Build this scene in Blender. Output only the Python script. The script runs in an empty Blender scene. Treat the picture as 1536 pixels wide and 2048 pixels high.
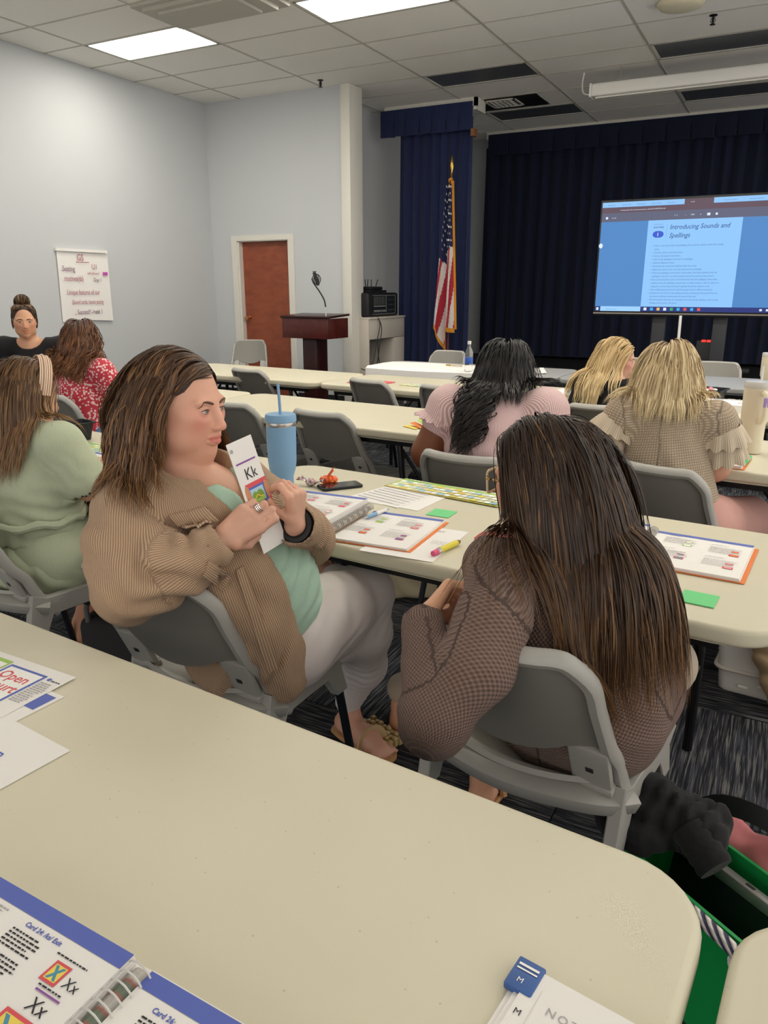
import bpy, bmesh, math, random
import numpy as np
from mathutils import Vector, Matrix
S = bpy.context.scene
C = S.collection
R = math.radians
rng = np.random.default_rng(7)
random.seed(7)
# ---------------------------------------------------------------- camera
CZ = 1.42
cam_d = bpy.data.cameras.new('camera'); cam = bpy.data.objects.new('camera', cam_d); C.objects.link(cam)
cam_d.sensor_fit = 'VERTICAL'; cam_d.sensor_height = 36.0; cam_d.lens = 36.0 * 1497 / 2048
cam.location = (0, 0, CZ)
cam.rotation_euler = (math.pi / 2 - math.atan2(445, 1497), 0, R(27.8))
cam_d.clip_start = 0.02
S.camera = cam
# ---------------------------------------------------------------- world, exposure, lamps of the ceiling fixtures
w = bpy.data.worlds.new('ambient_fill'); S.world = w; w.use_nodes = True
w.node_tree.nodes['Background'].inputs[0].default_value = (1.0, 0.96, 0.91, 1)
w.node_tree.nodes['Background'].inputs[1].default_value = 1.5  # added ambient fill, let in by leaving out right and front walls
S.view_settings.view_transform = 'Standard'; S.view_settings.look = 'None'
S.view_settings.exposure = 0.0; S.view_settings.gamma = 1.0; S.view_settings.use_curve_mapping = False
CEIL = 3.70
GX = [-1.578 + 1.2175 * k for k in range(-5, 6)]
GY = [-3.78, -3.17, -2.56, -1.95, -1.34, -0.73, -0.12, 0.49, 1.10, 1.71, 2.32, 2.93, 3.54, 4.15, 4.76, 5.36, 5.955, 6.55, 7.17, 7.83, 8.50, 9.07, 9.80, 10.53, 11.14, 11.75, 12.3]
LIT = [(ix, iy) for ix in (1, 3, 5, 7, 9) for iy in (4, 8, 12, 16)]
LC = (1.0, 0.955, 0.87)
# the fixtures' own diffusers give the rest of the light: see ceiling_light below (strength LAMP)
LAMP = {4: 0.8, 8: 2.8, 12: 17.5, 16: 21.0}
# ---------------------------------------------------------------- helpers
def lin(c):
    if isinstance(c, str): c = [int(c[i:i + 2], 16) / 255 for i in (0, 2, 4)]
    return tuple(x / 12.92 if x <= 0.04045 else ((x + 0.055) / 1.055) ** 2.4 for x in c)
class NT:
    def __init__(s, name):
        s.m = bpy.data.materials.new(name); s.m.use_nodes = True; s.t = s.m.node_tree; s.b = s.t.nodes['Principled BSDF']
    def n(s, typ, **kw):
        x = s.t.nodes.new('ShaderNode' + typ)
        for k, v in kw.items():
            if k in x.inputs.keys(): x.inputs[k].default_value = v
            else: setattr(x, k, v)
        return x
    def l(s, a, b): s.t.links.new(a, b)
    def coord(s, kind='Object', scale=(1, 1, 1), rot=(0, 0, 0)):
        t = s.n('TexCoord'); m = s.n('Mapping'); s.l(t.outputs[kind], m.inputs[0]); m.inputs['Scale'].default_value = scale; m.inputs['Rotation'].default_value = rot
        return m.outputs[0]
    def attr(s, name): return s.n('Attribute', attribute_name=name).outputs
    def math(s, op, a, b=None, clamp=False):
        x = s.n('Math', operation=op, use_clamp=clamp)
        for i, v in enumerate((a, b)):
            if v is None: continue
            if isinstance(v, (int, float)): x.inputs[i].default_value = v
            else: s.l(v, x.inputs[i])
        return x.outputs[0]
    def mix(s, fac, a, b, mode='MIX'):
        x = s.n('Mix', data_type='RGBA', blend_type=mode)
        for i, v in ((0, fac), (6, a), (7, b)):
            if isinstance(v, (int, float)): x.inputs[i].default_value = v
            elif isinstance(v, (tuple, list, str)): x.inputs[i].default_value = (*(lin(v) if isinstance(v, str) else v[:3]), 1)
            else: s.l(v, x.inputs[i])
        return x.outputs[2]
    def ramp(s, fac, stops):
        x = s.n('ValToRGB'); e = x.color_ramp.elements
        while len(e) < len(stops): e.new(0.5)
        for q, (p, c) in zip(e, stops): q.position = p; q.color = (*lin(c), 1)
        s.l(fac, x.inputs[0]); return x.outputs[0]
    def noise(s, vec, scale, detail=3, rough=0.55):
        x = s.n('TexNoise', Scale=scale, Detail=detail, Roughness=rough); s.l(vec, x.inputs['Vector']); return x.outputs[0]
    def color(s, sock): s.l(sock, s.b.inputs['Base Color'])
    def bump(s, h, strength=0.3, dist=0.002):
        x = s.n('Bump', Strength=strength, Distance=dist); s.l(h, x.inputs['Height']); s.l(x.outputs[0], s.b.inputs['Normal'])
MATS = {}
def mat(name, col='808080', rough=0.6, metal=0.0, var=0.06, scale=14.0, spec=0.4, emit=None, estr=1.0, bump=0.0, bscale=None, coat=0.0):
    if name in MATS: return MATS[name]
    N = NT(name); b = N.b
    b.inputs['Roughness'].default_value = rough; b.inputs['Metallic'].default_value = metal; b.inputs['Specular IOR Level'].default_value = spec
    b.inputs['Coat Weight'].default_value = coat
    v = N.coord('Object'); c = lin(col)
    if var > 0:
        f = N.noise(v, scale)
        lo = tuple(max(0, x * (1 - var)) for x in c); hi = tuple(min(1, x * (1 + var)) for x in c)
        N.color(N.mix(f, lo, hi))
    else: b.inputs['Base Color'].default_value = (*c, 1)
    if bump > 0: N.bump(N.noise(v, bscale or scale * 8), bump)
    if emit: b.inputs['Emission Color'].default_value = (*lin(emit), 1); b.inputs['Emission Strength'].default_value = estr
    MATS[name] = N.m; return N.m
def link(name, me, m=None, parent=None):
    o = bpy.data.objects.new(name, me); C.objects.link(o)
    if m is not None:
        for x in (m if isinstance(m, (list, tuple)) else [m]): me.materials.append(x)
    if parent is not None: o.parent = parent
    return o
def tag(o, label=None, cat=None, group=None, kind=None):
    if label: o['label'] = label
    if cat: o['category'] = cat
    if group: o['group'] = group
    if kind: o['kind'] = kind
    return o
def thing(name, label, cat, loc=(0, 0, 0), rz=0.0, group=None):
    o = bpy.data.objects.new(name, None); o.empty_display_size = 0.05; C.objects.link(o); o.location = loc; o.rotation_euler = (0, 0, rz)
    return tag(o, label, cat, group)
def copy_tree(o, parent=None):
    c = o.copy(); C.objects.link(c)
    if parent is not None: c.parent = parent
    for ch in list(o.children): copy_tree(ch, c)
    return c
def rotm(v_from, v_to):
    return np.array(Vector(v_from).rotation_difference(Vector(v_to)).to_matrix())
class MB:
    """collects shapes, links them as one mesh object"""
    def __init__(s): s.v = []; s.f = []; s.m = []; s.nv = 0; s.mi = 0; s.T = None
    def add(s, vs, fs):
        vs = np.asarray(vs, float)
        if s.T is not None: vs = vs @ s.T[:3, :3].T + s.T[:3, 3]
        s.v.append(vs); s.f += [tuple(i + s.nv for i in f) for f in fs]; s.m += [s.mi] * len(fs); s.nv += len(vs); return s
    def box(s, x0, x1, y0, y1, z0, z1):
        v = [(x, y, z) for z in (z0, z1) for y in (y0, y1) for x in (x0, x1)]
        return s.add(v, [(0, 2, 3, 1), (4, 5, 7, 6), (0, 1, 5, 4), (1, 3, 7, 5), (3, 2, 6, 7), (2, 0, 4, 6)])
    def rbox(s, x0, x1, y0, y1, z0, z1, r=0.004, seg=2):
        b = bmesh.new(); bmesh.ops.create_cube(b, size=1)
        for q in b.verts: q.co = Vector(((x0 + x1) / 2 + q.co.x * (x1 - x0), (y0 + y1) / 2 + q.co.y * (y1 - y0), (z0 + z1) / 2 + q.co.z * (z1 - z0)))
        bmesh.ops.bevel(b, geom=b.edges[:], offset=r, segments=seg, profile=0.5, affect='EDGES')
        b.verts.index_update(); s.add([q.co[:] for q in b.verts], [[q.index for q in f.verts] for f in b.faces]); b.free(); return s
    def prism(s, pts, z0, z1, r=0.0, seg=3):
        """closed outline pts (ccw) extruded in z with rounded rims of radius r"""
        pts = np.asarray(pts, float); n = len(pts)
        nx = np.roll(pts, -1, 0) - np.roll(pts, 1, 0); nrm = np.stack([nx[:, 1], -nx[:, 0]], 1); nrm /= np.linalg.norm(nrm, axis=1)[:, None] + 1e-12
        rings = []
        if r > 0:
            for k in range(seg + 1): a = math.pi / 2 * k / seg; rings.append((r * (1 - math.sin(a)), z0 + r * (1 - math.cos(a))))
            for k in range(seg + 1): a = math.pi / 2 * k / seg; rings.append((r * (1 - math.cos(a)), z1 - r * (1 - math.sin(a))))
        else: rings = [(0, z0), (0, z1)]
        vs = []
        for off, z in rings: q = pts - nrm * off; vs += [(x, y, z) for x, y in q]
        fs = [tuple(range(n - 1, -1, -1)), tuple(range((len(rings) - 1) * n, len(rings) * n))]
        for k in range(len(rings) - 1):
            for i in range(n): j = (i + 1) % n; fs.append((k * n + i, k * n + j, (k + 1) * n + j, (k + 1) * n + i))
        return s.add(vs, fs)
    def tube(s, path, r, n=8, cap=True, closed=False, squash=None, prof=None):
        """round (or prof: list of 2-D points) section swept along a path; r a number or one per point"""
        P = np.asarray(path, float); m = len(P); rr = np.full(m, r) if np.isscalar(r) else np.asarray(r, float)
        T = np.gradient(P, axis=0) if not closed else np.roll(P, -1, 0) - np.roll(P, 1, 0)
        T /= np.linalg.norm(T, axis=1)[:, None] + 1e-12
        up = np.array([0, 0, 1.0]) if abs(T[0][2]) < 0.9 else np.array([1.0, 0, 0])
        if squash is not None and len(np.shape(squash)) and len(squash) == 3: up = np.asarray(squash, float)
        a = np.cross(up, T[0]); a /= np.linalg.norm(a); vs = []
        sec = [(math.cos(2 * math.pi * k / n), math.sin(2 * math.pi * k / n)) for k in range(n)] if prof is None else prof; n = len(sec)
        for i in range(m):
            a = a - T[i] * np.dot(a, T[i]); a /= np.linalg.norm(a) + 1e-12; b = np.cross(T[i], a)
            for cx, cy in sec: vs.append(P[i] + rr[i] * (a * cx + b * cy))
        fs = []
        for i in range(m if closed else m - 1):
            i2 = (i + 1) % m
            for k in range(n): k2 = (k + 1) % n; fs.append((i * n + k, i * n + k2, i2 * n + k2, i2 * n + k))
        if cap and not closed: fs += [tuple(range(n - 1, -1, -1)), tuple(range((m - 1) * n, m * n))]
        return s.add(vs, fs)
    def lathe(s, prof, n=24, c=(0, 0, 0)):
        vs = []; fs = []; m = len(prof)
        for r_, z in prof:
            for k in range(n): a = 2 * math.pi * k / n; vs.append((c[0] + r_ * math.cos(a), c[1] + r_ * math.sin(a), c[2] + z))
        for i in range(m - 1):
            for k in range(n): k2 = (k + 1) % n; fs.append((i * n + k, i * n + k2, (i + 1) * n + k2, (i + 1) * n + k))
        if prof[0][0] > 1e-6: fs.append(tuple(range(n - 1, -1, -1)))
        if prof[-1][0] > 1e-6: fs.append(tuple(range((m - 1) * n, m * n)))
        return s.add(vs, fs)
    def grid(s, pts, th=None):
        """pts[i][j] -> quads; th: thickness along the surface normal (solid sheet)"""
        P = np.asarray(pts, float); a, b = P.shape[:2]
        def idx(i, j, o=0): return o + i * b + j
        fs = [(idx(i, j), idx(i + 1, j), idx(i + 1, j + 1), idx(i, j + 1)) for i in range(a - 1) for j in range(b - 1)]
        if th is None: return s.add(P.reshape(-1, 3), fs)
        nr = np.cross(np.gradient(P, axis=0), np.gradient(P, axis=1)); nr /= np.linalg.norm(nr, axis=2)[..., None] + 1e-12
        Q = P - nr * th; o = a * b
        fs += [(idx(i, j + 1, o), idx(i + 1, j + 1, o), idx(i + 1, j, o), idx(i, j, o)) for i in range(a - 1) for j in range(b - 1)]
        ring = [(i, 0) for i in range(a)] + [(a - 1, j) for j in range(1, b)] + [(i, b - 1) for i in range(a - 2, -1, -1)] + [(0, j) for j in range(b - 2, 0, -1)]
        for q in range(len(ring)):
            i, j = ring[q]; i2, j2 = ring[(q + 1) % len(ring)]; fs.append((idx(i2, j2), idx(i, j), idx(i, j, o), idx(i2, j2, o)))
        return s.add(np.concatenate([P.reshape(-1, 3), Q.reshape(-1, 3)]), fs)
    def mesh(s, name, off=(0, 0, 0), smooth=35):
        me = bpy.data.meshes.new(name); V = np.concatenate(s.v) - np.asarray(off)
        me.from_pydata(V.tolist(), [], s.f); me.polygons.foreach_set('material_index', s.m)
        if smooth:
            me.shade_smooth(); me.set_sharp_from_angle(angle=R(smooth))
        else: me.shade_flat()
        me.update(); return me
    def build(s, name, m, parent=None, off=None, smooth=35):
        if off is None: off = (0, 0, 0)
        return link(name, s.mesh(name, off, smooth), m, parent)
def rrect(x0, x1, y0, y1, r, n=6):
    out = []
    for cx, cy, a0 in ((x1 - r, y0 + r, -90), (x1 - r, y1 - r, 0), (x0 + r, y1 - r, 90), (x0 + r, y0 + r, 180)):
        for k in range(n + 1): a = R(a0 + 90 * k / n); out.append((cx + r * math.cos(a), cy + r * math.sin(a)))
    return out
def frame(o, x, y, z=None):
    """4x4 from origin o, x axis, y axis"""
    x = np.asarray(x, float); x /= np.linalg.norm(x); y = np.asarray(y, float); y = y - x * np.dot(x, y); y /= np.linalg.norm(y)
    M = np.eye(4); M[:3, 0] = x; M[:3, 1] = y; M[:3, 2] = np.cross(x, y); M[:3, 3] = o; return M
def spline(P, n=8):
    """Catmull-Rom through points"""
    P = np.asarray(P, float); Q = np.concatenate([[2 * P[0] - P[1]], P, [2 * P[-1] - P[-2]]]); out = []
    for i in range(1, len(Q) - 2):
        for k in range(n):
            t = k / n; a, b, c, d = Q[i - 1:i + 3]
            out.append(0.5 * (2 * b + (c - a) * t + (2 * a - 5 * b + 4 * c - d) * t * t + (3 * b - a - 3 * c + d) * t ** 3))
    out.append(P[-1]); return np.array(out)
FONT = bpy.data.curves.new('lettering_source', 'FONT')
def text_mesh(txt, size, italic=False, extrude=0.0, align='LEFT', bold=0.0, spacing=1.0, width=1.0):
    c = bpy.data.curves.new('lettering', 'FONT'); c.body = txt; c.size = size; c.align_x = align; c.extrude = extrude; c.offset = bold; c.space_character = spacing; c.resolution_u = 2
    if italic: c.shear = 0.25
    o = bpy.data.objects.new('tmp', c); C.objects.link(o); dg = bpy.context.evaluated_depsgraph_get()
    me = bpy.data.meshes.new_from_object(o.evaluated_get(dg)); bpy.data.objects.remove(o); bpy.data.curves.remove(c)
    V = np.zeros(len(me.vertices) * 3); me.vertices.foreach_get('co', V); V = V.reshape(-1, 3); V[:, 0] *= width
    F = [tuple(p.vertices) for p in me.polygons]; bpy.data.meshes.remove(me); return V, F
def put_text(mb, txt, size, x, y, z=0.0, rot=0.0, **kw):
    V, F = text_mesh(txt, size, **kw)
    if len(V) == 0: return
    c, s_ = math.cos(rot), math.sin(rot)
    V = np.stack([x + V[:, 0] * c - V[:, 1] * s_, y + V[:, 0] * s_ + V[:, 1] * c, z + V[:, 2]], 1); mb.add(V, F)
# ---------------------------------------------------------------- materials of the setting
M_wall = mat('painted_wall', 'c1c4c6', 0.75, var=0.015, scale=1.5, bump=0.05, bscale=60)
M_trim = mat('white_trim', 'd8d5cc', 0.5, var=0.02)
M_tile = mat('ceiling_tile', 'f2efe8', 0.9, var=0.03, scale=40, bump=0.25, bscale=160)
M_grid = mat('ceiling_grid', 'b9b5ab', 0.6, var=0.02)
M_black = mat('black_plastic', '17181a', 0.5, var=0.1)
M_dark = mat('dark_floor', '101114', 0.6)
M_blackm = mat('black_steel', '141619', 0.38, metal=0.3, var=0.1)
M_white = mat('white_plastic', 'e6e4df', 0.45, var=0.02)
M_paper = mat('paper', 'e9e6e2', 0.8, var=0.012, scale=4)
M_chrome = mat('chrome', 'c8c8c8', 0.2, metal=1.0, var=0.0)
M_brass = mat('polished_brass', 'c9a04f', 0.25, metal=1.0, var=0.05)
M_copper = mat('copper_knob', 'c98a5e', 0.25, metal=1.0, var=0.05)
M_blue = mat('print_blue', '5666b4', 0.6, var=0.02)
M_red = mat('print_red', 'd4525a', 0.6, var=0.05)
M_pink = mat('print_pink', 'e5989c', 0.6, var=0.05)
M_orange = mat('orange_card', 'e07a35', 0.6, var=0.03)
M_green = mat('print_green', '9dc15a', 0.6, var=0.05)
M_ink = mat('black_ink', '2a2a30', 0.7, var=0.0)
M_grayink = mat('grey_ink', 'a9a7a8', 0.8, var=0.0)
M_lightink = mat('pale_ink', 'cfccca', 0.8, var=0.0)
def wood(name, a, b, scale=(6, 6, 1.2), rough=0.35):
    N = NT(name); v = N.coord('Object', scale); n1 = N.noise(v, 2.2, 4, 0.65)
    n2 = N.noise(N.coord('Object', (60, 60, 3)), 3.0, 2)
    N.color(N.mix(N.math('MULTIPLY', n2, 0.35), N.ramp(n1, [(0.3, a), (0.7, b)]), a)); N.b.inputs['Roughness'].default_value = rough
    return N.m
M_door = wood('stained_birch', '7c3c26', '9c5335', (2.2, 2.2, 5.0), 0.4)
M_podium = wood('mahogany', '3d1512', '5d251d', (5, 5, 5), 0.3)
# ---------------------------------------------------------------- room shell
def struct(name, mb, m, parent=None, smooth=35): return tag(mb.build(name, m, parent, smooth=smooth), kind=None if parent else 'structure')
XL, XR, YF, YB, YS = -7.02, 4.4, -4.2, 8.37, 12.35
struct('wall_left', MB().box(XL - .12, XL, YF, YB + .2, 0, CEIL + .05), M_wall)
wb = MB()
wb.box(XL, -6.64, YB, YB + .14, 0, CEIL + .05); wb.box(-6.64, -5.745, YB, YB + .14, 2.045, CEIL + .05); wb.box(-5.745, -4.97, YB, YB + .14, 0, CEIL + .05)
struct('wall_back', wb, M_wall)
struct('wall_stage_left', MB().box(-5.46, -5.34, YB + .14, YS, 0, CEIL + .05), M_wall)
struct('wall_stage_back', MB().box(-5.46, XR, YS, YS + .12, 0, CEIL + .05), M_wall)
struct('trim_1', MB().rbox(-4.975, -4.85, YB - .03, YB + .27, 0, CEIL - .004, .004), M_trim)
struct('baseboard_back', MB().box(XL, -6.69, YB - .012, YB, 0, .1).box(-5.70, -4.975, YB - .012, YB, 0, .1), M_black)
struct('baseboard_left', MB().box(XL, XL + .012, YF, YB - .012, 0, .1), M_black)
# door: jamb and casing, slab, knob
dr = tag(MB().box(-6.69, -6.60, YB - .02, YB + .05, 0, 2.095).box(-5.785, -5.70, YB - .02, YB + .05, 0, 2.095).box(-6.60, -5.785, YB - .02, YB + .05, 2.03, 2.095)
         .box(-6.62, -6.575, YB - .005, YB + .12, 0, 2.05).box(-5.80, -5.76, YB - .005, YB + .12, 0, 2.05).box(-6.6, -5.78, YB - .005, YB + .12, 2.02, 2.05).build('door_1', M_trim, smooth=0),
         'white door casing around the reddish brown wooden door at the back', kind='structure')
MB().box(-6.573, -5.802, YB + .07, YB + .11, 0.01, 2.018).build('door_slab', M_door, dr, smooth=0)
k = MB(); k.T = frame((-6.51, YB + .07, 1.05), (1, 0, 0), (0, 0, 1)); k.lathe([(.032, 0), (.034, .006), (.012, .012), (.012, .03), (.026, .04), (.031, .055), (.026, .068), (.0, .073)], 20); k.build('door_knob', M_copper, dr)
# ---------------------------------------------------------------- floor of carpet tiles
def carpet(name, base, streak, light):
    N = NT(name); oi = N.n('ObjectInfo'); tc = N.n('TexCoord'); ad = N.n('VectorMath', operation='ADD'); N.l(tc.outputs['Object'], ad.inputs[0]); sc = N.n('VectorMath', operation='SCALE'); sc.inputs[0].default_value = (7.3, 3.1, 0); N.l(oi.outputs['Random'], sc.inputs['Scale']); N.l(sc.outputs[0], ad.inputs[1])
    def streaks(sx, sy, scale):
        m = N.n('Mapping'); N.l(ad.outputs[0], m.inputs[0]); m.inputs['Scale'].default_value = (sx, sy, 1); return N.noise(m.outputs[0], scale, 2, 0.5)
    a = streaks(95, 3.5, 1.0); b = streaks(170, 7, 1.0); cc = streaks(22, 1.5, 1.0)
    f1 = N.ramp(a, [(0.47, '000000'), (0.68, 'ffffff')]); f2 = N.ramp(b, [(0.5, '000000'), (0.66, 'ffffff')])
    c1 = N.mix(f1, base, streak); c2 = N.mix(N.math('MULTIPLY', f2, cc), c1, light); N.color(c2)
    N.b.inputs['Roughness'].default_value = 0.95; N.b.inputs['Specular IOR Level'].default_value = 0.1
    rib = N.n('TexWave', Scale=75.0, bands_direction='X'); N.l(ad.outputs[0], rib.inputs['Vector']); N.bump(N.math('ADD', N.math('MULTIPLY', rib.outputs[0], 0.6), b), 0.6, 0.004)
    return N.m
M_carpet = carpet('carpet_tile', '1e2026', '44464e', '82817e')
fl = struct('floor', MB().box(XL - .12, XR, YF - .12, YS, -.06, -.008), mat('floor_slab', '202126', 0.95))
tm = MB().rbox(-.3035, .3035, -.3035, .3035, -.008, 0, .002, 1).mesh('carpet_tile'); tm.materials.append(M_carpet)
for j in range(0, 10):
    Y0 = 0.77 + .61 * j
    for i in range(-10, 4):
        X0 = .61 * i + .2
        if Y0 > 6 or X0 < -1.15 * Y0 - 1.4 or X0 > .04 * Y0 + .55: continue
        o = bpy.data.objects.new('carpet_tile', tm); C.objects.link(o); o.parent = fl; o.location = (X0 + .305, Y0 + .305, 0); o.rotation_euler = (0, 0, 0 if j % 2 == 0 else math.pi / 2)
tag(MB().box(XL - .1, XR, YF, .768, -.008, 0).box(XL - .1, XR, 6.87, YS, -.008, 0).box(1.6, XR, .768, 6.87, -.008, 0).build('carpet_edge', M_carpet, fl, smooth=0))
# ---------------------------------------------------------------- ceiling: slab, tiles, runners
ce = struct('ceiling', MB().box(XL - .12, XR + .12, YF - .12, YS + .12, CEIL + .03, CEIL + .1), M_tile)
special = {}
for ix, iy in LIT: special[(ix, iy)] = 'lit'
for ix, iy in ((3, 20), (5, 20), (3, 23), (5, 23)): special[(ix, iy)] = 'off'
special[(2, 15)] = 'diffuser'
tile1 = MB().rbox(-.5, .5, -.5, .5, 0, .012, .004, 1).mesh('ceiling_tile', smooth=0); tile1.materials.append(M_tile)
xs = [XL] + [x for x in GX if XL < x < XR] + [XR]
gxi = {round(x, 3): i for i, x in enumerate(GX)}
for i in range(len(xs) - 1):
    ix = next((k for k in range(len(GX) - 1) if GX[k] - 1e-6 <= (xs[i] + xs[i + 1]) / 2 <= GX[k + 1]), -1)
    for iy in range(len(GY) - 1):
        if GY[iy] < YF or (ix, iy) in special: continue
        if GY[iy] < 3.0 or xs[i] > .62 * GY[iy] - 4.2 + 2.8: continue
        sx, sy = xs[i + 1] - xs[i], GY[iy + 1] - GY[iy]
        o = bpy.data.objects.new('ceiling_tile', tile1); C.objects.link(o); o.parent = ce
        o.location = ((xs[i] + xs[i + 1]) / 2, (GY[iy] + GY[iy + 1]) / 2, CEIL); o.scale = (sx - .012, sy - .012, 1)
for x in xs[1:-1]: MB().box(x - .011, x + .011, YF, YS, CEIL - .005, CEIL + .02).build('grid_runner', M_grid, ce, smooth=0)
for y in GY[:-1]: MB().box(XL, XR, y - .009, y + .009, CEIL - .004, CEIL + .018).build('cross_runner', M_grid, ce, smooth=0)
# light fixtures
M_frame = mat('fixture_frame', 'd9d6cd', 0.5, var=0.0)
M_off = mat('unlit_lens', '55585c', 0.35, var=0.05)
def diffuser_mat(st):
    N = NT('lit_diffuser'); N.b.inputs['Base Color'].default_value = (.9, .9, .88, 1)
    tc = N.coord('Object'); wv = N.n('TexWave', Scale=2.6, bands_direction='Y'); N.l(tc, wv.inputs[0])
    N.l(N.mix(wv.outputs[0], (1.0, .955, .86), (.86, .81, .70)), N.b.inputs['Emission Color']); N.b.inputs['Emission Strength'].default_value = st; return N.m
DM = {k: diffuser_mat(v) for k, v in LAMP.items()}
LB = {(1, 16): 'lit troffer panel in the ceiling beside the left wall', (3, 16): 'lit troffer panel cut by the top edge of the picture'}
for (ix, iy), kind in special.items():
    x0, x1, y0, y1 = GX[ix] + .012, GX[ix + 1] - .012, GY[iy] + .01, GY[iy + 1] - .01
    cx, cy = (x0 + x1) / 2, (y0 + y1) / 2
    if kind in ('lit', 'off'):
        lab = LB.get((ix, iy), 'lit troffer panel of the ceiling outside the picture') if kind == 'lit' else {(3, 20): 'dark unlit troffer panel in front of the left valance', (5, 20): 'dark unlit troffer panel above the projection screen case', (3, 23): 'dark unlit troffer panel beside the ceiling grille', (5, 23): 'dark unlit troffer panel behind the projection screen case'}[(ix, iy)]
        t = thing('ceiling_light', lab, 'light', (cx, cy, CEIL), group='lit troffers' if kind == 'lit' else 'unlit troffers')
        hx, hy = (x1 - x0) / 2, (y1 - y0) / 2
        MB().box(-hx, hx, -hy, -hy + .022, -.004, .02).box(-hx, hx, hy - .022, hy, -.004, .02).box(-hx, -hx + .022, -hy, hy, -.004, .02).box(hx - .022, hx, -hy, hy, -.004, .02).build('fixture_frame', M_frame, t, smooth=0)
        MB().box(-hx + .02, hx - .02, -hy + .02, hy - .02, .001, .012).build('diffuser', DM[iy] if kind == 'lit' else M_off, t, smooth=0)
t = thing('air_grille', 'square white ceiling air grille beside the side valance', 'vent', (-3.60, 10.12, CEIL))
MB().box(-.40, .5, -.28, .34, .0, .01).build('backing_panel', M_off, t, smooth=0)
MB().box(-.2, .2, -.2, -.18, -.012, .0).box(-.2, .2, .18, .2, -.012, .0).box(-.2, -.18, -.2, .2, -.012, 0).box(.18, .2, -.2, .2, -.012, 0).build('grille_frame', M_trim, t, smooth=0)
for q in range(5): g = MB(); g.T = frame((-.12 + .06 * q, 0, -.006), (1, 0, .6), (0, 1, 0)); g.box(-.02, .02, -.17, .17, -.002, .002); g.build('louver', M_trim, t, smooth=0)
t = thing('air_diffuser', 'stepped beige ceiling air diffuser at the top edge', 'vent', ((GX[3] + GX[2]) / 2, 5.66, CEIL))
for q, (a, b, z) in enumerate(((.60, .30, 0.0), (.52, .25, -.03), (.40, .19, -.05))):
    MB().prism(rrect(-a, a, -b, b, .01), z - .03, z, 0).build('diffuser_ring', M_grid, t, smooth=0)
t = thing('ceiling_speaker', 'round beige dome fixture on the ceiling at the top edge', 'speaker', (-1.15, 7.43, CEIL))
MB().lathe([(.19, .0), (.19, -.02), (.17, -.045), (.12, -.06), (0, -.066)], 28).build('dome', mat('beige_dome', 'd9d0b4', .5), t)
MB().lathe([(.205, .0), (.205, -.012), (.185, -.014)], 28).build('trim_ring', M_trim, t)
for i, (x, y, lab) in enumerate(((-5.09, 8.106, 'small dark sprinkler head near the white corner post'), (-.946, 7.917, 'small dark sprinkler head below the round ceiling dome'))):
    t = thing('sprinkler', lab, 'sprinkler', (x, y, CEIL), group='ceiling sprinklers')
    MB().lathe([(.034, 0), (.034, -.006), (.02, -.01)], 16).build('escutcheon', M_blackm, t)
    MB().lathe([(.01, 0), (.01, -.05), (.006, -.055), (.006, -.07)], 10).tube([(.012, 0, -.02), (.02, 0, -.045), (.004, 0, -.068)], .003, 5).tube([(-.012, 0, -.02), (-.02, 0, -.045), (-.004, 0, -.068)], .003, 5).build('frame', M_blackm, t)
    MB().lathe([(0, -.07), (.024, -.071), (.024, -.074), (0, -.075)], 12).build('deflector', M_blackm, t)
# ---------------------------------------------------------------- stage
struct('trim_2', MB().box(-5.34, XR, 9.60, YS, 0, .37), M_dark)
def cloth_mat(name, a, b):
    N = NT(name); v = N.coord('Object', (30, 30, 2)); N.color(N.mix(N.noise(v, 3), a, b)); N.b.inputs['Roughness'].default_value = 0.95
    N.b.inputs['Sheen Weight'].default_value = 0.15; N.b.inputs['Specular IOR Level'].default_value = 0.1; return N.m
M_drape = cloth_mat('navy_velour', '232a48', '30395e'); M_drape_shaded = cloth_mat('shaded_navy_velour', '191d2f', '23283c')  # second velour: dimmer light on the main curtain put into a darker colour
def drape(x0, x1, y, z0, z1, per, amp, nz=6, seed=0, gather=0.0):
    n = int((x1 - x0) / per * 8) + 1; g = np.random.default_rng(seed); ph = np.cumsum(g.uniform(.6, 1.4, n)); ph = ph / ph[-1] * (x1 - x0) / per * 2 * math.pi
    X = np.linspace(x0, x1, n); P = []
    for k in range(nz + 1):
        t = k / nz; a = amp * (.55 + .45 * t)
        P.append([(x + .006 * math.sin(3.1 * p_ + 4 * t), y + a * math.sin(p_ + .5 * math.sin(2.0 * t + x * 2)) + a * .3 * math.sin(2.3 * p_), z1 + (z0 - z1) * t) for x, p_ in zip(X, ph)])
    return P
t = thing('side_curtain', 'navy stage side curtain hanging behind the flag', 'curtain', (-4.38, 9.72, 0))
m = MB(); m.grid(drape(-4.90, -3.86, 9.74, .40, 3.5, .13, .035, seed=3), .006); m.build('drape', M_drape, t, off=(-4.38, 9.72, 0), smooth=60)
def valance(x0, x1, y, z0, z1, pleat, name, parent, off, seed, m_=None):
    g = np.random.default_rng(seed); m = MB(); x = x0; top = []
    X = []; Y = []; Z = []
    while x < x1:
        w_ = pleat * g.uniform(.85, 1.15)
        for a, d in ((0, .0), (.06, -.012), (.5, -.02), (.9, -.014), (.96, .018), (1.0, .02)): X.append(min(x + a * w_, x1)); Y.append(d); Z.append(g.uniform(-.006, .006))
        x += w_
    P = []
    for k in range(6):
        t_ = k / 5; P.append([(xx, y + d * min(1, max(0.0, (t_ - .15) * 1.6)), z1 + (z0 + zz - z1) * t_) for xx, d, zz in zip(X, Y, Z)])
    m.grid(P, .006); return m.build(name, m_ or M_drape, parent, off=off, smooth=40)
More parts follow.
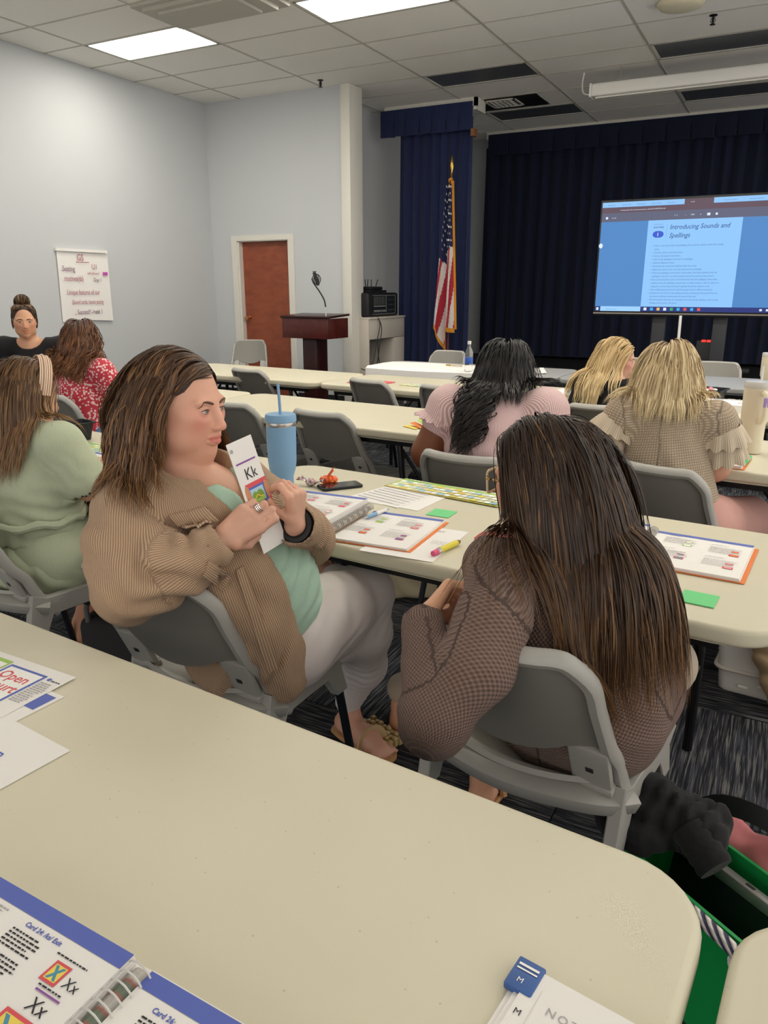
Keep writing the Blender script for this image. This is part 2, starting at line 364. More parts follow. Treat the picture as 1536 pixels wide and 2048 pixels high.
valance(-5.13, -3.84, 9.63, 3.335, 3.655, .185, 'valance', t, (-4.38, 9.72, 0), 5)
m = MB().box(-3.85, -3.80, 9.62, 9.72, 3.26, 3.345); m.build('bracket', mat('plain_wood', '8a5a38', .6), t, off=(-4.38, 9.72, 0), smooth=0)
struct('trim_3', MB().box(-5.08, -3.79, 9.645, 9.69, 3.60, CEIL).box(-3.83, -3.79, 9.645, 9.95, 3.56, CEIL), M_trim, smooth=0)
t = thing('main_curtain', 'wide dark navy stage curtain behind the television', 'curtain', (-1, 11.9, 0))
m = MB(); m.grid(drape(-4.5, 3.6, 11.9, .41, 3.5, .19, .038, seed=8), .006); m.build('drape', M_drape_shaded, t, off=(-1, 11.9, 0), smooth=60)
valance(-4.42, 3.6, 11.78, 3.37, 3.66, .30, 'valance', t, (-1, 11.9, 0), 9, M_drape_shaded)
struct('trim_4', MB().box(-4.46, 3.7, 11.80, 11.86, 3.60, CEIL), M_trim, smooth=0)
# ---------------------------------------------------------------- projection screen case
t = thing('projector_screen', 'long white projection screen case hanging under the ceiling', 'screen', (-1.0, 9.1, 3.49))
MB().rbox(-1.24, 2.2, -.07, .07, -.07, .055, .02, 3).build('case', M_white, t)
MB().rbox(-1.26, -1.235, -.075, .075, -.075, .06, .01).build('end_cap', M_white, t)
MB().box(-1.2, 2.2, -.02, .02, -.085, -.068).build('weight_bar', M_trim, t)
for x in (-.95, 1.6): MB().box(x - .03, x + .03, -.03, .03, .05, .075).tube([(x, 0, .07), (x, 0, .2)], .006, 6).build('hanger', M_chrome, t)
MB().tube(spline([(-1.24, .05, -.03), (-1.34, .05, -.01), (-1.37, .06, .08), (-1.36, .07, .2)], 6), .008, 6).build('cord', M_white, t)
# ---------------------------------------------------------------- tables
def speckled(name, a, b, dots):
    N = NT(name); v = N.coord('Object'); base = N.mix(N.noise(v, 3.0, 3), a, b)
    vo = N.n('TexVoronoi', Scale=52.0); N.l(v, vo.inputs['Vector']); d = N.ramp(vo.outputs['Distance'], [(0.05, 'ffffff'), (0.10, '000000')])
    sel = N.math('GREATER_THAN', N.n('SeparateColor').outputs[0], 0.5)
    sp = sel.node.inputs[0].links[0].from_node; N.l(vo.outputs['Color'], sp.inputs[0])
    N.color(N.mix(N.math('MULTIPLY', N.math('MULTIPLY', d, sel), 0.35), base, dots)); N.b.inputs['Roughness'].default_value = 0.42; N.b.inputs['Specular IOR Level'].default_value = 0.35
    return N.m
M_table = speckled('cream_table_plastic', 'cbc4ac', 'd2ccb6', '857f6e')
M_gtable = speckled('grey_table_plastic', '9a9a9a', 'a2a2a1', '6b6b6b')
TR = R(-4.7); TH = 0.74
def table_mesh(L, W, r=.1, th=.042):
    return MB().prism(rrect(-L / 2, L / 2, -W / 2, W / 2, r, 8), TH - th, TH, .012, 4).prism(rrect(-L / 2 + .03, L / 2 - .03, -W / 2 + .03, W / 2 - .03, r, 6), TH - th - .012, TH - th + .002, 0)
def make_table(label, m=M_table, L=1.825, W=.755):
    t = thing('folding_table', label, 'table', group='folding tables in rows')
    table_mesh(L, W).build('tabletop', m, t)
    for sx in (-1, 1):
        x = sx * (L / 2 - .24)
        for sy in (-1, 1):
            MB().tube([(x - sx * .06, sy * (W / 2 - .10), TH - .05), (x - sx * .05, sy * (W / 2 - .09), TH - .10), (x, sy * (W / 2 - .055), .35), (x, sy * (W / 2 - .055), .0)], .0155, 10).build('leg', M_blackm, t)
        MB().tube([(x - sx * .05, -(W / 2 - .09), TH - .085), (x - sx * .05, (W / 2 - .09), TH - .085)], .012, 8).build('cross_bar', M_blackm, t); MB().tube([(x, -(W / 2 - .055), .30), (x, (W / 2 - .055), .30)], .010, 8).build('cross_bar', M_blackm, t)
        MB().tube([(x, 0, .30), (x - sx * .30, 0, TH - .07)], .010, 6).rbox(x - sx * .31 - .03, x - sx * .31 + .03, -.05, .05, TH - .085, TH - .055, .005, 1).build('brace', M_blackm, t)
    MB().box(-L / 2 + .12, L / 2 - .12, -W / 2 + .07, -W / 2 + .10, TH - .085, TH - .05).box(-L / 2 + .12, L / 2 - .12, W / 2 - .10, W / 2 - .07, TH - .085, TH - .05).build('rail', M_blackm, t)
    return t
def place_table(t, xr, far_y, rz=TR, L=1.825, W=.755):
    """xr: x of the right end at the far edge"""
    c, s = math.cos(rz), math.sin(rz); cx = xr - c * L / 2 + s * W / 2; cy = far_y - s * L / 2 - c * W / 2
    t.location = (cx, cy, 0); t.rotation_euler = (0, 0, rz); return t
T0 = make_table('cream folding table nearest the camera holding flyers and a coil-bound book')
place_table(T0, .012, .833)
def tb(label, xr, fy, rz=TR): t = copy_tree(T0); t['label'] = label; return place_table(t, xr, fy, rz)
tb('cream table corner at the lower right edge of the picture', 1.86, .68)
T_mid = tb('cream folding table where the two women in front sit with open books', .13, 2.345)
tb('cream folding table in front of the woman in the green dress', -1.715, 2.50)
tb('cream folding table under the cream tumbler at the right edge', .50, 3.87)
tb('empty cream folding table with a grey chair pushed in, behind the blue tumbler', -1.345, 4.02)
tb('cream folding table in front of the woman in the red blouse', -3.19, 4.17)
tb('cream folding table holding the black tray and books before the stage', .60, 5.27)
tb('cream folding table with a red magazine on it', -1.245, 5.42)
tb('empty cream folding table before the brown door', -3.09, 5.57)
G0 = make_table('grey table holding the roll of white chart paper', M_gtable, 1.8, .76)
place_table(G0, -1.60, 6.76, R(-1.5), 1.8, .76)
g1 = copy_tree(G0); g1['label'] = 'grey table with loose papers before the television'; place_table(g1, .22, 6.70, R(-1.5), 1.8, .76)
MB().box(-.93, -.2, -.36, -.32, .62, .665).build('wood_edge', mat('brown_edge', '7a4a2e', .5), G0, smooth=0)
# ---------------------------------------------------------------- chairs
M_chair = mat('grey_chair_plastic', 'a6a49e', 0.42, var=0.02, scale=30, bump=0.05, bscale=350)
M_chair_shaded = mat('grey_chair_shaded', '807d77', 0.5, var=0.03, scale=20, bump=0.06, bscale=350)  # same plastic, shading of the rear face put into a darker colour
M_chairleg = mat('dark_chair_legs', '1d2129', 0.35, metal=0.2)
def make_chair(label):
    t = thing('stacking_chair', label, 'chair', group='grey stacking chairs')
    # back panel: curved sheet, lower edge dips in the middle
    P = []; 
    def back_pt(u, v):   # u -1..1 across, v 0..1 up
        zlow = .572 - .042 * max(0, 1 - (u / .66) ** 2) ** .8 if abs(u) < .66 else .572
        z = zlow + (.80 - zlow) * v; hw = .210 - .026 * v; tt = (z - .47) / .33
        return (u * hw, -.175 - .16 * tt - .02 * tt * (1 - tt) + .045 * u * u - .014 * (1 - u * u), z)
    for i in range(17):
        u = -1 + i / 8; col = []
        for j in range(9):
            v = j / 8; x, y, z = back_pt(u, v)
            if abs(u) > .8 and v > .8: z -= (abs(u) - .8) / .2 * (v - .8) / .2 * .022
            col.append((x, y, z))
        P.append(col)
    MB().grid(P, .012).build('back_panel', M_chair_shaded, t, smooth=50)
    # rim: flange round the top and sides, running down into the seat arms
    top = []
    for i in range(17):
        u = -1 + i / 8; x, y, z = P[i][8]; top.append((x, y - .008, z))
    left = [(P[0][j][0], P[0][j][1] - .008, P[0][j][2]) for j in range(0, 8, 2)]; right = [(P[16][j][0], P[16][j][1] - .008, P[16][j][2]) for j in range(0, 8, 2)]
    low = lambda sg: [(sg * .224, -.06, .385), (sg * .222, -.105, .43), (sg * .217, -.136, .49), (sg * .213, -.155, .53)]
    path = spline(low(-1) + left + top[1:-1] + right[::-1] + low(1)[::-1], 3)
    sec = [(-.5, -1), (.5, -1), (.8, -.6), (.8, .6), (.5, 1), (-.5, 1), (-.8, .6), (-.8, -.6)]
    MB().tube(path, .0165, prof=sec, squash=(0, 1, 0)).build('back_frame', M_chair, t, smooth=50)
    for sg in (-1, 1):
        b = MB(); b.T = frame((sg * .172, -.152, .46), (1, 0, 0), (0, -.42, .907)); b.rbox(-.042, .042, 0, .125, -.008, .010, .006); b.rbox(-.044, .044, -.008, .012, -.012, .016, .005); b.build('back_bracket', M_chair, t)
        b = MB(); b.T = frame((sg * .172, -.152, .46), (1, 0, 0), (0, -.42, .907)); b.rbox(-.009, .009, .052, .068, .008, .0115, .002, 1); b.build('bracket_hole', M_black, t)
    # seat pan with rolled rear
    Q = []
    for i in range(15):
        a = -1 + i / 7; row = []
        for j in range(13):
            b_ = j / 12; hw = .225 - .012 * b_; x = a * hw
            y = -.20 + .42 * b_ + (.07 * a * a * (1 - b_) ** 2)
            z = .435 - .022 * math.sin(math.pi * min(1, b_ * 1.1)) * (1 - a * a) - .02 * max(0, (b_ - .85) / .15) ** 2 + .012 * a * a
            if b_ < .2: z += .036 * (1 - b_ / .2) ** 1.5
            row.append((x, y, z))
        Q.append(row)
    MB().grid(Q, .012).build('seat', M_chair, t, smooth=50)
    rear = spline([(-.226, -.09, .415), (-.17, -.165, .435), (0, -.205, .44), (.17, -.165, .435), (.226, -.09, .415)], 5)
    MB().tube(rear, .034, prof=[(-.5, -1), (.35, -1), (.6, -.6), (.6, .5), (.3, 1.15), (-.3, 1.15), (-.6, .6), (-.6, -.6)], squash=(0, 1, 0)).build('seat_apron', M_chair, t, smooth=60)
    for sg in (-1, 1):
        x = sg * .222
        # side skirt: two sleeves meeting under the seat
        sk = [(-.15, .47), (-.185, .30), (-.125, .30), (-.085, .385), (.105, .385), (.155, .315), (.205, .315), (.175, .40), (.22, .425), (.20, .445), (-.10, .45)]
        m = MB(); m.T = frame((x - .014, 0, 0), (0, 1, 0), (0, 0, 1)); m.prism(sk, 0, .030, .003, 1)
        m.build('side_skirt', M_chair, t, smooth=30)
        MB().tube([(x, -.15, .34), (x + sg * .012, -.245, .0)], .013, 10, squash=(0, 1, 0)).build('leg', M_chairleg, t)
        MB().tube([(x, .175, .34), (x + sg * .012, .245, .0)], .013, 10).build('leg', M_chairleg, t)
    MB().tube([(-.222, .05, .375), (.222, .05, .375)], .010, 8).build('cross_tube', M_chairleg, t)
    return t
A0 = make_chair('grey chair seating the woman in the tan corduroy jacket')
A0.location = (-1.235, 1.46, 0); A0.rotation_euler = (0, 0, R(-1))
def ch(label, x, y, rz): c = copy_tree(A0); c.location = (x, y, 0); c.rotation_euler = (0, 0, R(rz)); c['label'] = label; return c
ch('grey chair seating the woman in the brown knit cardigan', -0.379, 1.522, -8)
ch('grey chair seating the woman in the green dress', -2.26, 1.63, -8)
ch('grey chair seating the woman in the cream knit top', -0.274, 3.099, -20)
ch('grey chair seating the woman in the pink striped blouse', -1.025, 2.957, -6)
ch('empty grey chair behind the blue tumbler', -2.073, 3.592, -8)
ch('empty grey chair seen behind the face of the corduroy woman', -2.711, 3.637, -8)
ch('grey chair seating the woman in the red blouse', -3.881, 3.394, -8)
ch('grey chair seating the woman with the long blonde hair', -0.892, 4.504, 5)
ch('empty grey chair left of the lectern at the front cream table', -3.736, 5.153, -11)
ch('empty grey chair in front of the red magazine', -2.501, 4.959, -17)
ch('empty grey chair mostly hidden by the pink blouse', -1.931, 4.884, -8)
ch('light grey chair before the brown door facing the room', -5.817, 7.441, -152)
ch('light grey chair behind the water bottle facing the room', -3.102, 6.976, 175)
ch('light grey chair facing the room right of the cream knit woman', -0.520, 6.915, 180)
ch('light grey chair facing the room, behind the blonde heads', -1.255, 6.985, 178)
# ---------------------------------------------------------------- smooth bodies from distance fields
f32 = np.float32
def nrm(v): v = np.asarray(v, float); return v / (np.linalg.norm(v) + 1e-12)
def smin(a, b, k):
    h = np.clip(.5 + .5 * (b - a) / k, 0, 1); return b + (a - b) * h - k * h * (1 - h)
class Prim:
    def __init__(s, kind, k, op, lo, hi, **kw): s.kind = kind; s.k = k; s.op = op; s.lo = np.asarray(lo, float); s.hi = np.asarray(hi, float); s.__dict__.update(kw)
    def ev(s, P):
        if s.kind == 'cone':
            pa = P - s.a; t = np.clip((pa @ s.ba) / s.L2, 0, 1); q = pa - t[..., None] * s.ba
            if s.sq is not None:
                c = q @ s.n; q = q + (c * (1 / s.sq - 1))[..., None] * s.n
            return np.sqrt((q * q).sum(-1)) - (s.ra + (s.rb - s.ra) * t)
        if s.kind == 'ell':
            q = (P - s.c) @ s.M; k0 = np.sqrt(((q / s.r) ** 2).sum(-1)); k1 = np.sqrt(((q / s.r ** 2) ** 2).sum(-1)) + 1e-9
            return k0 * (k0 - 1) / k1
        if s.kind == 'box':
            q = np.abs((P - s.c) @ s.M) - s.r + s.rd; return np.sqrt((np.maximum(q, 0) ** 2).sum(-1)) + np.minimum(q.max(-1), 0) - s.rd
class Field:
    def __init__(s): s.p = []; s.folds = []
    def cone(s, a, b, ra, rb=None, k=.02, op='+', sq=None, n=None):
        a = np.asarray(a, float); b = np.asarray(b, float); rb = ra if rb is None else rb; m = max(ra, rb)
        if sq and sq > 1: m *= sq
        s.p.append(Prim('cone', k, op, np.minimum(a, b) - m, np.maximum(a, b) + m, a=a, b=b, ba=b - a, L2=max(1e-9, (b - a) @ (b - a)), ra=ra, rb=rb, sq=sq, n=None if n is None else nrm(n))); return s
    def chain(s, pts, rs, k=.02, **kw):
        for i in range(len(pts) - 1): s.cone(pts[i], pts[i + 1], rs[i], rs[i + 1], k, **kw)
        return s
    def ell(s, c, r, M=None, k=.02, op='+'):
        c = np.asarray(c, float); r = np.asarray(r, float); M = np.eye(3) if M is None else M; m = r.max(); s.p.append(Prim('ell', k, op, c - m, c + m, c=c, r=r, M=M)); return s
    def box(s, c, r, M=None, k=.01, op='+', rd=.004):
        c = np.asarray(c, float); r = np.asarray(r, float); M = np.eye(3) if M is None else M; m = np.linalg.norm(r); s.p.append(Prim('box', k, op, c - m, c + m, c=c, r=r, M=M, rd=rd)); return s
    def fold(s, c, rad, d, lam, amp, warp=1.0): s.folds.append((np.asarray(c, float), rad, nrm(d), lam, amp, warp)); return s
    def fold_val(s, P):
        t = 0
        for c, rad, d, lam, amp, warp in s.folds:
            q = P - c; r2 = (q * q).sum(-1) / rad ** 2; e = np.cross(d, [.3, .5, .8]); e = nrm(e); e2 = np.cross(d, e)
            ph = (q @ d) / lam * 6.283 + warp * (np.sin((q @ e) * 3.2 / lam + 1.3) + .6 * np.sin((q @ e2) * 2.3 / lam + (q @ d) * 1.7 / lam))
            t = t + amp * (np.sin(ph) - .35 * np.abs(np.sin(ph * .5 + .8))) * np.exp(-r2 * 1.6)
        return t
    def ev(s, P):
        """field at scattered points"""
        D = np.full(P.shape[:-1], 9.0)
        for q in s.p:
            d = q.ev(P); D = smin(D, d, q.k) if q.op == '+' else -smin(-D, d, q.k)
        return D
    def grad(s, P, e=.002):
        g = np.stack([s.ev(P + np.eye(3)[i] * e) - s.ev(P - np.eye(3)[i] * e) for i in range(3)], -1); return g / (np.linalg.norm(g, axis=-1, keepdims=True) + 1e-9)
    def solve(s, lo, hi, h):
        """surface-nets mesh of the zero set in the box"""
        lo = np.asarray(lo, float); n = np.ceil((np.asarray(hi) - lo) / h).astype(int) + 1
        ax = [(lo[i] + h * np.arange(n[i])).astype(f32) for i in range(3)]; D = np.full(n, .5, f32)
        for q in s.p:
            m = q.k + 2.5 * h
            i0 = np.clip(np.floor((q.lo - m - lo) / h).astype(int), 0, n); i1 = np.clip(np.ceil((q.hi + m - lo) / h).astype(int) + 1, 0, n)
            if (i1 <= i0).any(): continue
            sl = tuple(slice(a, b) for a, b in zip(i0, i1)); P = np.stack(np.meshgrid(*[ax[i][sl[i]] for i in range(3)], indexing='ij'), -1).astype(f32)
            d = q.ev(P).astype(f32); D[sl] = smin(D[sl], d, q.k) if q.op == '+' else -smin(-D[sl], d, q.k)
        if s.folds:
            I = np.nonzero(np.abs(D) < .02 + h); P = np.stack([ax[i][I[i]] for i in range(3)], -1); D[I] += s.fold_val(P)
        return surf(D, lo, h)
def surf(D, lo, h):
    ins = D < 0; nx, ny, nz = np.array(D.shape) - 1
    cnt = np.zeros((nx, ny, nz), np.int8); cs = [(i, j, k) for i in (0, 1) for j in (0, 1) for k in (0, 1)]
    for i, j, k in cs: cnt += ins[i:i + nx, j:j + ny, k:k + nz]
    act = (cnt > 0) & (cnt < 8); I, J, K = np.nonzero(act); idx = np.full(act.shape, -1, np.int64); idx[I, J, K] = np.arange(len(I))
    acc = np.zeros((len(I), 3)); w_ = np.zeros(len(I))
    for a in range(8):
        for b in range(a + 1, 8):
            ca, cb = cs[a], cs[b]
            if sum(x != y for x, y in zip(ca, cb)) != 1: continue
            da = D[I + ca[0], J + ca[1], K + ca[2]]; db = D[I + cb[0], J + cb[1], K + cb[2]]; cr = (da < 0) != (db < 0)
            t = np.where(cr, da / (da - db + 1e-12), 0)
            p = np.array(ca, float) + t[:, None] * (np.array(cb, float) - np.array(ca, float)); acc += np.where(cr[:, None], p, 0); w_ += cr
    V = (acc / w_[:, None] + np.stack([I, J, K], 1)) * h + lo
    F = []
    for axis in range(3):
        sh = [nx + 1, ny + 1, nz + 1]; sl0 = [slice(1, d - 1) for d in sh]; sl1 = list(sl0); sl0[axis] = slice(0, sh[axis] - 1); sl1[axis] = slice(1, sh[axis])
        A = ins[tuple(sl0)]; B = ins[tuple(sl1)]; x, y, z = np.nonzero(A != B); st = A[x, y, z]
        c = [x, y, z]; o = [1, 1, 1]; o[axis] = 0; c = [c[i] + o[i] for i in range(3)]
        u, v = [(1, 2), (2, 0), (0, 1)][axis]
        def at(du, dv):
            q = [c[0].copy(), c[1].copy(), c[2].copy()]; q[u] -= du; q[v] -= dv; return idx[q[0], q[1], q[2]]
        Q = np.stack([at(1, 1), at(0, 1), at(0, 0), at(1, 0)], 1); Q[~st] = Q[~st][:, ::-1]; F.append(Q)
    F = np.concatenate(F); return V, F[(F >= 0).all(1)]
def np_mesh(name, V, F, m, parent=None, attrs=None, smooth=True, off=(0, 0, 0)):
    me = bpy.data.meshes.new(name); V = V - np.asarray(off); k = F.shape[1]
    me.vertices.add(len(V)); me.vertices.foreach_set('co', V.astype(f32).ravel()); me.loops.add(F.size); me.loops.foreach_set('vertex_index', F.astype(np.int32).ravel())
    me.polygons.add(len(F)); me.polygons.foreach_set('loop_start', np.arange(0, F.size, k, dtype=np.int32)); me.polygons.foreach_set('loop_total', np.full(len(F), k, np.int32))
    me.update(calc_edges=True); me.validate()
    for nme, a in (attrs or {}).items():
        a = np.asarray(a, f32)
        if a.ndim == 1: me.attributes.new(nme, 'FLOAT', 'POINT').data.foreach_set('value', a)
        else: me.attributes.new(nme, 'FLOAT_COLOR', 'POINT').data.foreach_set('color', np.concatenate([a, np.ones((len(a), 1), f32)], 1).ravel())
    if smooth: me.shade_smooth()
    return link(name, me, m, parent)
def uv_of(F, V, refs):
    """(around, along) coordinates of each vertex in metres, from the nearest limb; refs: (a, b, radius, zero-direction)"""
    best = np.full(len(V), 9.0); u = np.zeros(len(V)); v = np.zeros(len(V))
    for q, (a, b, r, z) in enumerate(refs):
        a = np.asarray(a, float); b = np.asarray(b, float); ba = b - a; L = np.linalg.norm(ba); d_ = ba / L; t = np.clip((V - a) @ d_ / L, 0, 1); o = V - a - np.outer(t * L, d_)
        dist = np.linalg.norm(o, axis=1) - r; e1 = nrm(np.asarray(z, float) - d_ * np.dot(z, d_)); e2 = np.cross(d_, e1)
        ang = np.arctan2(o @ e2, o @ e1); sel = dist < best; best = np.where(sel, dist, best); u = np.where(sel, ang * r, u); v = np.where(sel, (V - a) @ d_ + q * .37, v)
    return u, v
# ---------------------------------------------------------------- cloth, skin and hair materials
def skin_mat(name, c, red, rough=0.5):
    N = NT(name); a = N.attr('tint'); v = N.coord('Object'); base = N.mix(N.noise(v, 22, 3), tuple(x * .95 for x in lin(c)), tuple(min(1, x * 1.05) for x in lin(c)))
    N.color(N.mix(a[2], base, red)); b = N.b; b.inputs['Roughness'].default_value = rough; b.inputs['Specular IOR Level'].default_value = .35
    b.inputs['Subsurface Weight'].default_value = .12; b.inputs['Subsurface Radius'].default_value = (.012, .004, .002); b.inputs['Subsurface Scale'].default_value = .6
    N.bump(N.noise(v, 420, 2), .08, .0006); return N.m
def fabric(name, a, b, pat='plain', su=400, sv=400, bump=.4, dist=.0012, rough=.9, extra=None, sheen=.1):
    """pat: cord (ribs across u), stripe, knit, grid, plain, floral"""
    N = NT(name); U = N.attr('u')[2]; V = N.attr('v')[2]; obj = N.coord('Object'); tone = N.noise(obj, 9, 3)
    su_ = N.math('SINE', N.math('MULTIPLY', U, su)); sv_ = N.math('SINE', N.math('MULTIPLY', V, sv)); h = None
    if pat == 'cord': h = N.math('ADD', N.math('MULTIPLY', su_, .5), .5)
    elif pat == 'stripe': h = N.math('GREATER_THAN', su_, .15)
    elif pat == 'knit': h = N.math('MULTIPLY', N.math('ADD', N.math('MULTIPLY', N.math('MULTIPLY', su_, sv_), .5), .5), 1.0)
    elif pat == 'grid': h = N.math('MULTIPLY', N.math('ADD', N.math('MULTIPLY', su_, .5), .5), N.math('ADD', N.math('MULTIPLY', sv_, .5), .5))
    elif pat == 'floral':
        vo = N.n('TexVoronoi', Scale=su); N.l(obj, vo.inputs['Vector']); h = N.math('LESS_THAN', vo.outputs['Distance'], .42)
    else: h = N.noise(obj, su, 2)
    col = N.mix(h, a, b); col = N.mix(N.math('MULTIPLY', tone, .35), col, N.mix(1.0, col, (.72, .70, .68), 'MULTIPLY'))
    N.color(col); N.b.inputs['Roughness'].default_value = rough; N.b.inputs['Sheen Weight'].default_value = sheen; N.b.inputs['Specular IOR Level'].default_value = .15
    if pat in ('cord', 'knit', 'grid', 'plain'): N.bump(N.math('ADD', h, N.math('MULTIPLY', N.noise(obj, 700, 2), .3)), bump, dist)
    return N.m
def hair_mat(name, dark, mid, light, lo=.35, hi=.75, rough=.42):
    """shade: per strand random, tip: 0 root .. 1 tip"""
    N = NT(name); s = N.attr('shade')[2]; t = N.attr('tip')[2]
    f = N.math('ADD', N.math('MULTIPLY', s, .62), N.math('MULTIPLY', t, .42)); N.color(N.ramp(f, [(.12, dark), (lo, mid), (hi, light)]))
    b = N.b; b.inputs['Roughness'].default_value = rough; b.inputs['Specular IOR Level'].default_value = .35; b.inputs['Anisotropic'].default_value = .5; return N.m
def strands(name, P, rad, m, parent, off, shade, centre, taper=.35):
    """P (N,K,3) paths -> one mesh of thin tapered V-shaped ribbons facing away from the centre"""
    n, K = P.shape[:2]; T = np.gradient(P, axis=1); T /= np.linalg.norm(T, axis=2, keepdims=True) + 1e-9
    o = P - np.asarray(centre); o[..., 2] = np.maximum(o[..., 2], -.02); A = np.cross(T, o); A /= np.linalg.norm(A, axis=2, keepdims=True) + 1e-9; B = np.cross(A, T)
    tw = np.random.default_rng(n).uniform(-.7, .7, (n, 1, 1)); A, B = A * np.cos(tw) + B * np.sin(tw), B * np.cos(tw) - A * np.sin(tw)
    t = np.linspace(0, 1, K); prof = np.minimum(1, .5 + t * 6) * np.where(t > 1 - taper, np.maximum(.10, (1 - t) / taper), 1.0); r = (np.asarray(rad).reshape(-1, 1) * prof)[..., None]
    V = np.stack([P - A * r, P + B * r * .45, P + A * r], 2).reshape(-1, 3); base = (np.arange(n)[:, None, None] * K + np.arange(K - 1)[None, :, None]) * 3; q = np.arange(2)[None, None, :]
    F = np.stack([base + q, base + q + 1, base + 3 + q + 1, base + 3 + q], -1).reshape(-1, 4)
    return np_mesh(name, V, F, m, parent, dict(shade=np.repeat(shade, K * 3), tip=np.repeat(np.tile(t, n), 3)), off=off)
def nrm_rows(v): return v / (np.linalg.norm(v, axis=1, keepdims=True) + 1e-9)
def grow(body, roots, d0, length, step=.014, stiff=.80, grav=1.0, layer=None, seed=1, curl=0.0, curl_len=.09, clump=.35, nclump=120, jitter=.10, side=None, wind=None, wind2=None):
    """integrate strands from scalp roots under gravity, kept outside the body field; length per strand"""
    g = np.random.default_rng(seed); n = len(roots); K = int(np.max(length) / step) + 1; p = roots.copy(); d = d0 / (np.linalg.norm(d0, axis=1, keepdims=True) + 1e-9); out = [p.copy()]
    layer = g.uniform(.002, .02, n) if layer is None else layer; st = length / (K - 1)
    ka = g.normal(size=(5, 3)) * 9; kp = g.uniform(0, 6.28, (5, 3)); down = np.array([0, 0, -1.0])
    d = d - nrm_rows(body.grad(p)) * np.minimum(0, (d * body.grad(p)).sum(1, keepdims=True)) if len(p) else d
    for i in range(K - 1):
        lay = layer * np.minimum(1, .30 + st * i / .06)
        nz = sum(np.sin((p @ ka[q])[:, None] + kp[q]) for q in range(5)) * jitter * .45
        gd = down + nz + (0 if wind is None else wind) + (0 if wind2 is None else wind2 * max(0, 1 - i * step / .13))
        d = d * stiff + gd * (1 - stiff) * grav; d /= np.linalg.norm(d, axis=1, keepdims=True) + 1e-9
        p = p + d * st[:, None]; D = body.ev(p); bad = D < lay
        if bad.any():
            gr = body.grad(p[bad]); p[bad] += gr * (lay[bad] - D[bad])[:, None]; dd = d[bad]; inward = (dd * gr).sum(1, keepdims=True); d[bad] = dd - gr * np.minimum(inward, 0); d /= np.linalg.norm(d, axis=1, keepdims=True) + 1e-9
        out.append(p.copy())
    P = np.stack(out, 1)
    for _ in range(3): P[:, 1:-1] = P[:, 1:-1] * .5 + (P[:, :-2] + P[:, 2:]) * .25
    c = g.integers(0, n, nclump); mid = P[:, K // 2]; near = np.argmin(((mid[:, None] - mid[c][None]) ** 2).sum(-1), 1); t = np.linspace(0, 1, K)[None, :, None]
    P = P + (P[c[near]] - P) * (clump * t ** 1.5)
    if curl > 0:
        ph = g.uniform(0, 6.28, nclump)[near] + g.normal(0, .25, n); s_ = np.cumsum(np.repeat(st[:, None], K, 1), 1); a = s_ * 6.283 / (curl_len * (1 + .18 * np.sin(ph * 3))[:, None]) + ph[:, None]
        T = np.gradient(P, axis=1); T /= np.linalg.norm(T, axis=2, keepdims=True) + 1e-9; e = np.cross(T, np.array([.2, .9, .1])); e /= np.linalg.norm(e, axis=2, keepdims=True) + 1e-9; b = np.cross(T, e)
        am = curl * np.clip((np.linspace(0, 1, K)[None] - .22) / .4, 0, 1)
        P = P + (am * np.cos(a))[..., None] * e + (am * np.sin(a))[..., None] * b
    return P
A3 = lambda *v: np.array(v, float)
_P = math.atan2(445, 1497); _Y = R(27.8); _fh = A3(-math.sin(_Y), math.cos(_Y), 0); _rr = A3(math.cos(_Y), math.sin(_Y), 0); _F = _fh * math.cos(_P) - A3(0, 0, math.sin(_P)); _U = _fh * math.sin(_P) + A3(0, 0, math.cos(_P))
def ray(x, y): return (_F * 1497 + _rr * (x - 768) + _U * (1024 - y)) / 1497
def pt(x, y, z): d = ray(x, y); return A3(0, 0, CZ) + d * (z - CZ) / d[2]
def pd(x, y, d): return A3(0, 0, CZ) + ray(x, y) * d
def hit(F, x, y, d0, d1):
    """first point of a field's surface along the sight line of a picture point"""
    d = d0
    while d < d1:
        p = pd(x, y, d); v = float(F.ev(p[None])[0])
        if v < .0008: return p
        d += max(.001, v * .7)
    return pd(x, y, d1)
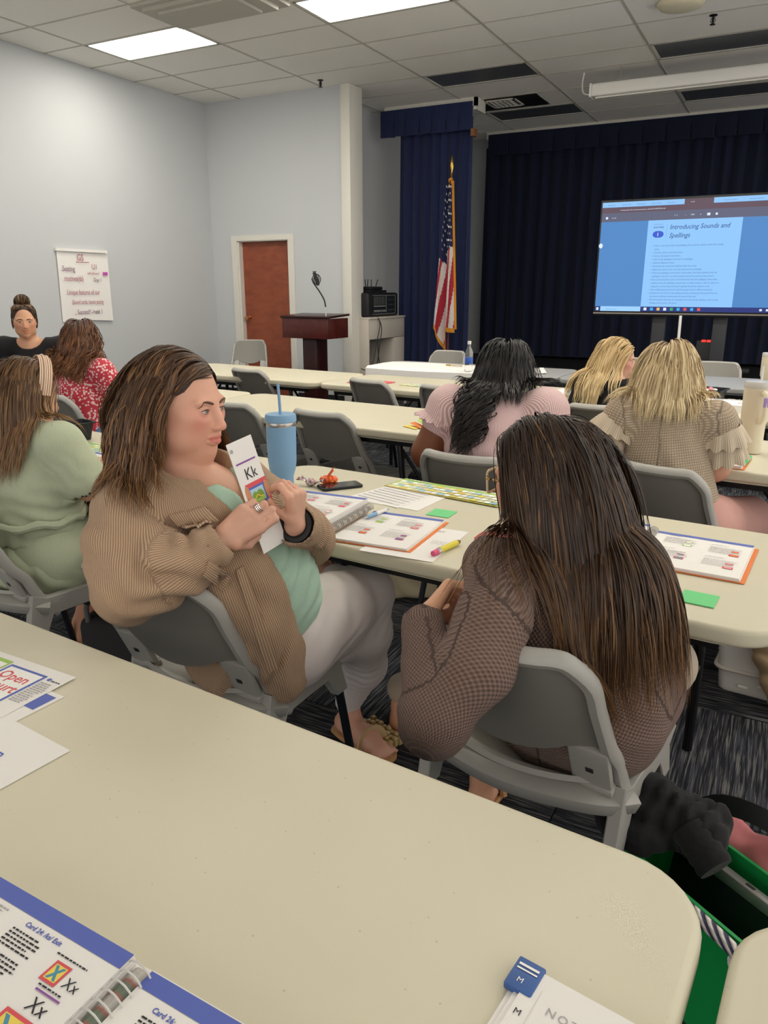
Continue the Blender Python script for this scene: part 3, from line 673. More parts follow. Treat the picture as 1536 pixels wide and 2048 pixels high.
# ---------------------------------------------------------------- people
class Head:
    """frame: o = centre of the skull, fwd = where the face looks, up; local x = her right"""
    def __init__(s, o, fwd, up=(0, 0, 1), sc=1.0): 
        s.o = np.asarray(o, float); s.f = nrm(fwd); u = np.asarray(up, float); s.u = nrm(u - s.f * np.dot(u, s.f)); s.r = np.cross(s.f, s.u); s.s = sc; s.M = np.stack([s.r, s.f, s.u], 1)
    def w(s, x, y, z): return s.o + s.s * (s.r * x + s.f * y + s.u * z)
    def loc(s, P): return (P - s.o) @ s.M / s.s
    def skull(s, F, face=True, round_=0.0):
        k = s.s; M = s.M; e = lambda c, r, kk=.02, op='+': F.ell(s.w(*c), np.array(r) * k, M, kk * k, op)
        e((0, -.014, .030), (.074, .094, .088)); e((0, .028, -.030), (.060 + round_ * .5, .066, .084), .03)
        if not face: F.ell(s.w(0, .085, -.03), np.array((.011, .02, .018)) * k, M, .012); e((0, .07, -.098), (.024, .02, .018), .03); return
        e((0, .062, -.096), (.021 + round_ * .4, .019, .018), .028)
        for q in (-1, 1):
            e((q * .040, .054, -.018), (.024 + round_, .024, .022), .025); e((q * .045, .028, -.062), (.020 + round_, .034, .030), .03)
            e((q * .030, .076, .016), (.024, .010, .008), .016); e((q * .033, .093, -.003), (.017, .012, .010), .016, '-')
            e((q * .0745, -.008, -.008), (.008, .020, .030), .006); F.cone(s.w(q * .080, .004, -.006), s.w(q * .080, -.012, -.006), .006 * k, k=.006, op='-')
            e((q * .0125, .0945, -.0385), (.0078, .0100, .0070), .006)
        F.chain([s.w(0, .082, .010), s.w(0, .0945, -.016), s.w(0, .1025, -.034)], [.0080 * k, .0078 * k, .0092 * k], k=.012)
        e((0, .1015, -.0365), (.0100, .0095, .0080), .008)
        for q in (-1, 1): F.cone(s.w(q * .006, .098, -.0490), s.w(q * .008, .094, -.0430), .0030 * k, k=.003, op='-')
        for q in (-1, 1):   # eyelids around a slot for the eyeball
            e((q * .031, .0735, -.0030), (.0158, .0142, .0125), .006)
        s.lips(F)
    mouth_open = 0.0; smile = 0.0
    def lips(s, F):
        k = s.s; zt = -.0605; sm = s.smile
        up_ = [s.w(x, .0895 - 9.0 * x * x - sm * .25 * abs(x), zt + .0008 + sm * 12 * x * x - .0012 * (abs(x) < .004)) for x in (-.024, -.014, -.005, 0, .005, .014, .024)]
        lo_ = [s.w(x, .0885 - 10.0 * x * x - sm * .25 * abs(x), zt - .0118 - s.mouth_open + sm * 14 * x * x + 4.0 * x * x) for x in (-.022, -.012, 0, .012, .022)]
        F.chain(up_, [.0022 * k, .0040 * k, .0050 * k, .0046 * k, .0050 * k, .0040 * k, .0022 * k], k=.005); F.chain(lo_, [.0026 * k, .0050 * k, .0062 * k, .0050 * k, .0026 * k], k=.006)
        zc = zt - .0052 - s.mouth_open * .5
        F.chain([s.w(x, .0972 - 9.0 * x * x - sm * .25 * abs(x), zc + sm * 13 * x * x + 1.5 * x * x) for x in (-.023, -.012, 0, .012, .023)], [.0016 * k, (.0022 + s.mouth_open * .45) * k, (.0024 + s.mouth_open * .55) * k, (.0022 + s.mouth_open * .45) * k, .0016 * k], k=.003, op='-')
    def tint(s, V):
        """1 on lips, part on cheeks and nose tip"""
        q = s.loc(V); x, y, z = q.T; zt = -.0605; sm = s.smile
        mz = z - sm * 12 * x * x; lip = (np.abs(x) < .0235) & (y > .060) & (mz < zt + .0046 - 7 * x * x) & (mz > zt - .0160 - s.mouth_open + 16 * x * x)
        ch = np.exp(-(((np.abs(x) - .045) / .026) ** 2 + ((z + .030) / .030) ** 2)) * (y > .0) * .40; ch = np.maximum(ch, np.exp(-((x / .018) ** 2 + ((z + .035) / .014) ** 2)) * (y > .08) * .25)
        return np.where(lip, .70, ch)
    def features(s, parent, off, iris='5a4636', brow='4a3325', gaze=(0, 0), field=None, lash='241a16', open_=1.0, which=(-1, 1)):
        """eyeballs with iris, lash line and eyebrows, set on the face"""
        k = s.s
        for q in which:
            c = s.w(q * .031, .0735, -.0030); g = nrm(s.f + s.r * gaze[0] + s.u * gaze[1]); up = nrm(s.u - g * np.dot(s.u, g)); rr = np.cross(g, up)
            mb = MB(); mb.T = np.eye(4); mb.T[:3, 0] = rr; mb.T[:3, 1] = -up; mb.T[:3, 2] = g; mb.T[:3, 3] = c
            r = .0123 * k; mb.lathe([(r * math.sin(a) + 1e-7, r * math.cos(a)) for a in np.linspace(math.pi, .0, 15)], 20)
            mb.mi = 1; mb.lathe([(.0062 * k, r * .862), (.0058 * k, r * .90), (.0, r * 1.012)], 20); mb.mi = 2; mb.lathe([(.0030 * k, r * .985), (.0, r * 1.03)], 14)
            mb.build('eyeball', [mat('eye_white', 'd2c6c0', .25, var=0.0), mat('iris_' + iris, iris, .2, var=.1), mat('pupil', '0c0a0a', .1, var=0.0)], parent, off=off)
            def on(P, lift):
                P = np.array(P, float)
                for _ in range(3): P = P - field.grad(P, .0008) * (field.ev(P) - lift)[:, None]
                return P
            tt = np.linspace(-1, 1, 13); lp = on([s.w(q * .031 + q * t * .0146, .0885 - .006 * t * t, -.0030 + .0062 * open_ * (1 - t * t) + .0010 * t) for t in tt], .0006); ll = on([s.w(q * .031 + q * t * .0140, .0880 - .006 * t * t, -.0030 - .0058 * open_ * (1 - t * t) + .0010 * t) for t in tt], .0003)
            MB().tube(lp, [.0004 + .0008 * (1 - abs(t)) for t in tt], 6).build('lash_line', mat('lash_' + lash, lash, .7, var=0.0), parent, off=off)
            MB().tube(ll, [.0002 + .0003 * (1 - abs(t)) for t in tt], 5).build('lower_lash_line', mat('lash_low', '8a6256', .7, var=0.0), parent, off=off)
            bp = on(spline([s.w(q * x, y, z) for x, y, z in ((.0125, .0915, .0120), (.022, .0905, .0155), (.032, .0865, .0180), (.039, .0800, .0172), (.0450, .0730, .0140))], 4), .0007)
            MB().tube(bp, [.0016, .0024, .0028, .0029, .0029, .0028, .0027, .0026, .0025, .0023, .0021, .0019, .0016, .0013, .0010, .0008, .0005], 7).build('eyebrow', mat('brow_' + brow, brow, .8, var=.1), parent, off=off)
def slots(H, F, open_=1.0, which=(-1, 1)):
    for q in which: F.ell(H.w(q * .031, .0880, -.0030), np.array((.0138, .0135, .0056 * open_)) * H.s, H.M, .0015, '-')
def arm(F, sh, el, wr, r=(.052, .040, .024), k=.02): F.chain([sh, el, wr], r, k=k); return F
def hand(F, wrist, d, palm_n, curl, spread=.0, thumb=None, sc=1.0, side=1, tips=None):
    """wrist point, d: wrist->knuckles, palm_n: out of the palm, curl: bend angles (deg) of the three joints, or a list of four; side: +1 thumb on d x n side"""
    d = nrm(d); n = nrm(np.asarray(palm_n, float) - d * np.dot(palm_n, d)); s = np.cross(d, n) * side; w0 = np.asarray(wrist, float); info = []
    L = .092 * sc; base = [w0 + d * L * a + s * b * sc for a, b in ((.98, .030), (1.02, .010), (.99, -.011), (.92, -.030))]
    F.cone(w0 - d * .01, w0 + d * .02, .021 * sc, .024 * sc, k=.015, sq=.72, n=n)
    for b in base: F.cone(w0 + d * .02 * sc + (b - w0 - d * np.dot(b - w0, d)) * .55, b, .0155 * sc, .0118 * sc, k=.010)
    lens = [(.040, .025, .020), (.044, .028, .021), (.041, .026, .021), (.032, .020, .018)]
    for i, b in enumerate(base):
        c = curl[i] if isinstance(curl[0], (tuple, list)) else curl; p = b; a = 0; ang_s = spread * (1.5 - i) / 1.5; dd = nrm(d + s * ang_s); pts = [p]
        for L_, cc in zip(lens[i], c): a += R(cc); p = p + (dd * math.cos(a) + n * math.sin(a)) * L_ * sc; pts.append(p)
        r0 = (.0098, .0095, .0092, .0082)[i] * sc; F.chain(pts, [r0 * 1.04, r0, r0 * .9, r0 * .74], k=.0035); info.append(pts)
    tb = w0 + d * .026 * sc + s * .024 * sc
    if thumb is None: thumb = [(.55, .75, .35), (.75, .35, .45), (.9, .0, .4)]
    p = tb; pts = [p]
    for (a_, b_, c_), L_ in zip(thumb, (.040, .032, .026)): p = p + nrm(d * a_ + s * b_ + n * c_) * L_ * sc; pts.append(p)
    F.chain(pts, [.0145 * sc, .0115 * sc, .0105 * sc, .0080 * sc], k=.008); info.append(pts); return info
def nails(name_parent, info, n_out, off, sc=1.0, col='e8b9aa'):
    for pts in info:
        a, b = np.asarray(pts[-2]), np.asarray(pts[-1]); d = nrm(b - a); n = nrm(n_out - d * np.dot(n_out, d)); s = np.cross(d, n)
        mb = MB(); G = [[b + d * (t * .011 - .006) * sc + s * (u * .0048) * sc + n * (.0070 - .0022 * u * u - .001 * t) * sc for u in np.linspace(-1, 1, 5)] for t in np.linspace(0, 1, 4)]
        mb.grid(G, .0008); mb.build('fingernail', mat('nail_' + col, col, .3, var=0.0), name_parent, off=off)
def person(label, loc, cat='person'): return thing('person', label, cat, loc)
def skin_mesh(Fd, boxes, parent, m, H=None, off=(0, 0, 0)):
    Vs = []; Fs = []; n = 0
    for lo, hi, h in boxes:
        V, F = Fd.solve(lo, hi, h); Vs.append(V); Fs.append(F + n); n += len(V)
    V = np.concatenate(Vs); F = np.concatenate(Fs); t = H.tint(V) if H is not None else np.zeros(len(V))
    return np_mesh('body', V, F, m, parent, dict(tint=t), off=off)
def cloth(name, Fd, lo, hi, h, m, parent, refs, off):
    V, F = Fd.solve(lo, hi, h); u, v = uv_of(F, V, refs); return np_mesh(name, V, F, m, parent, dict(u=u, v=v), off=off)

def scalp_body(H, extra=()):
    B = Field(); H.skull(B, face=True); B.p += list(extra); return B
def hairdo(H, parent, off, body, m, n, length, part=0.0, seed=1, radius=(.0009, .0017), curl=0.0, curl_len=.12, clump=.4, nclump=150, jitter=.1, wind=(0, 0, 0), fringe=0, fringe_len=.3, layer=(.003, .024), stiff=.82, shade=(1.6, 3.0), hi=.05, back=.35, step=.014, cap_shade=.25, hairline=.0, ztop=.84, keep=None, cap=True, low=-.35, swept=False):
    G = np.random.default_rng(seed); k = H.s; hr = parent
    if cap:
        C_ = Field(); C_.ell(H.w(0, -.014, .0305), np.array((.0755, .0958, .0897)) * k, H.M).ell(H.w(0, -.040, -.045), np.array((.070, .066, .075)) * k, H.M, k=.03)
        C_.ell(H.w(0, .110, -.022), np.array((.092, .086, .112)) * k, H.M, k=.008, op='-')
        V, F = C_.solve(H.o - .17, H.o + .17, .005); hr = np_mesh('hair', V, F, m, parent, dict(shade=np.full(len(V), cap_shade), tip=np.full(len(V), .0)), off=off)
    roots = []; d0 = []; ln = []; lay = []
    while len(roots) < n:
        z = G.uniform(low, 1); az = G.uniform(-math.pi, math.pi); s_ = math.sqrt(1 - z * z); x, y = s_ * math.cos(az), s_ * math.sin(az)
        if y > .45 and z < (ztop if x * .074 > part - .004 else .58): continue
        if y > .12 and z < .25: continue
        roots.append(H.w(x * .074, -.014 + y * .094, .030 + z * .088)); sx = 1 if x * .074 > part else -1
        w0 = min(1, max(0, (y + .25) / .5)); d0.append(H.M @ (w0 * A3(sx * 1.0, -back - .2, 0) + (1 - w0) * A3(x * 1.2, y - .35, -.3))); ln.append(length * G.uniform(.86, 1.06) - .10 * z * 0 ); lay.append(G.uniform(*layer))
    for i in range(fringe):
        y = G.uniform(-.06, .080); x = part + G.normal(0, .010); sx = (1 if x > part else -1) if abs(x - part) > .004 else (1 if G.random() < .7 else -1); zz = .030 + .088 * math.sqrt(max(.02, 1 - ((y + .014) / .094) ** 2 - (x / .074) ** 2))
        roots.append(H.w(x, y, zz)); d0.append(H.M @ A3(sx * 1.0, -.25 + .3 * (y > .05), .12)); ln.append(fringe_len * G.uniform(.8, 1.1)); lay.append(G.uniform(layer[0], layer[1]))
    roots, d0, ln, lay = map(np.array, (roots, d0, ln, lay))
    w_ = np.asarray(wind, float); w2 = np.zeros((len(roots), 3)); w2[n:] -= H.f * 1.1
    P = grow(body, roots, d0, ln, step=step, stiff=stiff, layer=lay, seed=seed + 1, curl=curl, curl_len=curl_len, clump=clump, nclump=nclump, jitter=jitter, wind=w_, wind2=w2)
    if swept:
        q = np.stack([H.loc(P[:, i]) for i in range(P.shape[1])], 1); lim = -.006 + .85 * np.maximum(0, q[..., 2] + .005) + np.random.default_rng(2).normal(0, .006, (len(P), 1)); mk = (np.arange(P.shape[1])[None] > 1) & (q[..., 1] > lim) & (q[..., 2] < .070) & (q[..., 2] > -.17) & (np.abs(q[..., 0]) < .13) & (q[..., 0] * np.sign(-part + 1e-9) > -.03)
        q[..., 1] = np.where(mk, lim + (q[..., 1] - lim) * .25, q[..., 1]); P = H.o + H.s * (q @ H.M.T)
        for _ in range(2):
            D = body.ev(P); bad = D < .004; g_ = body.grad(P[bad]); P[bad] += g_ * (.006 - D[bad])[:, None]
        for _ in range(2): P[:, 1:-1] = P[:, 1:-1] * .5 + (P[:, :-2] + P[:, 2:]) * .25
    q = np.stack([H.loc(P[:, i]) for i in range(P.shape[1])], 1); fc = (q[..., 1] > (.035 if swept else .012)) & (np.abs(q[..., 0]) < .080) & (q[..., 2] < .056 - .50 * np.maximum(0, q[..., 0] * np.sign(1e-6 - part)) ) & (q[..., 2] > -.125)
    ok = fc.sum(1) < (6 if swept else 2)
    if swept: ok &= (np.stack([body.ev(P[:, i]) for i in range(2, P.shape[1])], 1).min(1) > .0012) & ~(((q[..., 1] > .045) & (q[..., 2] < .052) & (np.abs(q[..., 0]) < .075)).any(1))
    if keep is not None: ok &= keep(P, q)
    P = P[ok]; sh = np.clip(G.beta(*shade, len(P)), 0, 1); sh[G.random(len(P)) < hi] = .95
    o = strands('hair_strands', P, G.uniform(*radius, len(P)), m, hr, off, sh, H.w(0, -.01, .0)); o['kind'] = 'stuff'; return hr, P
# ---------------------------------------------------------------- woman in the corduroy jacket
A3 = lambda *v: np.array(v, float)
M_skinA = skin_mat('skin_fair', 'd9a58d', 'c4635c')
M_skinB = skin_mat('skin_warm', 'd6a182', 'c46a55')
M_skinC = skin_mat('skin_brown', '7d4a30', '6a3526')
def person_corduroy():
    O = A3(-1.12, 1.45, 0); t = person('woman in a tan corduroy jacket and white trousers holding up a letter card', O)
    pel = A3(-1.13, 1.43, .53); neck = A3(-1.205, 1.285, 1.005); sR = A3(-1.237, 1.150, .952); sL = A3(-1.172, 1.44, .950)
    eR = A3(-1.155, 1.047, .822); wR = A3(-1.037, 1.183, .888); eL = A3(-1.035, 1.53, .80); wL = A3(-.957, 1.372, .895)
    H = Head(A3(-1.205, 1.293, 1.168), (.985, .13, -.05), (.05, .02, 1), sc=1.03)
    hipR = A3(-1.05, 1.45, .53); kR = A3(-1.012, 1.79, .557); aR = A3(-1.23, 1.985, .50)
    hipL = A3(-1.19, 1.50, .52); kL = A3(-1.0, 1.77, .445); aL = A3(-1.115, 1.865, .13)
    S = Field()
    S.ell(pel, (.17, .15, .13)).cone(pel + A3(0, 0, .05), A3(-1.17, 1.35, .84), .14, .13, k=.05, sq=.95, n=(1, 0, 0)); S.cone(sR + A3(.02, .04, -.01), sL + A3(.02, -.04, -.01), .06, k=.05)
    S.cone(A3(-1.17, 1.30, .95), A3(-1.165, 1.30, .88), .085, .11, k=.05)
    S.cone(neck - A3(0, 0, .04), H.w(0, -.022, -.06), .060, .054, k=.03)
    S.chain([sR, eR, wR], [.052, .040, .026]).chain([sL, eL, wL], [.052, .040, .026])
    S.chain([hipR, kR, aR], [.080, .050, .032], k=.02).chain([hipL, kL, aL], [.080, .050, .032], k=.02)
    H.skull(S, round_=.004)
    S.ell(H.w(0, .030, -.108), (.032, .035, .016), H.M, .025)
    slots(H, S, .80)
    # near hand (back of the hand to us), pinching the card from the near side
    dR = nrm(A3(-.994, 1.247, .934) - wR)
    hR = hand(S, wR + dR * .012, A3(.50, .66, .50), A3(-.35, .75, -.20), [(10, 78, 40), (14, 84, 42), (18, 86, 44), (24, 86, 44)], thumb=[(.55, .35, .75), (.8, -.1, .55), (.85, -.35, .3)], side=-1, sc=.98)
    hL = hand(S, wL, A3(.10, -.05, .95), A3(-.86, .05, .10), [(52, 62, 26), (56, 62, 28), (62, 58, 28), (68, 54, 28)], thumb=[(.5, .5, .7), (.7, .2, .7), (.7, 0, .7)], side=1, sc=.84)
    # feet: left in a sandal on the floor, right crossed
    S.cone(aL, A3(-1.10, 1.862, .06), .036, .034).cone(A3(-1.13, 1.865, .05), A3(-1.02, 1.825, .045), .036, .036).cone(A3(-1.03, 1.83, .04), A3(-.955, 1.80, .032), .036, .026)
    for q in range(5): a = A3(-.965, 1.802, .03) + A3(.012, .030, 0) * (q - 2) * .62; S.cone(a, a + nrm(A3(.95, -.28, -.1)) * (.034 - .004 * abs(q - 3.2)), .0095, .0085, k=.006)
    S.cone(aR, aR + A3(-.05, .03, -.02), .036, .034).cone(aR + A3(-.04, .02, -.02), aR + A3(-.12, .10, .02), .035, .03)
    skin_mesh(S, [(pel - A3(.4, .5, .6), pel + A3(.4, .75, .5), .012), (H.o - A3(.14, .14, .20), H.o + A3(.16, .15, .14), .0024), (A3(-1.06, 1.15, .86), A3(-.88, 1.31, 1.0), .0032), (wL - A3(.06, .16, .05), wL + A3(.12, .05, .15), .0032)], t, M_skinA, H, off=O)
    H.features(t, O, iris='4f4238', brow='5a4232', gaze=(-.20, -.02), open_=.78, field=S)
    nails(t, hL[:4], A3(.5, -.6, .1), O)
    # mint blouse
    B = Field(); B.ell(A3(-1.135, 1.43, .70), (.155, .155, .19), k=.05).cone(A3(-1.12, 1.42, .66), A3(-1.165, 1.315, .90), .155, .135, k=.06); B.cone(sR + A3(.01, .06, -.01), sL + A3(.01, -.05, -.01), .056, k=.05)
    B.cone(A3(-1.10, 1.36, .84), A3(-1.10, 1.31, .84), .072, k=.05).cone(A3(-1.09, 1.48, .60), A3(-1.08, 1.61, .605), .10, .075, k=.05, sq=.7, n=(0, 0, 1))
    B.cone(H.w(0, .03, -.09), A3(-1.06, 1.325, .925), .060, .030, k=.012, op='-').ell(neck + A3(.02, 0, .03), (.095, .09, .09), k=.01, op='-')
    B.fold((-1.05, 1.48, .66), .16, (.3, .5, -.8), .045, .006).fold((-1.0, 1.4, .8), .14, (.2, -.6, .6), .05, .005)
    M_mint = fabric('mint_blouse', 'a9cbb6', 'b9d8c4', 'plain', su=160, bump=.15)
    cloth('blouse', B, (-1.36, 1.12, .46), (-.85, 1.76, 1.06), .0065, M_mint, t, [(pel, neck, .15, (1, 0, 0))], O)
    # trousers
    T = Field(); T.ell(pel + A3(0, .02, -.01), (.175, .165, .125), k=.05); T.chain([hipR + A3(0, .02, .0), hipR * .45 + kR * .55 + A3(0, 0, .01), kR, kR * .55 + aR * .45 + A3(0, .02, -.03), aR], [.118, .104, .085, .078, .046], k=.035)
    T.chain([hipL, hipL * .4 + kL * .6, kL, kL * .5 + aL * .5 + A3(.01, .03, 0), aL], [.112, .098, .078, .068, .043], k=.035)
    for c, d, l_, am, r_ in (((-.99, 1.78, .50), (.2, .5, -.8), .030, .005, .09), ((-1.03, 1.56, .52), (.5, -.4, .7), .04, .006, .13), ((-1.05, 1.82, .30), (.3, -.2, .9), .028, .005, .10), ((-1.01, 1.66, .55), (.6, .6, .1), .05, .0035, .12), ((-1.10, 1.86, .17), (.2, -.2, .95), .022, .004, .06)): T.fold(c, r_, d, l_, am)
    M_trou = fabric('white_denim', 'd9d0cd', 'e2dad7', 'plain', su=420, bump=.12, rough=.8)
    cloth('trousers', T, (-1.42, 1.22, .08), (-.82, 2.08, .72), .0065, M_trou, t, [(hipR, kR, .1, (0, 0, 1)), (kR, aR, .07, (0, 0, 1)), (hipL, kL, .1, (0, 0, 1)), (kL, aL, .06, (1, 0, 0))], O)
    # corduroy jacket
    J = Field(); up_ = A3(0, 0, 1)
    J.cone(A3(-1.135, 1.41, .56), A3(-1.17, 1.36, .76), .184, .190, k=.06, sq=.98, n=(1, 0, 0)).cone(A3(-1.17, 1.36, .74), A3(-1.19, 1.305, .92), .190, .150, k=.06)
    J.cone(sR + A3(0, .02, .0), sL + A3(0, -.02, .0), .076, k=.05).cone(neck + A3(-.03, -.05, -.045), neck + A3(-.03, .05, -.045), .062, k=.05)
    cb = A3(-1.235, 1.46, 0); J.box(cb + A3(0, -.345, .66), (.228, .098, .165), np.stack([A3(1, 0, 0), nrm(A3(0, 1, .46)), nrm(A3(0, -.46, 1))], 1), k=.02, op='-', rd=.02)
    J.cone(A3(-1.035, 1.315, .66), A3(-1.005, 1.375, .47), .068, .046, k=.045).cone(A3(-1.015, 1.085, .76), A3(-1.045, 1.25, .44), .075, .080, k=.015, op='-').cone(A3(-1.10, 1.20, .52), A3(-1.30, 1.20, .52), .06, k=.01, op='-')           # right front panel hanging outside the chair
    J.chain([sR + A3(-.005, -.012, -.005), sR * .5 + eR * .5 + A3(-.012, -.010, -.005), eR, eR * .52 + wR * .48, wR - dR * .015], [.076, .080, .076, .066, .048], k=.03)
    J.chain([sL, sL * .5 + eL * .5, eL, eL * .5 + wL * .5, wL - nrm(wL - eL) * .02], [.076, .076, .070, .062, .050], k=.03)
    # cuffs
    J.cone(wR - dR * .075, wR - dR * .012, .056, .050, k=.006); dL = nrm(wL - eL); J.cone(wL - dL * .07, wL - dL * .015, .058, .054, k=.006)
    # collar
    J.chain([neck + A3(.085, -.075, -.10), neck + A3(.0, -.095, -.045), neck + A3(-.075, -.05, -.02), neck + A3(-.075, .05, -.02), neck + A3(.01, .10, -.045), neck + A3(.095, .085, -.10)], [.020, .023, .024, .024, .023, .020], k=.015)
    # open front, hollow for wrists, neck and lap
    fr = nrm(A3(.90, .30, 0)); sd = np.cross(fr, up_); Mf = np.stack([sd, fr, up_], 1)
    J.cone(A3(-1.10, 1.30, 1.0), A3(-1.03, 1.37, .86), .066, .062, k=.012, op='-').cone(A3(-1.03, 1.37, .86), A3(-.94, 1.475, .66), .062, .10, k=.012, op='-').cone(A3(-.955, 1.475, .66), A3(-.97, 1.60, .50), .10, .17, k=.012, op='-')
    J.ell(neck + A3(.03, 0, .03), (.085, .080, .085), k=.012, op='-')
    J.cone(A3(-1.10, 1.62, .52), A3(-1.0, 1.75, .55), .16, .16, k=.02, op='-').box(A3(-1.1, 1.4, .30), (.4, .4, .115), k=.012, op='-')
    J.cone(wR - dR * .02, wR + dR * .05, .040, .042, k=.004, op='-').cone(wL - dL * .02, wL + dL * .05, .044, .046, k=.004, op='-')
    for c, r_, d, l_, am in ((eR + A3(.06, .02, .04), .11, (.45, .2, .85), .060, .012), (sR * .5 + eR * .5, .12, (.2, .45, .8), .075, .009), (eR * .3 + wR * .7, .08, (.75, .6, .3), .042, .007), ((-1.21, 1.13, .93), .10, (.6, -.3, .7), .07, .007), ((-1.12, 1.22, .72), .2, (.5, .5, .6), .09, .008), ((-1.0, 1.33, .55), .12, (.8, .3, -.1), .05, .007), (eL * .5 + wL * .5, .09, (.3, -.8, .4), .04, .007), ((-1.09, 1.25, .86), .10, (.5, .2, .8), .06, .007)): J.fold(c, r_, d, l_, am * 1.5)
    M_cord = fabric('tan_corduroy', '97795f', 'c6aa8f', 'cord', su=1250, bump=.55, dist=.0025)
    jk = cloth('jacket', J, (-1.44, .90, .39), (-.84, 1.72, 1.09), .0058, M_cord, t, [(A3(-1.13, 1.41, .5), neck, .19, (-1, 0, 0)), (sR, eR, .088, (-.5, -.8, .1)), (eR, wR, .07, (0, 0, -1)), (sL, eL, .088, (0, 1, 0)), (eL, wL, .07, (0, 0, -1))], O)
    M_seam = mat('corduroy_seam', 'ab8c70', .9, var=.08, scale=60)
    def patch(name, cs, d0, d1, lift, th=.005, n=6, rib=1):
        """cloth flap lying on the jacket: four corners seen in the photograph"""
        rows = []
        for a in np.linspace(0, 1, n):
            r_ = []
            for b in np.linspace(0, 1, n):
                xy = (1 - a) * (1 - b) * np.array(cs[0]) + a * (1 - b) * np.array(cs[1]) + a * b * np.array(cs[2]) + (1 - a) * b * np.array(cs[3]); q_ = hit(J, xy[0], xy[1], d0, d1); r_.append(q_ + J.grad(q_[None])[0] * (lift * (.6 + .8 * b)))
            rows.append(r_)
        m = MB(); m.grid(rows, th); V0 = np.array(rows).reshape(-1, 3); o = m.build(name, M_cord, jk, off=O, smooth=60); L = np.linalg.norm(np.array(rows[-1][0]) - np.array(rows[0][0]))
        o.data.attributes.new('u', 'FLOAT', 'POINT').data.foreach_set('value', np.tile(np.repeat(np.linspace(0, L, n), n), 2).astype(f32)); o.data.attributes.new('v', 'FLOAT', 'POINT').data.foreach_set('value', np.zeros(2 * n * n, f32)); return o
    patch('pocket_flap', [(338, 1030), (374, 1022), (398, 1060), (372, 1066)], 1.3, 1.9, .007); patch('pocket_flap', [(376, 1024), (410, 1014), (434, 1040), (400, 1066)], 1.3, 1.9, .009); patch('front_placket', [(470, 1140), (486, 1130), (556, 1330), (536, 1340)], 1.5, 2.1, .005, n=8)
    patch('cuff_tab', [(404, 1150), (416, 1118), (462, 1150), (448, 1180)], 1.3, 1.8, .006)
    # hair: dark brown waves with caramel pieces
    Bh = Field(); H.skull(Bh, face=True); Bh.cone(neck - A3(0, 0, .03), H.w(0, -.012, -.05), .062, .058, k=.03); Bh.cone(sR + A3(0, .02, .0), sL + A3(0, -.02, .0), .079, k=.05).cone(A3(-1.17, 1.36, .74), A3(-1.19, 1.305, .92), .192, .152, k=.06).cone(neck + A3(-.03, -.05, -.045), neck + A3(-.03, .05, -.045), .064, k=.05).chain([sR, sR * .5 + eR * .5 + A3(-.012, -.010, -.005), eR], [.079, .082, .078], k=.03)
    M_hair = hair_mat('brown_waves', '2a1a12', '5a3f2b', 'a87b4c', .42, .95)
    hairdo(H, t, O, Bh, M_hair, 3600, .30, part=-.022, seed=21, radius=(.0010, .0020), curl=.009, curl_len=.15, clump=.5, nclump=170, jitter=.13, wind=A3(.14, .05, 0), fringe=2200, fringe_len=.31, layer=(.003, .019), hi=.04, swept=True)
    # ring, watch, sandal, shoe
    p0, p1 = np.asarray(hR[2][0]), np.asarray(hR[2][1]); c = p0 * .5 + p1 * .5; d_ = nrm(p1 - p0); e1 = nrm(np.cross(d_, up_)); e2 = np.cross(d_, e1)
    m = MB()
    for o_ in (-.004, 0, .004): m.tube([c + d_ * (o_ + .0012 * math.sin(a * 3)) + (e1 * math.cos(a) + e2 * math.sin(a)) * .0112 for a in np.linspace(0, 6.283, 25)[:-1]], .0013, 6, closed=True)
    m.build('ring', mat('silver', 'c9c6c4', .25, metal=1.0, var=.1), t, off=O)
    m = MB(); m.tube([wL - dL * .004 + (np.cross(dL, up_) * math.cos(a) * .034 + nrm(np.cross(np.cross(dL, up_), dL)) * math.sin(a) * .034) for a in np.linspace(0, 6.283, 25)[:-1]], .012, 8, closed=True, squash=tuple(dL)); m.build('wristband', M_black, t, off=O)
    M_sole = mat('tan_sandal', 'b78a5e', .6, var=.08); so = []
    fd = nrm(A3(.95, -.30, 0)); fs = A3(-fd[1], fd[0], 0); fo = A3(-1.06, 1.843, 0)
    ol = [(-.115, -.026), (-.06, -.036), (.0, -.036), (.08, -.046), (.135, -.030), (.15, .0), (.135, .034), (.08, .048), (.0, .036), (-.06, .036), (-.115, .026), (-.125, .0)]
    m = MB(); m.T = frame(fo, fd, fs); m.prism(spline(ol + ol[:1], 3)[:-1, :2], .001, .018, .004, 2); m.build('sandal_sole', M_sole, t, off=O)
    m = MB(); m.T = frame(fo, fd, fs); m.tube(spline([(.05, -.045, .015), (.052, -.03, .06), (.055, 0, .075), (.06, .03, .06), (.06, .046, .015)], 5), .018, 8, squash=(1, 0, 0), prof=[(-1, -.15), (1, -.15), (1, .15), (-1, .15)]); m.build('sandal_strap', mat('gold_strap', 'c2a87c', .5, var=.1), t, off=O)
    m = MB(); m.T = frame(aR + A3(-.055, .05, -.03), nrm(A3(-.55, .62, .12)), (.35, .25, -.9)); m.prism(spline(ol + ol[:1], 3)[:-1, :2] * .95, -.035, -.012, .004, 2); m.build('shoe_sole', mat('brown_shoe', '5a4632', .6, var=.1), t, off=O)
    return dict(H=H, wR=wR, wL=wL, hR=hR, hL=hL, O=O)
W1 = person_corduroy()
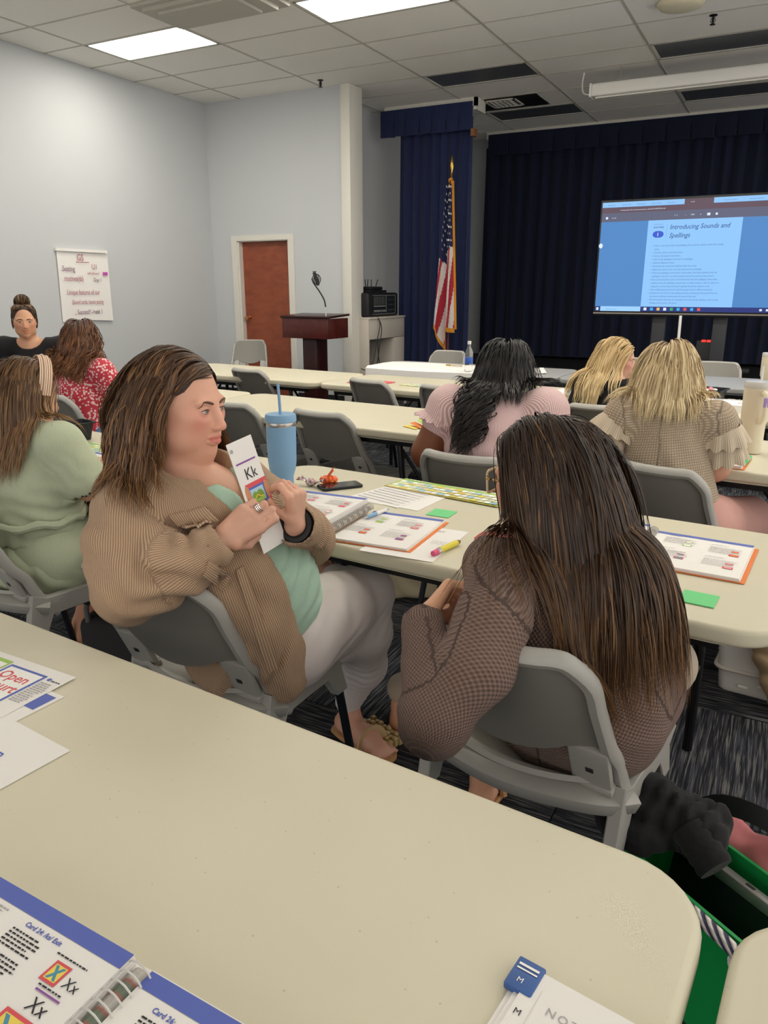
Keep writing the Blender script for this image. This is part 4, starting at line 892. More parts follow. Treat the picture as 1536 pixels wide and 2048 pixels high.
# ---------------------------------------------------------------- the other women, seated with their backs to us
def ruffle(name, c, ax, up, r0, r1, ln, waves, amp, m, parent, off, a0=0.0, a1=6.283, tilt=.6):
    """gathered frill round the arm: flares from radius r0 to r1 along the arm axis"""
    ax = nrm(ax); e1 = nrm(np.asarray(up, float) - ax * np.dot(up, ax)); e2 = np.cross(ax, e1); n = int(waves * 8); rows = []
    for k in range(5):
        t = k / 4; row = []
        for i in range(n + 1):
            a = a0 + (a1 - a0) * i / n; wv = amp * t * math.sin(waves * (a - a0) + .6 * math.sin(3 * a)); r = r0 + (r1 - r0) * t ** .8 + wv; row.append(c + (e1 * math.cos(a) + e2 * math.sin(a)) * r + ax * (ln * t + wv * tilt))
        rows.append(row)
    mb = MB(); mb.grid(rows, .0035); o = mb.build(name, m, parent, off=off, smooth=60)
    o.data.attributes.new('u', 'FLOAT', 'POINT').data.foreach_set('value', np.tile(np.tile(np.linspace(0, (a1 - a0) * r0, n + 1), 5), 2).astype(f32)); o.data.attributes.new('v', 'FLOAT', 'POINT').data.foreach_set('value', np.tile(np.repeat(np.linspace(0, ln, 5), n + 1), 2).astype(f32)); return o
def seated(label, O, bf, head, fwd, sL, sR, eL, eR, wL, wR, skin, topm, botm, g=1.0, hs=1.0, up=(0, 0, 1), sleeve='cap', h=.010, hh=.0045, face=False, cloth_name='blouse', bot_name='trousers', extra_top=None, knee=(.40, .0), ankle=None, hands=True, handpose=None, top_low=.50, folds=(), neck_r=.056, smile=0.0, mouth=0.0, pel=None, skirt=False, shoe=None, sl_r=(.060, .056), armr=(.050, .040, .026), neckline=None):
    O = np.asarray(O, float); t = person(label, O); bf = nrm(bf); rt = np.cross(bf, (0, 0, 1.0)); Z = A3(0, 0, 1); pel = O + A3(0, 0, .53) if pel is None else np.asarray(pel, float)
    sL, sR, eL, eR, wL, wR = (np.asarray(v, float) for v in (sL, sR, eL, eR, wL, wR)); mid = (sL + sR) / 2; H = Head(head, fwd, up, hs); H.smile = smile; H.mouth_open = mouth
    neck = mid * .75 + H.w(0, -.03, -.10) * .25 + Z * .03; S = Field()
    S.ell(pel, (.155 * g, .155 * g, .12)).cone(pel + Z * .05, mid - Z * .13, .125 * g, .12 * g, k=.06, sq=.85, n=bf); S.cone(sL + (sR - sL) * .12, sR + (sL - sR) * .12, .058, k=.05); S.cone(mid - Z * .03, H.w(0, -.020, -.055), neck_r + .004, neck_r, k=.03)
    S.chain([sL, eL, wL], armr, k=.02).chain([sR, eR, wR], armr, k=.02)
    hip = [pel + rt * q * .095 - Z * .01 for q in (-1, 1)]; kn = [a + bf * knee[0] + rt * q * .03 + Z * (-.02 + knee[1]) for a, q in zip(hip, (-1, 1))]; an = [np.asarray(a, float) for a in ankle] if ankle is not None else [a * A3(1, 1, 0) + bf * .02 + Z * .09 for a in kn]
    for a, b, c in zip(hip, kn, an):
        S.chain([a, b, c], [.085 * g, .056, .034], k=.03); S.cone(c - Z * .01, c * A3(1, 1, 0) + Z * .035 - bf * .02, .034, .032).cone(c * A3(1, 1, 0) + Z * .035, c * A3(1, 1, 0) + bf * .13 + Z * .022, .034, .022)
        for i in range(5): q_ = c * A3(1, 1, 0) + bf * (.135 - .006 * abs(i - 1.5)) + rt * (i - 2) * .017 + Z * .018; S.cone(q_, q_ + bf * .026, .0095, .008, k=.006)
    H.skull(S, face=face); 
    if face: slots(H, S, .75)
    info = []
    if hands:
        for w_, e_, q in ((wL, eL, -1), (wR, eR, 1)):
            d = nrm(w_ - e_); hp = (handpose or {}).get(q); 
            if hp: info.append(hand(S, w_, hp[0], hp[1], hp[2], thumb=hp[3] if len(hp) > 3 else None, side=hp[4] if len(hp) > 4 else q, sc=.97))
            else: info.append(hand(S, w_, nrm(d * A3(1, 1, .25)), (0, 0, -1), (22, 30, 18), side=q, sc=.97))
    lo = np.min([q.lo for q in S.p], 0) - .03; hi = np.max([q.hi for q in S.p], 0) + .03
    bx = [(lo, hi, h), (H.o - .16, H.o + .16, hh)]
    if hands: bx += [(np.min([np.min(np.array(x, float), 0) for x in I], 0) - .03, np.max([np.max(np.array(x, float), 0) for x in I], 0) + .03, .0045) for I in info]
    body = skin_mesh(S, bx, t, skin, H if face else None, off=O)
    T = Field(); T.cone(pel + Z * .0 - bf * .01, mid - Z * .17, .165 * g, .155 * g, k=.07, sq=.88, n=bf).cone(mid - Z * .16, mid - Z * .08, .150 * g, .12 * g, k=.05, sq=.9, n=bf).cone(sL + (sR - sL) * .06, sR + (sL - sR) * .06, .068, k=.05)
    if sleeve == 'long': T.chain([sL, eL, wL - nrm(wL - eL) * .01], [.078 * sl_r[0] / .06, .072 * sl_r[1] / .056, .042], k=.03).chain([sR, eR, wR - nrm(wR - eR) * .01], [.078 * sl_r[0] / .06, .072 * sl_r[1] / .056, .042], k=.03)
    elif sleeve == 'short': 
        for a, b in ((sL, eL), (sR, eR)): T.cone(a, a + (b - a) * .80, sl_r[0] + .014, sl_r[1] + .014, k=.03); T.cone(a + (b - a) * .80, a + (b - a) * 1.2, sl_r[1] - .003, k=.004, op='-')
    T.cone(neck + Z * .0 + bf * .01, H.w(0, -.02, -.06), *(neckline or (.072, .062)), k=.012, op='-'); T.box(A3(pel[0], pel[1], top_low - .2), (.5, .5, .2), k=.01, op='-')
    if sleeve == 'cap':
        for a, b in ((sL, eL), (sR, eR)): T.cone(a, a + (b - a) * .28, armr[0] + .022, armr[0] + .016, k=.03)
    if extra_top: extra_top(T, dict(bf=bf, rt=rt, Z=Z, pel=pel, mid=mid, neck=neck, H=H))
    for f in folds: T.fold(*f)
    lo = np.min([q.lo for q in T.p if q.op == '+'], 0) - .02; hi = np.max([q.hi for q in T.p if q.op == '+'], 0) + .02
    refs = [(pel, mid + Z * .1, .16 * g, bf), (sL, eL, .07, -bf), (eL, wL, .055, (0, 0, -1)), (sR, eR, .07, -bf), (eR, wR, .055, (0, 0, -1))] if sleeve == 'long' else [(pel, mid + Z * .1, .16 * g, bf), (sL - rt * .02, eL - rt * .02, .075, -bf), (sR + rt * .02, eR + rt * .02, .075, -bf)]
    top = cloth(cloth_name, T, lo, hi, h * .75, topm, t, refs, O)
    if botm is not None:
        L = Field(); L.ell(pel + bf * .02, (.165 * g, .160 * g, .12), k=.05)
        for a, b, c in zip(hip, kn, an):
            if skirt: L.chain([a, b + bf * .0 - Z * .02], [.115 * g, .10], k=.08)
            else: L.chain([a, b, c + Z * .05 - Z * 0], [.108 * g, .074, .052], k=.035)
        if not skirt: 
            for c in an: L.box(c * A3(1, 1, 0), (.12, .12, .105), k=.006, op='-')
        lo = np.min([q.lo for q in L.p if q.op == '+'], 0) - .02; hi = np.max([q.hi for q in L.p if q.op == '+'], 0) + .02
        cloth(bot_name, L, lo, hi, h, botm, t, [(hip[0], kn[0], .1, (0, 0, 1)), (hip[1], kn[1], .1, (0, 0, 1)), (kn[0], an[0], .06, bf), (kn[1], an[1], .06, bf)], O)
    if shoe is not None:
        for c in an: m = MB(); m.T = frame(c * A3(1, 1, 0) + Z * .0, bf, -rt); m.prism(rrect(-.06, .175, -.038, .038, .036, 4), .001, .016, .003, 1); m.tube([(.06, -.04, .012), (.065, -.03, .05), (.07, 0, .062), (.065, .03, .05), (.06, .04, .012)], .012, 6); m.build('sandal', shoe, t, off=O)
    hb = Field(); H.skull(hb, face=True); hb.p += [Prim(q.kind, q.k, q.op, q.lo - .004, q.hi + .004, **{**{k_: v for k_, v in q.__dict__.items() if k_ not in ('kind', 'k', 'op', 'lo', 'hi')}, **({'ra': q.ra + .004, 'rb': q.rb + .004} if q.kind == 'cone' and q.op == '+' else {})}) for q in T.p if q.op == '+']; hb.cone(mid, H.w(0, -.02, -.05), neck_r + .006, k=.03)
    return dict(t=t, S=S, T=T, H=H, hb=hb, body=body, top=top, O=O, bf=bf, rt=rt, info=info, neck=neck, mid=mid, pel=pel, an=an)
# --- woman in the brown knit cardigan
M_knit = fabric('mauve_knit', '5f4b44', '957c70', 'knit', su=760, sv=760, bump=.9, dist=.004, rough=.95)
M_beige = fabric('beige_cotton', 'b9ab98', 'c6b8a5', 'plain', su=300, bump=.1)
def ex_b(T, k):
    k_ = k; T.p = [q for q in T.p if not (q.kind == 'cone' and np.allclose(q.a, sL) and np.allclose(q.b, eL))]; T.chain([sL, A3(-.425, 1.29, .885), A3(-.405, 1.195, .850), A3(-.412, 1.135, .780), eL], [.066, .066, .066, .066, .056], k=.022); T.cone((-.245, 1.46, .545), (-.226, 1.67, .520), .130, .128, k=.04); T.cone((-.27, 1.43, .57), (-.225, 1.47, .61), .10, .10, k=.06).cone((-.467, 1.078, .69), (-.469, 1.082, .67), .054, k=.03)
sL = A3(-.468, 1.372, .878); sR = A3(-.238, 1.40, .880); eL = A3(-.467, 1.078, .688); wL = A3(-.535, 1.172, .824); eR = A3(-.215, 1.53, .66); wR = A3(-.47, 1.47, .745)
WB = seated('woman in a brown knit cardigan with long highlighted hair seen from behind', (-.37, 1.50, 0), (.1, .99, 0), (-.398, 1.440, 1.055), (-.955, .27, -.06), sL, sR, eL, eR, wL, wR, M_skinB, M_knit, M_beige, g=.94, hs=1.0, sleeve='long', h=.009, hh=.0035, face=True, cloth_name='cardigan', pel=(-.335, 1.50, .53), knee=(.38, 0), ankle=[(-.98, 1.99, .10), (-.60, 1.74, .10)], extra_top=ex_b, top_low=.43, sl_r=(.058, .046), shoe=mat('tan_sandal', 'b78a5e'),
    handpose={-1: (A3(.12, .75, .35), A3(.75, .1, -.35), [(48, 50, 30), (50, 52, 30), (52, 54, 30), (54, 54, 30)], [(.7, .45, .5), (.9, .1, .3), (.95, .0, .2)], 1), 1: (A3(-.72, -.30, .25), A3(-.15, -.25, -.9), [(35, 45, 30), (38, 48, 30), (40, 50, 30), (44, 50, 30)], [(.6, .5, .3), (.9, .15, .2), (.95, .0, .1)], 1)},
    folds=[((-.51, 1.16, .67), .11, (.2, .5, .85), .055, .010), ((-.46, 1.21, .78), .09, (.3, .3, .9), .06, .006), ((-.25, 1.40, .60), .12, (.2, .1, 1), .07, .009), ((-.55, 1.22, .72), .07, (.3, -.4, .8), .035, .006)])
dB = nrm(wL - eL); F_ = Field(); F_.chain([wL - dB * .070, wL - dB * .005], [.042, .041], k=.004).cone(wL - dB * .012, wL + dB * .03, .031, .032, k=.003, op='-')
cloth('ribbed_cuff', F_, wL - .12, wL + .10, .004, fabric('mauve_rib', '5c4841', '8f766b', 'cord', su=1100, bump=.7, dist=.003), WB['top'], [(wL - dB * .08, wL, .042, (0, 0, 1))], WB['O'])
m = MB(); m.tube(spline([(-.51, 1.42, .915), (-.475, 1.382, .945), (-.435, 1.372, .953), (-.405, 1.37, .953)], 5), .020, 10, squash=(0, 0, 1), prof=[(-1.1, -.3), (1.1, -.3), (1.1, .3), (-1.1, .3)]); m.build('shirt_strap', mat('coral_shirt', 'f08c80', .8), WB['t'], off=WB['O'])
# glasses: clear frame with tortoise temple
H = WB['H']; gl = thing('glasses', 'clear square glasses with a tortoiseshell arm worn by the woman in the knit cardigan', 'glasses', H.w(0, .1, -.003))
M_tort = NT('tortoiseshell'); v_ = M_tort.coord('Object'); M_tort.color(M_tort.ramp(M_tort.noise(v_, 90, 2), [(.42, '2b1a10'), (.55, 'c9a05a'), (.7, 'e3cfa0')])); M_tort.b.inputs['Roughness'].default_value = .2; M_tort = M_tort.m
M_clear = mat('clear_frame', 'd9c9a4', .2, var=.1)
for q in (-1, 1):
    ring = [H.w(q * (.033 + .027 * x), .104 - .010 * (.5 + .5 * x), -.006 + .023 * z) for x, z in rrect(-1, 1, -1, 1, .35, 4)]
    MB().tube(ring, .0026, 6, closed=True).build('lens_rim', M_clear, gl, off=gl.location)
    G_ = [[H.w(q * (.033 + .026 * x), .103 - .010 * (.5 + .5 * x), -.006 + .022 * z) for x in np.linspace(-1, 1, 3)] for z in np.linspace(-1, 1, 3)]
    lm = mat('lens_glass', 'ffffff', .02, var=0); lm.node_tree.nodes['Principled BSDF'].inputs['Transmission Weight'].default_value = 1.0; lm.node_tree.nodes['Principled BSDF'].inputs['IOR'].default_value = 1.02
    MB().grid(G_).build('lens', lm, gl, off=gl.location)
    MB().tube([H.w(q * .060, .094, .006), H.w(q * .074, .085, .006), H.w(q * .081, .03, .004), H.w(q * .082, -.02, .0)], .0027, 6).build('temple_arm', M_tort, gl, off=gl.location)
MB().tube([H.w(-.007, .106, .002), H.w(0, .108, .004), H.w(.007, .106, .002)], .002, 6).build('bridge', M_clear, gl, off=gl.location)
M_hairB = hair_mat('long_balayage', '221815', '46301f', '9c7145', .50, 1.02)
def keep_b(P, q): return ~((q[..., 1] > .03) & (q[..., 2] < .02) & (q[..., 0] > -.2)).any(1) | (np.random.default_rng(3).random(len(P)) < .25)
hb = WB['hb']; hb.box(A3(-.379, 1.522, 0) + A3(.138 * -.265, .990 * -.265, .685), (.205, .016, .13), np.stack([A3(.990, -.139, 0), nrm(A3(.139, .990, .45)), nrm(np.cross(A3(.990, -.139, 0), A3(.139, .990, .45)))], 1), k=.005, rd=.012); bt = [A3(-.6, 1.175, .795), A3(-.246, 1.15, .795)]
hdB, _ = hairdo(H, WB['t'], WB['O'], hb, M_hairB, 5200, .50, part=.012, seed=31, radius=(.0008, .0017), curl=.004, curl_len=.3, clump=.35, nclump=240, jitter=.06, fringe=900, fringe_len=.50, layer=(.003, .034), shade=(1.5, 3.2), hi=.06, back=.55, cap_shade=.1, wind=A3(.17, .06, 0), stiff=.84, keep=keep_b)
# --- woman in the green dress
M_sage = fabric('sage_cotton', 'b6bfa2', 'c4ccb0', 'plain', su=150, bump=.12)
WC = seated('woman in a pale green dress with a striped headband seen from behind', (-2.26, 1.66, 0), (.12, .99, 0), (-2.27, 1.70, 1.075), (.42, .88, -.25), (-2.44, 1.665, .935), (-2.075, 1.655, .93), (-2.52, 1.72, .76), (-2.03, 1.70, .775), (-2.35, 1.97, .775), (-1.985, 1.90, .785), M_skinB, M_sage, M_sage, g=1.12, hs=1.0, up=(.05, .2, 1), sleeve='short', h=.011, hh=.005, cloth_name='bodice', bot_name='skirt', skirt=True, top_low=.60, pel=(-2.25, 1.64, .54), sl_r=(.060, .068), ankle=[(-2.46, 1.95, .09), (-2.34, 1.95, .09)], shoe=mat('tan_sandal', 'b78a5e'),
    folds=[((-2.1, 1.6, .66), .14, (.2, .1, 1), .05, .009), ((-2.27, 1.55, .75), .16, (.4, .1, .9), .08, .006), ((-2.3, 1.5, .56), .2, (.9, .1, .4), .05, .006), ((-2.05, 1.66, .85), .08, (.6, .2, .6), .04, .006)])
F_ = Field(); F_.ell(WC['pel'] + A3(.0, -.005, -.02), (.205, .195, .125), k=.05).ell(WC['pel'] + A3(.09, .02, -.04), (.13, .16, .11), k=.05); F_.box((-2.25, 1.64, .86), (.4, .4, .18), k=.01, op='-')
F_.fold((-2.2, 1.48, .58), .16, (.8, .3, .5), .045, .007).fold((-2.1, 1.6, .5), .14, (.5, .3, .8), .05, .006)
cloth('skirt_back', F_, (-2.55, 1.38, .38), (-1.95, 1.90, .72), .009, M_sage, WC['t'], [(WC['pel'], WC['pel'] + A3(0, 0, .3), .2, (0, 1, 0))], WC['O'])
m = MB(); c = WC['pel'] + A3(.0, -.015, .135); m.tube([c + A3(.187 * math.cos(a), .172 * math.sin(a), .006 * math.sin(9 * a)) for a in np.linspace(0, 6.283, 60)[:-1]], [.014 + .002 * math.sin(k * 1.9) for k in range(59)], 8, closed=True); m.build('waistband', M_sage, WC['t'], off=WC['O'])
m = MB(); m.tube([WC['info'][1][0][0] * 0 + np.array([-1.992, 1.885, .785]) + A3(.030 * math.cos(a) * .9, .012 * math.cos(a), .030 * math.sin(a)) for a in np.linspace(0, 6.283, 20)[:-1]], .004, 6, closed=True); m.build('bracelet', mat('cream_beads', 'd8c3a0', .5), WC['t'], off=WC['O'])
M_hairC = hair_mat('light_brown_hair', '3a2a1d', '6e4f34', 'a9855a', .45, .95)
hairdo(WC['H'], WC['t'], WC['O'], WC['hb'], M_hairC, 2000, .34, part=-.01, seed=41, radius=(.0013, .0024), curl=.002, clump=.3, nclump=120, jitter=.05, fringe=300, fringe_len=.36, back=.6, cap_shade=.25, layer=(.003, .022), shade=(2, 2.6), wind=A3(-.06, -.05, 0))
H = WC['H']; m = MB(); rows = []
for i in range(25):
    a = R(-100 + 200 * i / 24); c = H.w(math.sin(a) * .092, .030 - .0 * abs(a), .030 + math.cos(a) * .108); row = []
    for k in range(6): s_ = (k / 5 - .5); row.append(c + H.s * (H.f * s_ * .042 + (H.u * math.cos(a) + H.r * math.sin(a)) * (.006 * (1 - 4 * s_ * s_) + .0022 * math.cos(k * 3.14))))
    rows.append(row)
m.grid(rows, .004); o = m.build('headband', fabric('striped_headband', 'b98a66', 'ece0d2', 'stripe', su=900), WC['t'], off=WC['O'])
o.data.attributes.new('u', 'FLOAT', 'POINT').data.foreach_set('value', np.tile(np.tile(np.linspace(0, .042, 6), 25), 2).astype(f32))
# --- woman in the pink striped blouse
M_pinks = fabric('pink_stripe', 'c9a3a3', 'ecd3d2', 'stripe', su=900, bump=.1)
WD = seated('woman in a pink striped blouse with long black wavy hair seen from behind', (-1.02, 2.96, 0), (.08, 1, 0), (-1.02, 3.04, 1.09), (.10, .95, -.22), (-1.215, 2.90, .945), (-.825, 2.945, .95), (-1.29, 2.86, .755), (-.77, 2.92, .75), (-1.19, 3.10, .79), (-.86, 3.17, .79), M_skinC, M_pinks, mat('dark_trousers', '2b2d38', .85), g=1.34, hs=1.02, up=(0, .12, 1), h=.013, hh=.006, top_low=.5, armr=(.078, .074, .036), neck_r=.064, neckline=(.080, .07), pel=(-1.01, 2.94, .55), folds=[((-1.1, 2.75, .8), .18, (.5, .2, .7), .09, .006), ((-.9, 2.78, .7), .2, (.2, .1, .9), .08, .006)])
for q, s_, e_ in ((0, (-1.235, 2.895, .935), (-1.30, 2.86, .76)), (1, (-.80, 2.945, .94), (-.745, 2.92, .76))):
    s_ = A3(*s_); e_ = A3(*e_); ruffle('sleeve_ruffle', s_ + (e_ - s_) * .18, e_ - s_, (0, -1, 0), .076, .108, .030, 15, .007, M_pinks, WD['top'], WD['O'])
M_hairD = hair_mat('black_hair', '0b0a0b', '191516', '3a302e', .5, 1.0, .38)
hairdo(WD['H'], WD['t'], WD['O'], WD['hb'], M_hairD, 2200, .225, part=0.0, seed=51, radius=(.0016, .0030), curl=.003, curl_len=.12, clump=.45, nclump=90, jitter=.06, fringe=250, fringe_len=.24, back=.8, cap_shade=.2, layer=(.004, .036))
G = np.random.default_rng(5); rts = np.array([WD['H'].w(G.normal(-.012, .022), -.125, G.uniform(-.02, .05)) for _ in range(420)])
P = grow(WD['hb'], rts, np.tile(A3(-.05, -.25, -1), (420, 1)), G.uniform(.34, .46, 420), layer=G.uniform(.004, .035, 420), curl=.020, curl_len=.13, clump=.8, nclump=9, jitter=.05, seed=4, wind=A3(-.03, 0, 0))
strands('hair_tail', P, G.uniform(.0016, .003, 420), M_hairD, WD['t'], WD['O'], G.beta(1.6, 3, 420), WD['H'].o)['kind'] = 'stuff'
# --- woman in the cream knit top
M_cream = fabric('cream_knit', 'a3917c', 'd9c9b2', 'grid', su=520, sv=640, bump=.8, dist=.003); M_creamr = fabric('cream_rib', 'b5a48e', 'd8cab4', 'cord', su=1300, bump=.4)
WE = seated('woman in a cream knit top with ruffled shoulders and a blonde bob', (-.28, 3.10, 0), (.30, .95, 0), (-.40, 3.185, 1.095), (.12, .97, -.18), (-.535, 3.06, .935), (-.205, 3.10, .935), (-.60, 3.02, .765), (-.19, 3.17, .745), (-.62, 3.24, .79), (-.20, 3.36, .79), M_skinA, M_cream, mat('pink_shorts', 'c99a90', .85), g=1.06, hs=1.02, up=(.02, .1, 1), h=.011, hh=.0055, top_low=.44, cloth_name='knit_top', bot_name='shorts', skirt=True, armr=(.062, .056, .032), pel=(-.29, 3.05, .54), folds=[((-.35, 2.9, .75), .2, (.7, .1, .5), .09, .005)])
for q, s_, e_ in ((0, (-.555, 3.055, .93), (-.625, 3.015, .74)), (1, (-.180, 3.10, .93), (-.165, 3.14, .74))):
    s_ = A3(*s_); e_ = A3(*e_)
    ruffle('sleeve_ruffle', s_ + (e_ - s_) * .02, e_ - s_, (0, -1, 0), .062, .096, .070, 11, .008, M_creamr, WE['top'], WE['O']); ruffle('sleeve_ruffle', s_ + (e_ - s_) * .30, e_ - s_, (0, -1, 0), .064, .092, .085, 11, .009, M_creamr, WE['top'], WE['O'])
M_hairE = hair_mat('ash_blonde', '6b5539', 'bda277', 'e6d4aa', .36, .75)
def keep_e(P, q): return np.ones(len(P), bool)
hairdo(WE['H'], WE['t'], WE['O'], WE['hb'], M_hairE, 2600, .245, part=-.012, seed=61, radius=(.0014, .0026), curl=.002, clump=.32, nclump=120, jitter=.05, fringe=300, fringe_len=.26, back=.5, cap_shade=.2, layer=(.003, .034), shade=(1.6, 1.9), stiff=.84)
# --- woman with long blonde hair in black
M_blk = fabric('black_knit', '1b1a1c', '29282b', 'plain', su=200)
WF = seated('woman with long blonde hair in a black top turned to the right', (-.86, 4.40, 0), (.0, 1, 0), (-.87, 4.60, 1.025), (.99, .10, -.10), (-1.02, 4.50, .86), (-.70, 4.53, .86), (-1.08, 4.52, .68), (-.63, 4.58, .70), (-.98, 4.78, .79), (-.74, 4.85, .79), M_skinA, M_blk, mat('dark_trousers', '2b2d38', .85), g=1.0, hs=1.0, sleeve='long', h=.014, hh=.005, face=True, pel=(-.86, 4.40, .54))
WF['H'].features(WF['t'], WF['O'], field=WF['S'], brow='8a6a4a', which=(1,))
M_hairF = hair_mat('golden_blonde', '86683f', 'cfb07c', 'ead6a8', .35, .80)
hairdo(WF['H'], WF['t'], WF['O'], WF['hb'], M_hairF, 1700, .40, part=0.0, seed=71, radius=(.0018, .0034), curl=.003, clump=.35, nclump=90, jitter=.05, fringe=300, fringe_len=.40, back=.6, cap_shade=.3, layer=(.004, .034), wind=A3(-.10, -.05, 0), shade=(2, 2.2))
# --- woman in the red flowered blouse
M_flor = fabric('red_floral', 'c2414f', 'ecc9c6', 'floral', su=62)
WG = seated('woman in a red flowered blouse with wavy auburn hair seen from behind', (-3.88, 3.36, 0), (.14, .99, 0), (-3.97, 3.42, 1.11), (-.25, .95, -.15), (-4.12, 3.33, .94), (-3.745, 3.345, .935), (-4.19, 3.36, .76), (-3.665, 3.40, .755), (-4.08, 3.60, .79), (-3.72, 3.63, .79), M_skinB, M_flor, mat('blue_jeans', '5b76a3', .85, var=.15), g=1.10, hs=1.0, sleeve='short', h=.014, hh=.007, top_low=.56, pel=(-3.85, 3.34, .54), sl_r=(.066, .058))
e_ = A3(-3.665, 3.40, .755); s_ = A3(-3.745, 3.345, .935); ax = nrm(e_ - s_); c = s_ + (e_ - s_) * .80; e1 = nrm(np.cross(ax, (0, 0, 1.0))); e2 = np.cross(ax, e1)
m = MB(); m.tube([c + (e1 * math.cos(a) + e2 * math.sin(a)) * (.073 + .002 * (i % 2)) for i, a in enumerate(np.linspace(0, 6.283, 41)[:-1])], .005, 6, closed=True); m.build('sleeve_trim', M_trim, WG['top'], off=WG['O'])
M_hairG = hair_mat('auburn_waves', '2e190f', '5f3a22', 'a06c3f', .45, .95)
hairdo(WG['H'], WG['t'], WG['O'], WG['hb'], M_hairG, 1500, .33, part=0.0, seed=81, radius=(.0022, .0040), curl=.016, curl_len=.13, clump=.6, nclump=60, jitter=.10, fringe=250, fringe_len=.34, back=.6, cap_shade=.3, layer=(.004, .036))
# --- woman in the black top facing the room
WH = seated('smiling woman in a black top with her hair in a bun facing the camera', (-4.93, 3.95, 0), (.55, -.83, 0), (-4.87, 3.70, 1.205), (.80, -.60, -.05), (-4.70, 3.86, 1.02), (-5.03, 3.62, 1.02), (-4.62, 3.84, .80), (-5.12, 3.55, .80), (-4.62, 3.62, .78), (-4.96, 3.42, .78), M_skinB, M_blk, mat('dark_trousers', '2b2d38', .85), g=1.0, hs=1.0, sleeve='long', h=.015, hh=.0042, face=True, pel=(-4.93, 3.95, .62), smile=.9, mouth=.003, neckline=(.095, .07))
H = WH['H']; H.features(WH['t'], WH['O'], field=WH['S'], brow='4e3626', iris='4a3a2c')
m = MB(); m.tube(spline([H.w(x, .0875 - 9 * x * x, -.0655 + 12 * x * x) for x in (-.016, -.008, 0, .008, .016)], 3), .0034, 6); m.build('teeth', mat('teeth', 'efe8de', .3, var=0.0), WH['t'], off=WH['O'])
M_hairH = hair_mat('brown_updo', '2a1b12', '5b4029', '98714a', .45, .95)
F_ = Field(); F_.ell(H.w(0, -.018, .034), (.079, .097, .093), H.M).ell(H.w(0, .112, -.012), (.094, .088, .112), H.M, k=.006, op='-').ell(H.w(0, -.07, -.13), (.06, .06, .06), H.M, op='-', k=.02)
V, F = F_.solve(H.o - .16, H.o + .16, .005); hr = np_mesh('hair', V, F, M_hairH, WH['t'], dict(shade=np.full(len(V), .25), tip=np.zeros(len(V))), off=WH['O'])
G = np.random.default_rng(9); PP = []
for i in range(1500):
    az = G.uniform(-math.pi, math.pi); x0 = math.sin(az); y0 = math.cos(az); a = H.w(x0 * .079, -.014 + min(y0, .74) * .094, .080 if y0 > .6 else (.045 if y0 > .2 else G.uniform(-.06, .06))); b = H.w(G.normal(0, .02), -.03 + G.normal(0, .02), .115); c = (a + b) / 2; c = H.w(0, -.014, .03) + nrm(c - H.w(0, -.014, .03)) * .108; PP.append(np.array([a * (1 - s) ** 2 + 2 * c * s * (1 - s) + b * s * s for s in np.linspace(0, 1, 12)]))
for i in range(420):
    th = G.uniform(0, 6.28); ph = G.normal(0, .5); n_ = nrm(A3(math.cos(th), math.sin(th), ph)); e1 = nrm(np.cross(n_, (0.2, .1, 1))); e2 = np.cross(n_, e1); rr = G.uniform(.018, .056); a0 = G.uniform(0, 6.28); PP.append(np.array([H.w(0, -.030, .128) + (e1 * math.cos(a0 + s) + e2 * math.sin(a0 + s)) * rr + n_ * .006 for s in np.linspace(0, 3.5, 12)]))
strands('hair_strands', np.array(PP), G.uniform(.0018, .0032, len(PP)), M_hairH, hr, WH['O'], np.clip(G.beta(1.6, 2.6, len(PP)), 0, 1), H.o)['kind'] = 'stuff'
# ---------------------------------------------------------------- printed matter
PM = [M_ink, M_grayink, M_lightink, M_blue, M_red, M_pink, M_green, M_orange, mat('print_purple', '8a4f9c', .6), mat('print_yellow', 'e8cf5a', .6), mat('print_teal', '4d8fa5', .6), mat('print_white', 'f2f0ec', .7, var=0.0), mat('print_skin', 'c98a62', .6), mat('print_darkgreen', '7c9a35', .6), mat('print_sky', 'a8cbe0', .6), mat('print_straw', 'ebe2b4', .6)]
INK, GRAY, PALE, BLUE, RED, PINK, GREEN, ORANGE, PURPLE, YELLOW, TEAL, WHITE, SKIN, DGREEN, SKY = range(15)
def prt(parent, items, z, name='print', T=None, seed=1, mats=None):
    m = MB(); m.T = T; g = random.Random(seed); z0 = z
    for q_, it in enumerate(items):
        k = it[0]; z = z0 + .000035 * q_
        if k == 'r': _, x0, y0, x1, y1, c = it; m.mi = c; m.add([(x0, y0, z), (x1, y0, z), (x1, y1, z), (x0, y1, z)], [(0, 1, 2, 3)])
        elif k == 'p': _, pts, c = it; m.mi = c; m.add([(x, y, z) for x, y in pts], [tuple(range(len(pts)))])
        elif k == 't': _, s_, size, x, y, c = it[:6]; m.mi = c; put_text(m, s_, size, x, y, z, **(it[6] if len(it) > 6 else {}))
        elif k == 'l':
            _, x, y, w_, pitch, n, c = it; m.mi = c
            for i in range(n):
                xx = x; end = x + w_ * g.uniform(.75, 1)
                while xx < end: l = min(g.uniform(.004, .011) * min(1.5, pitch / .0065), end - xx); m.add([(xx, y - i * pitch, z), (xx + l, y - i * pitch, z), (xx + l, y - i * pitch + pitch * .42, z), (xx, y - i * pitch + pitch * .42, z)], [(0, 1, 2, 3)]); xx += l + pitch * .3
    return m.build(name, mats or PM, parent, smooth=0)
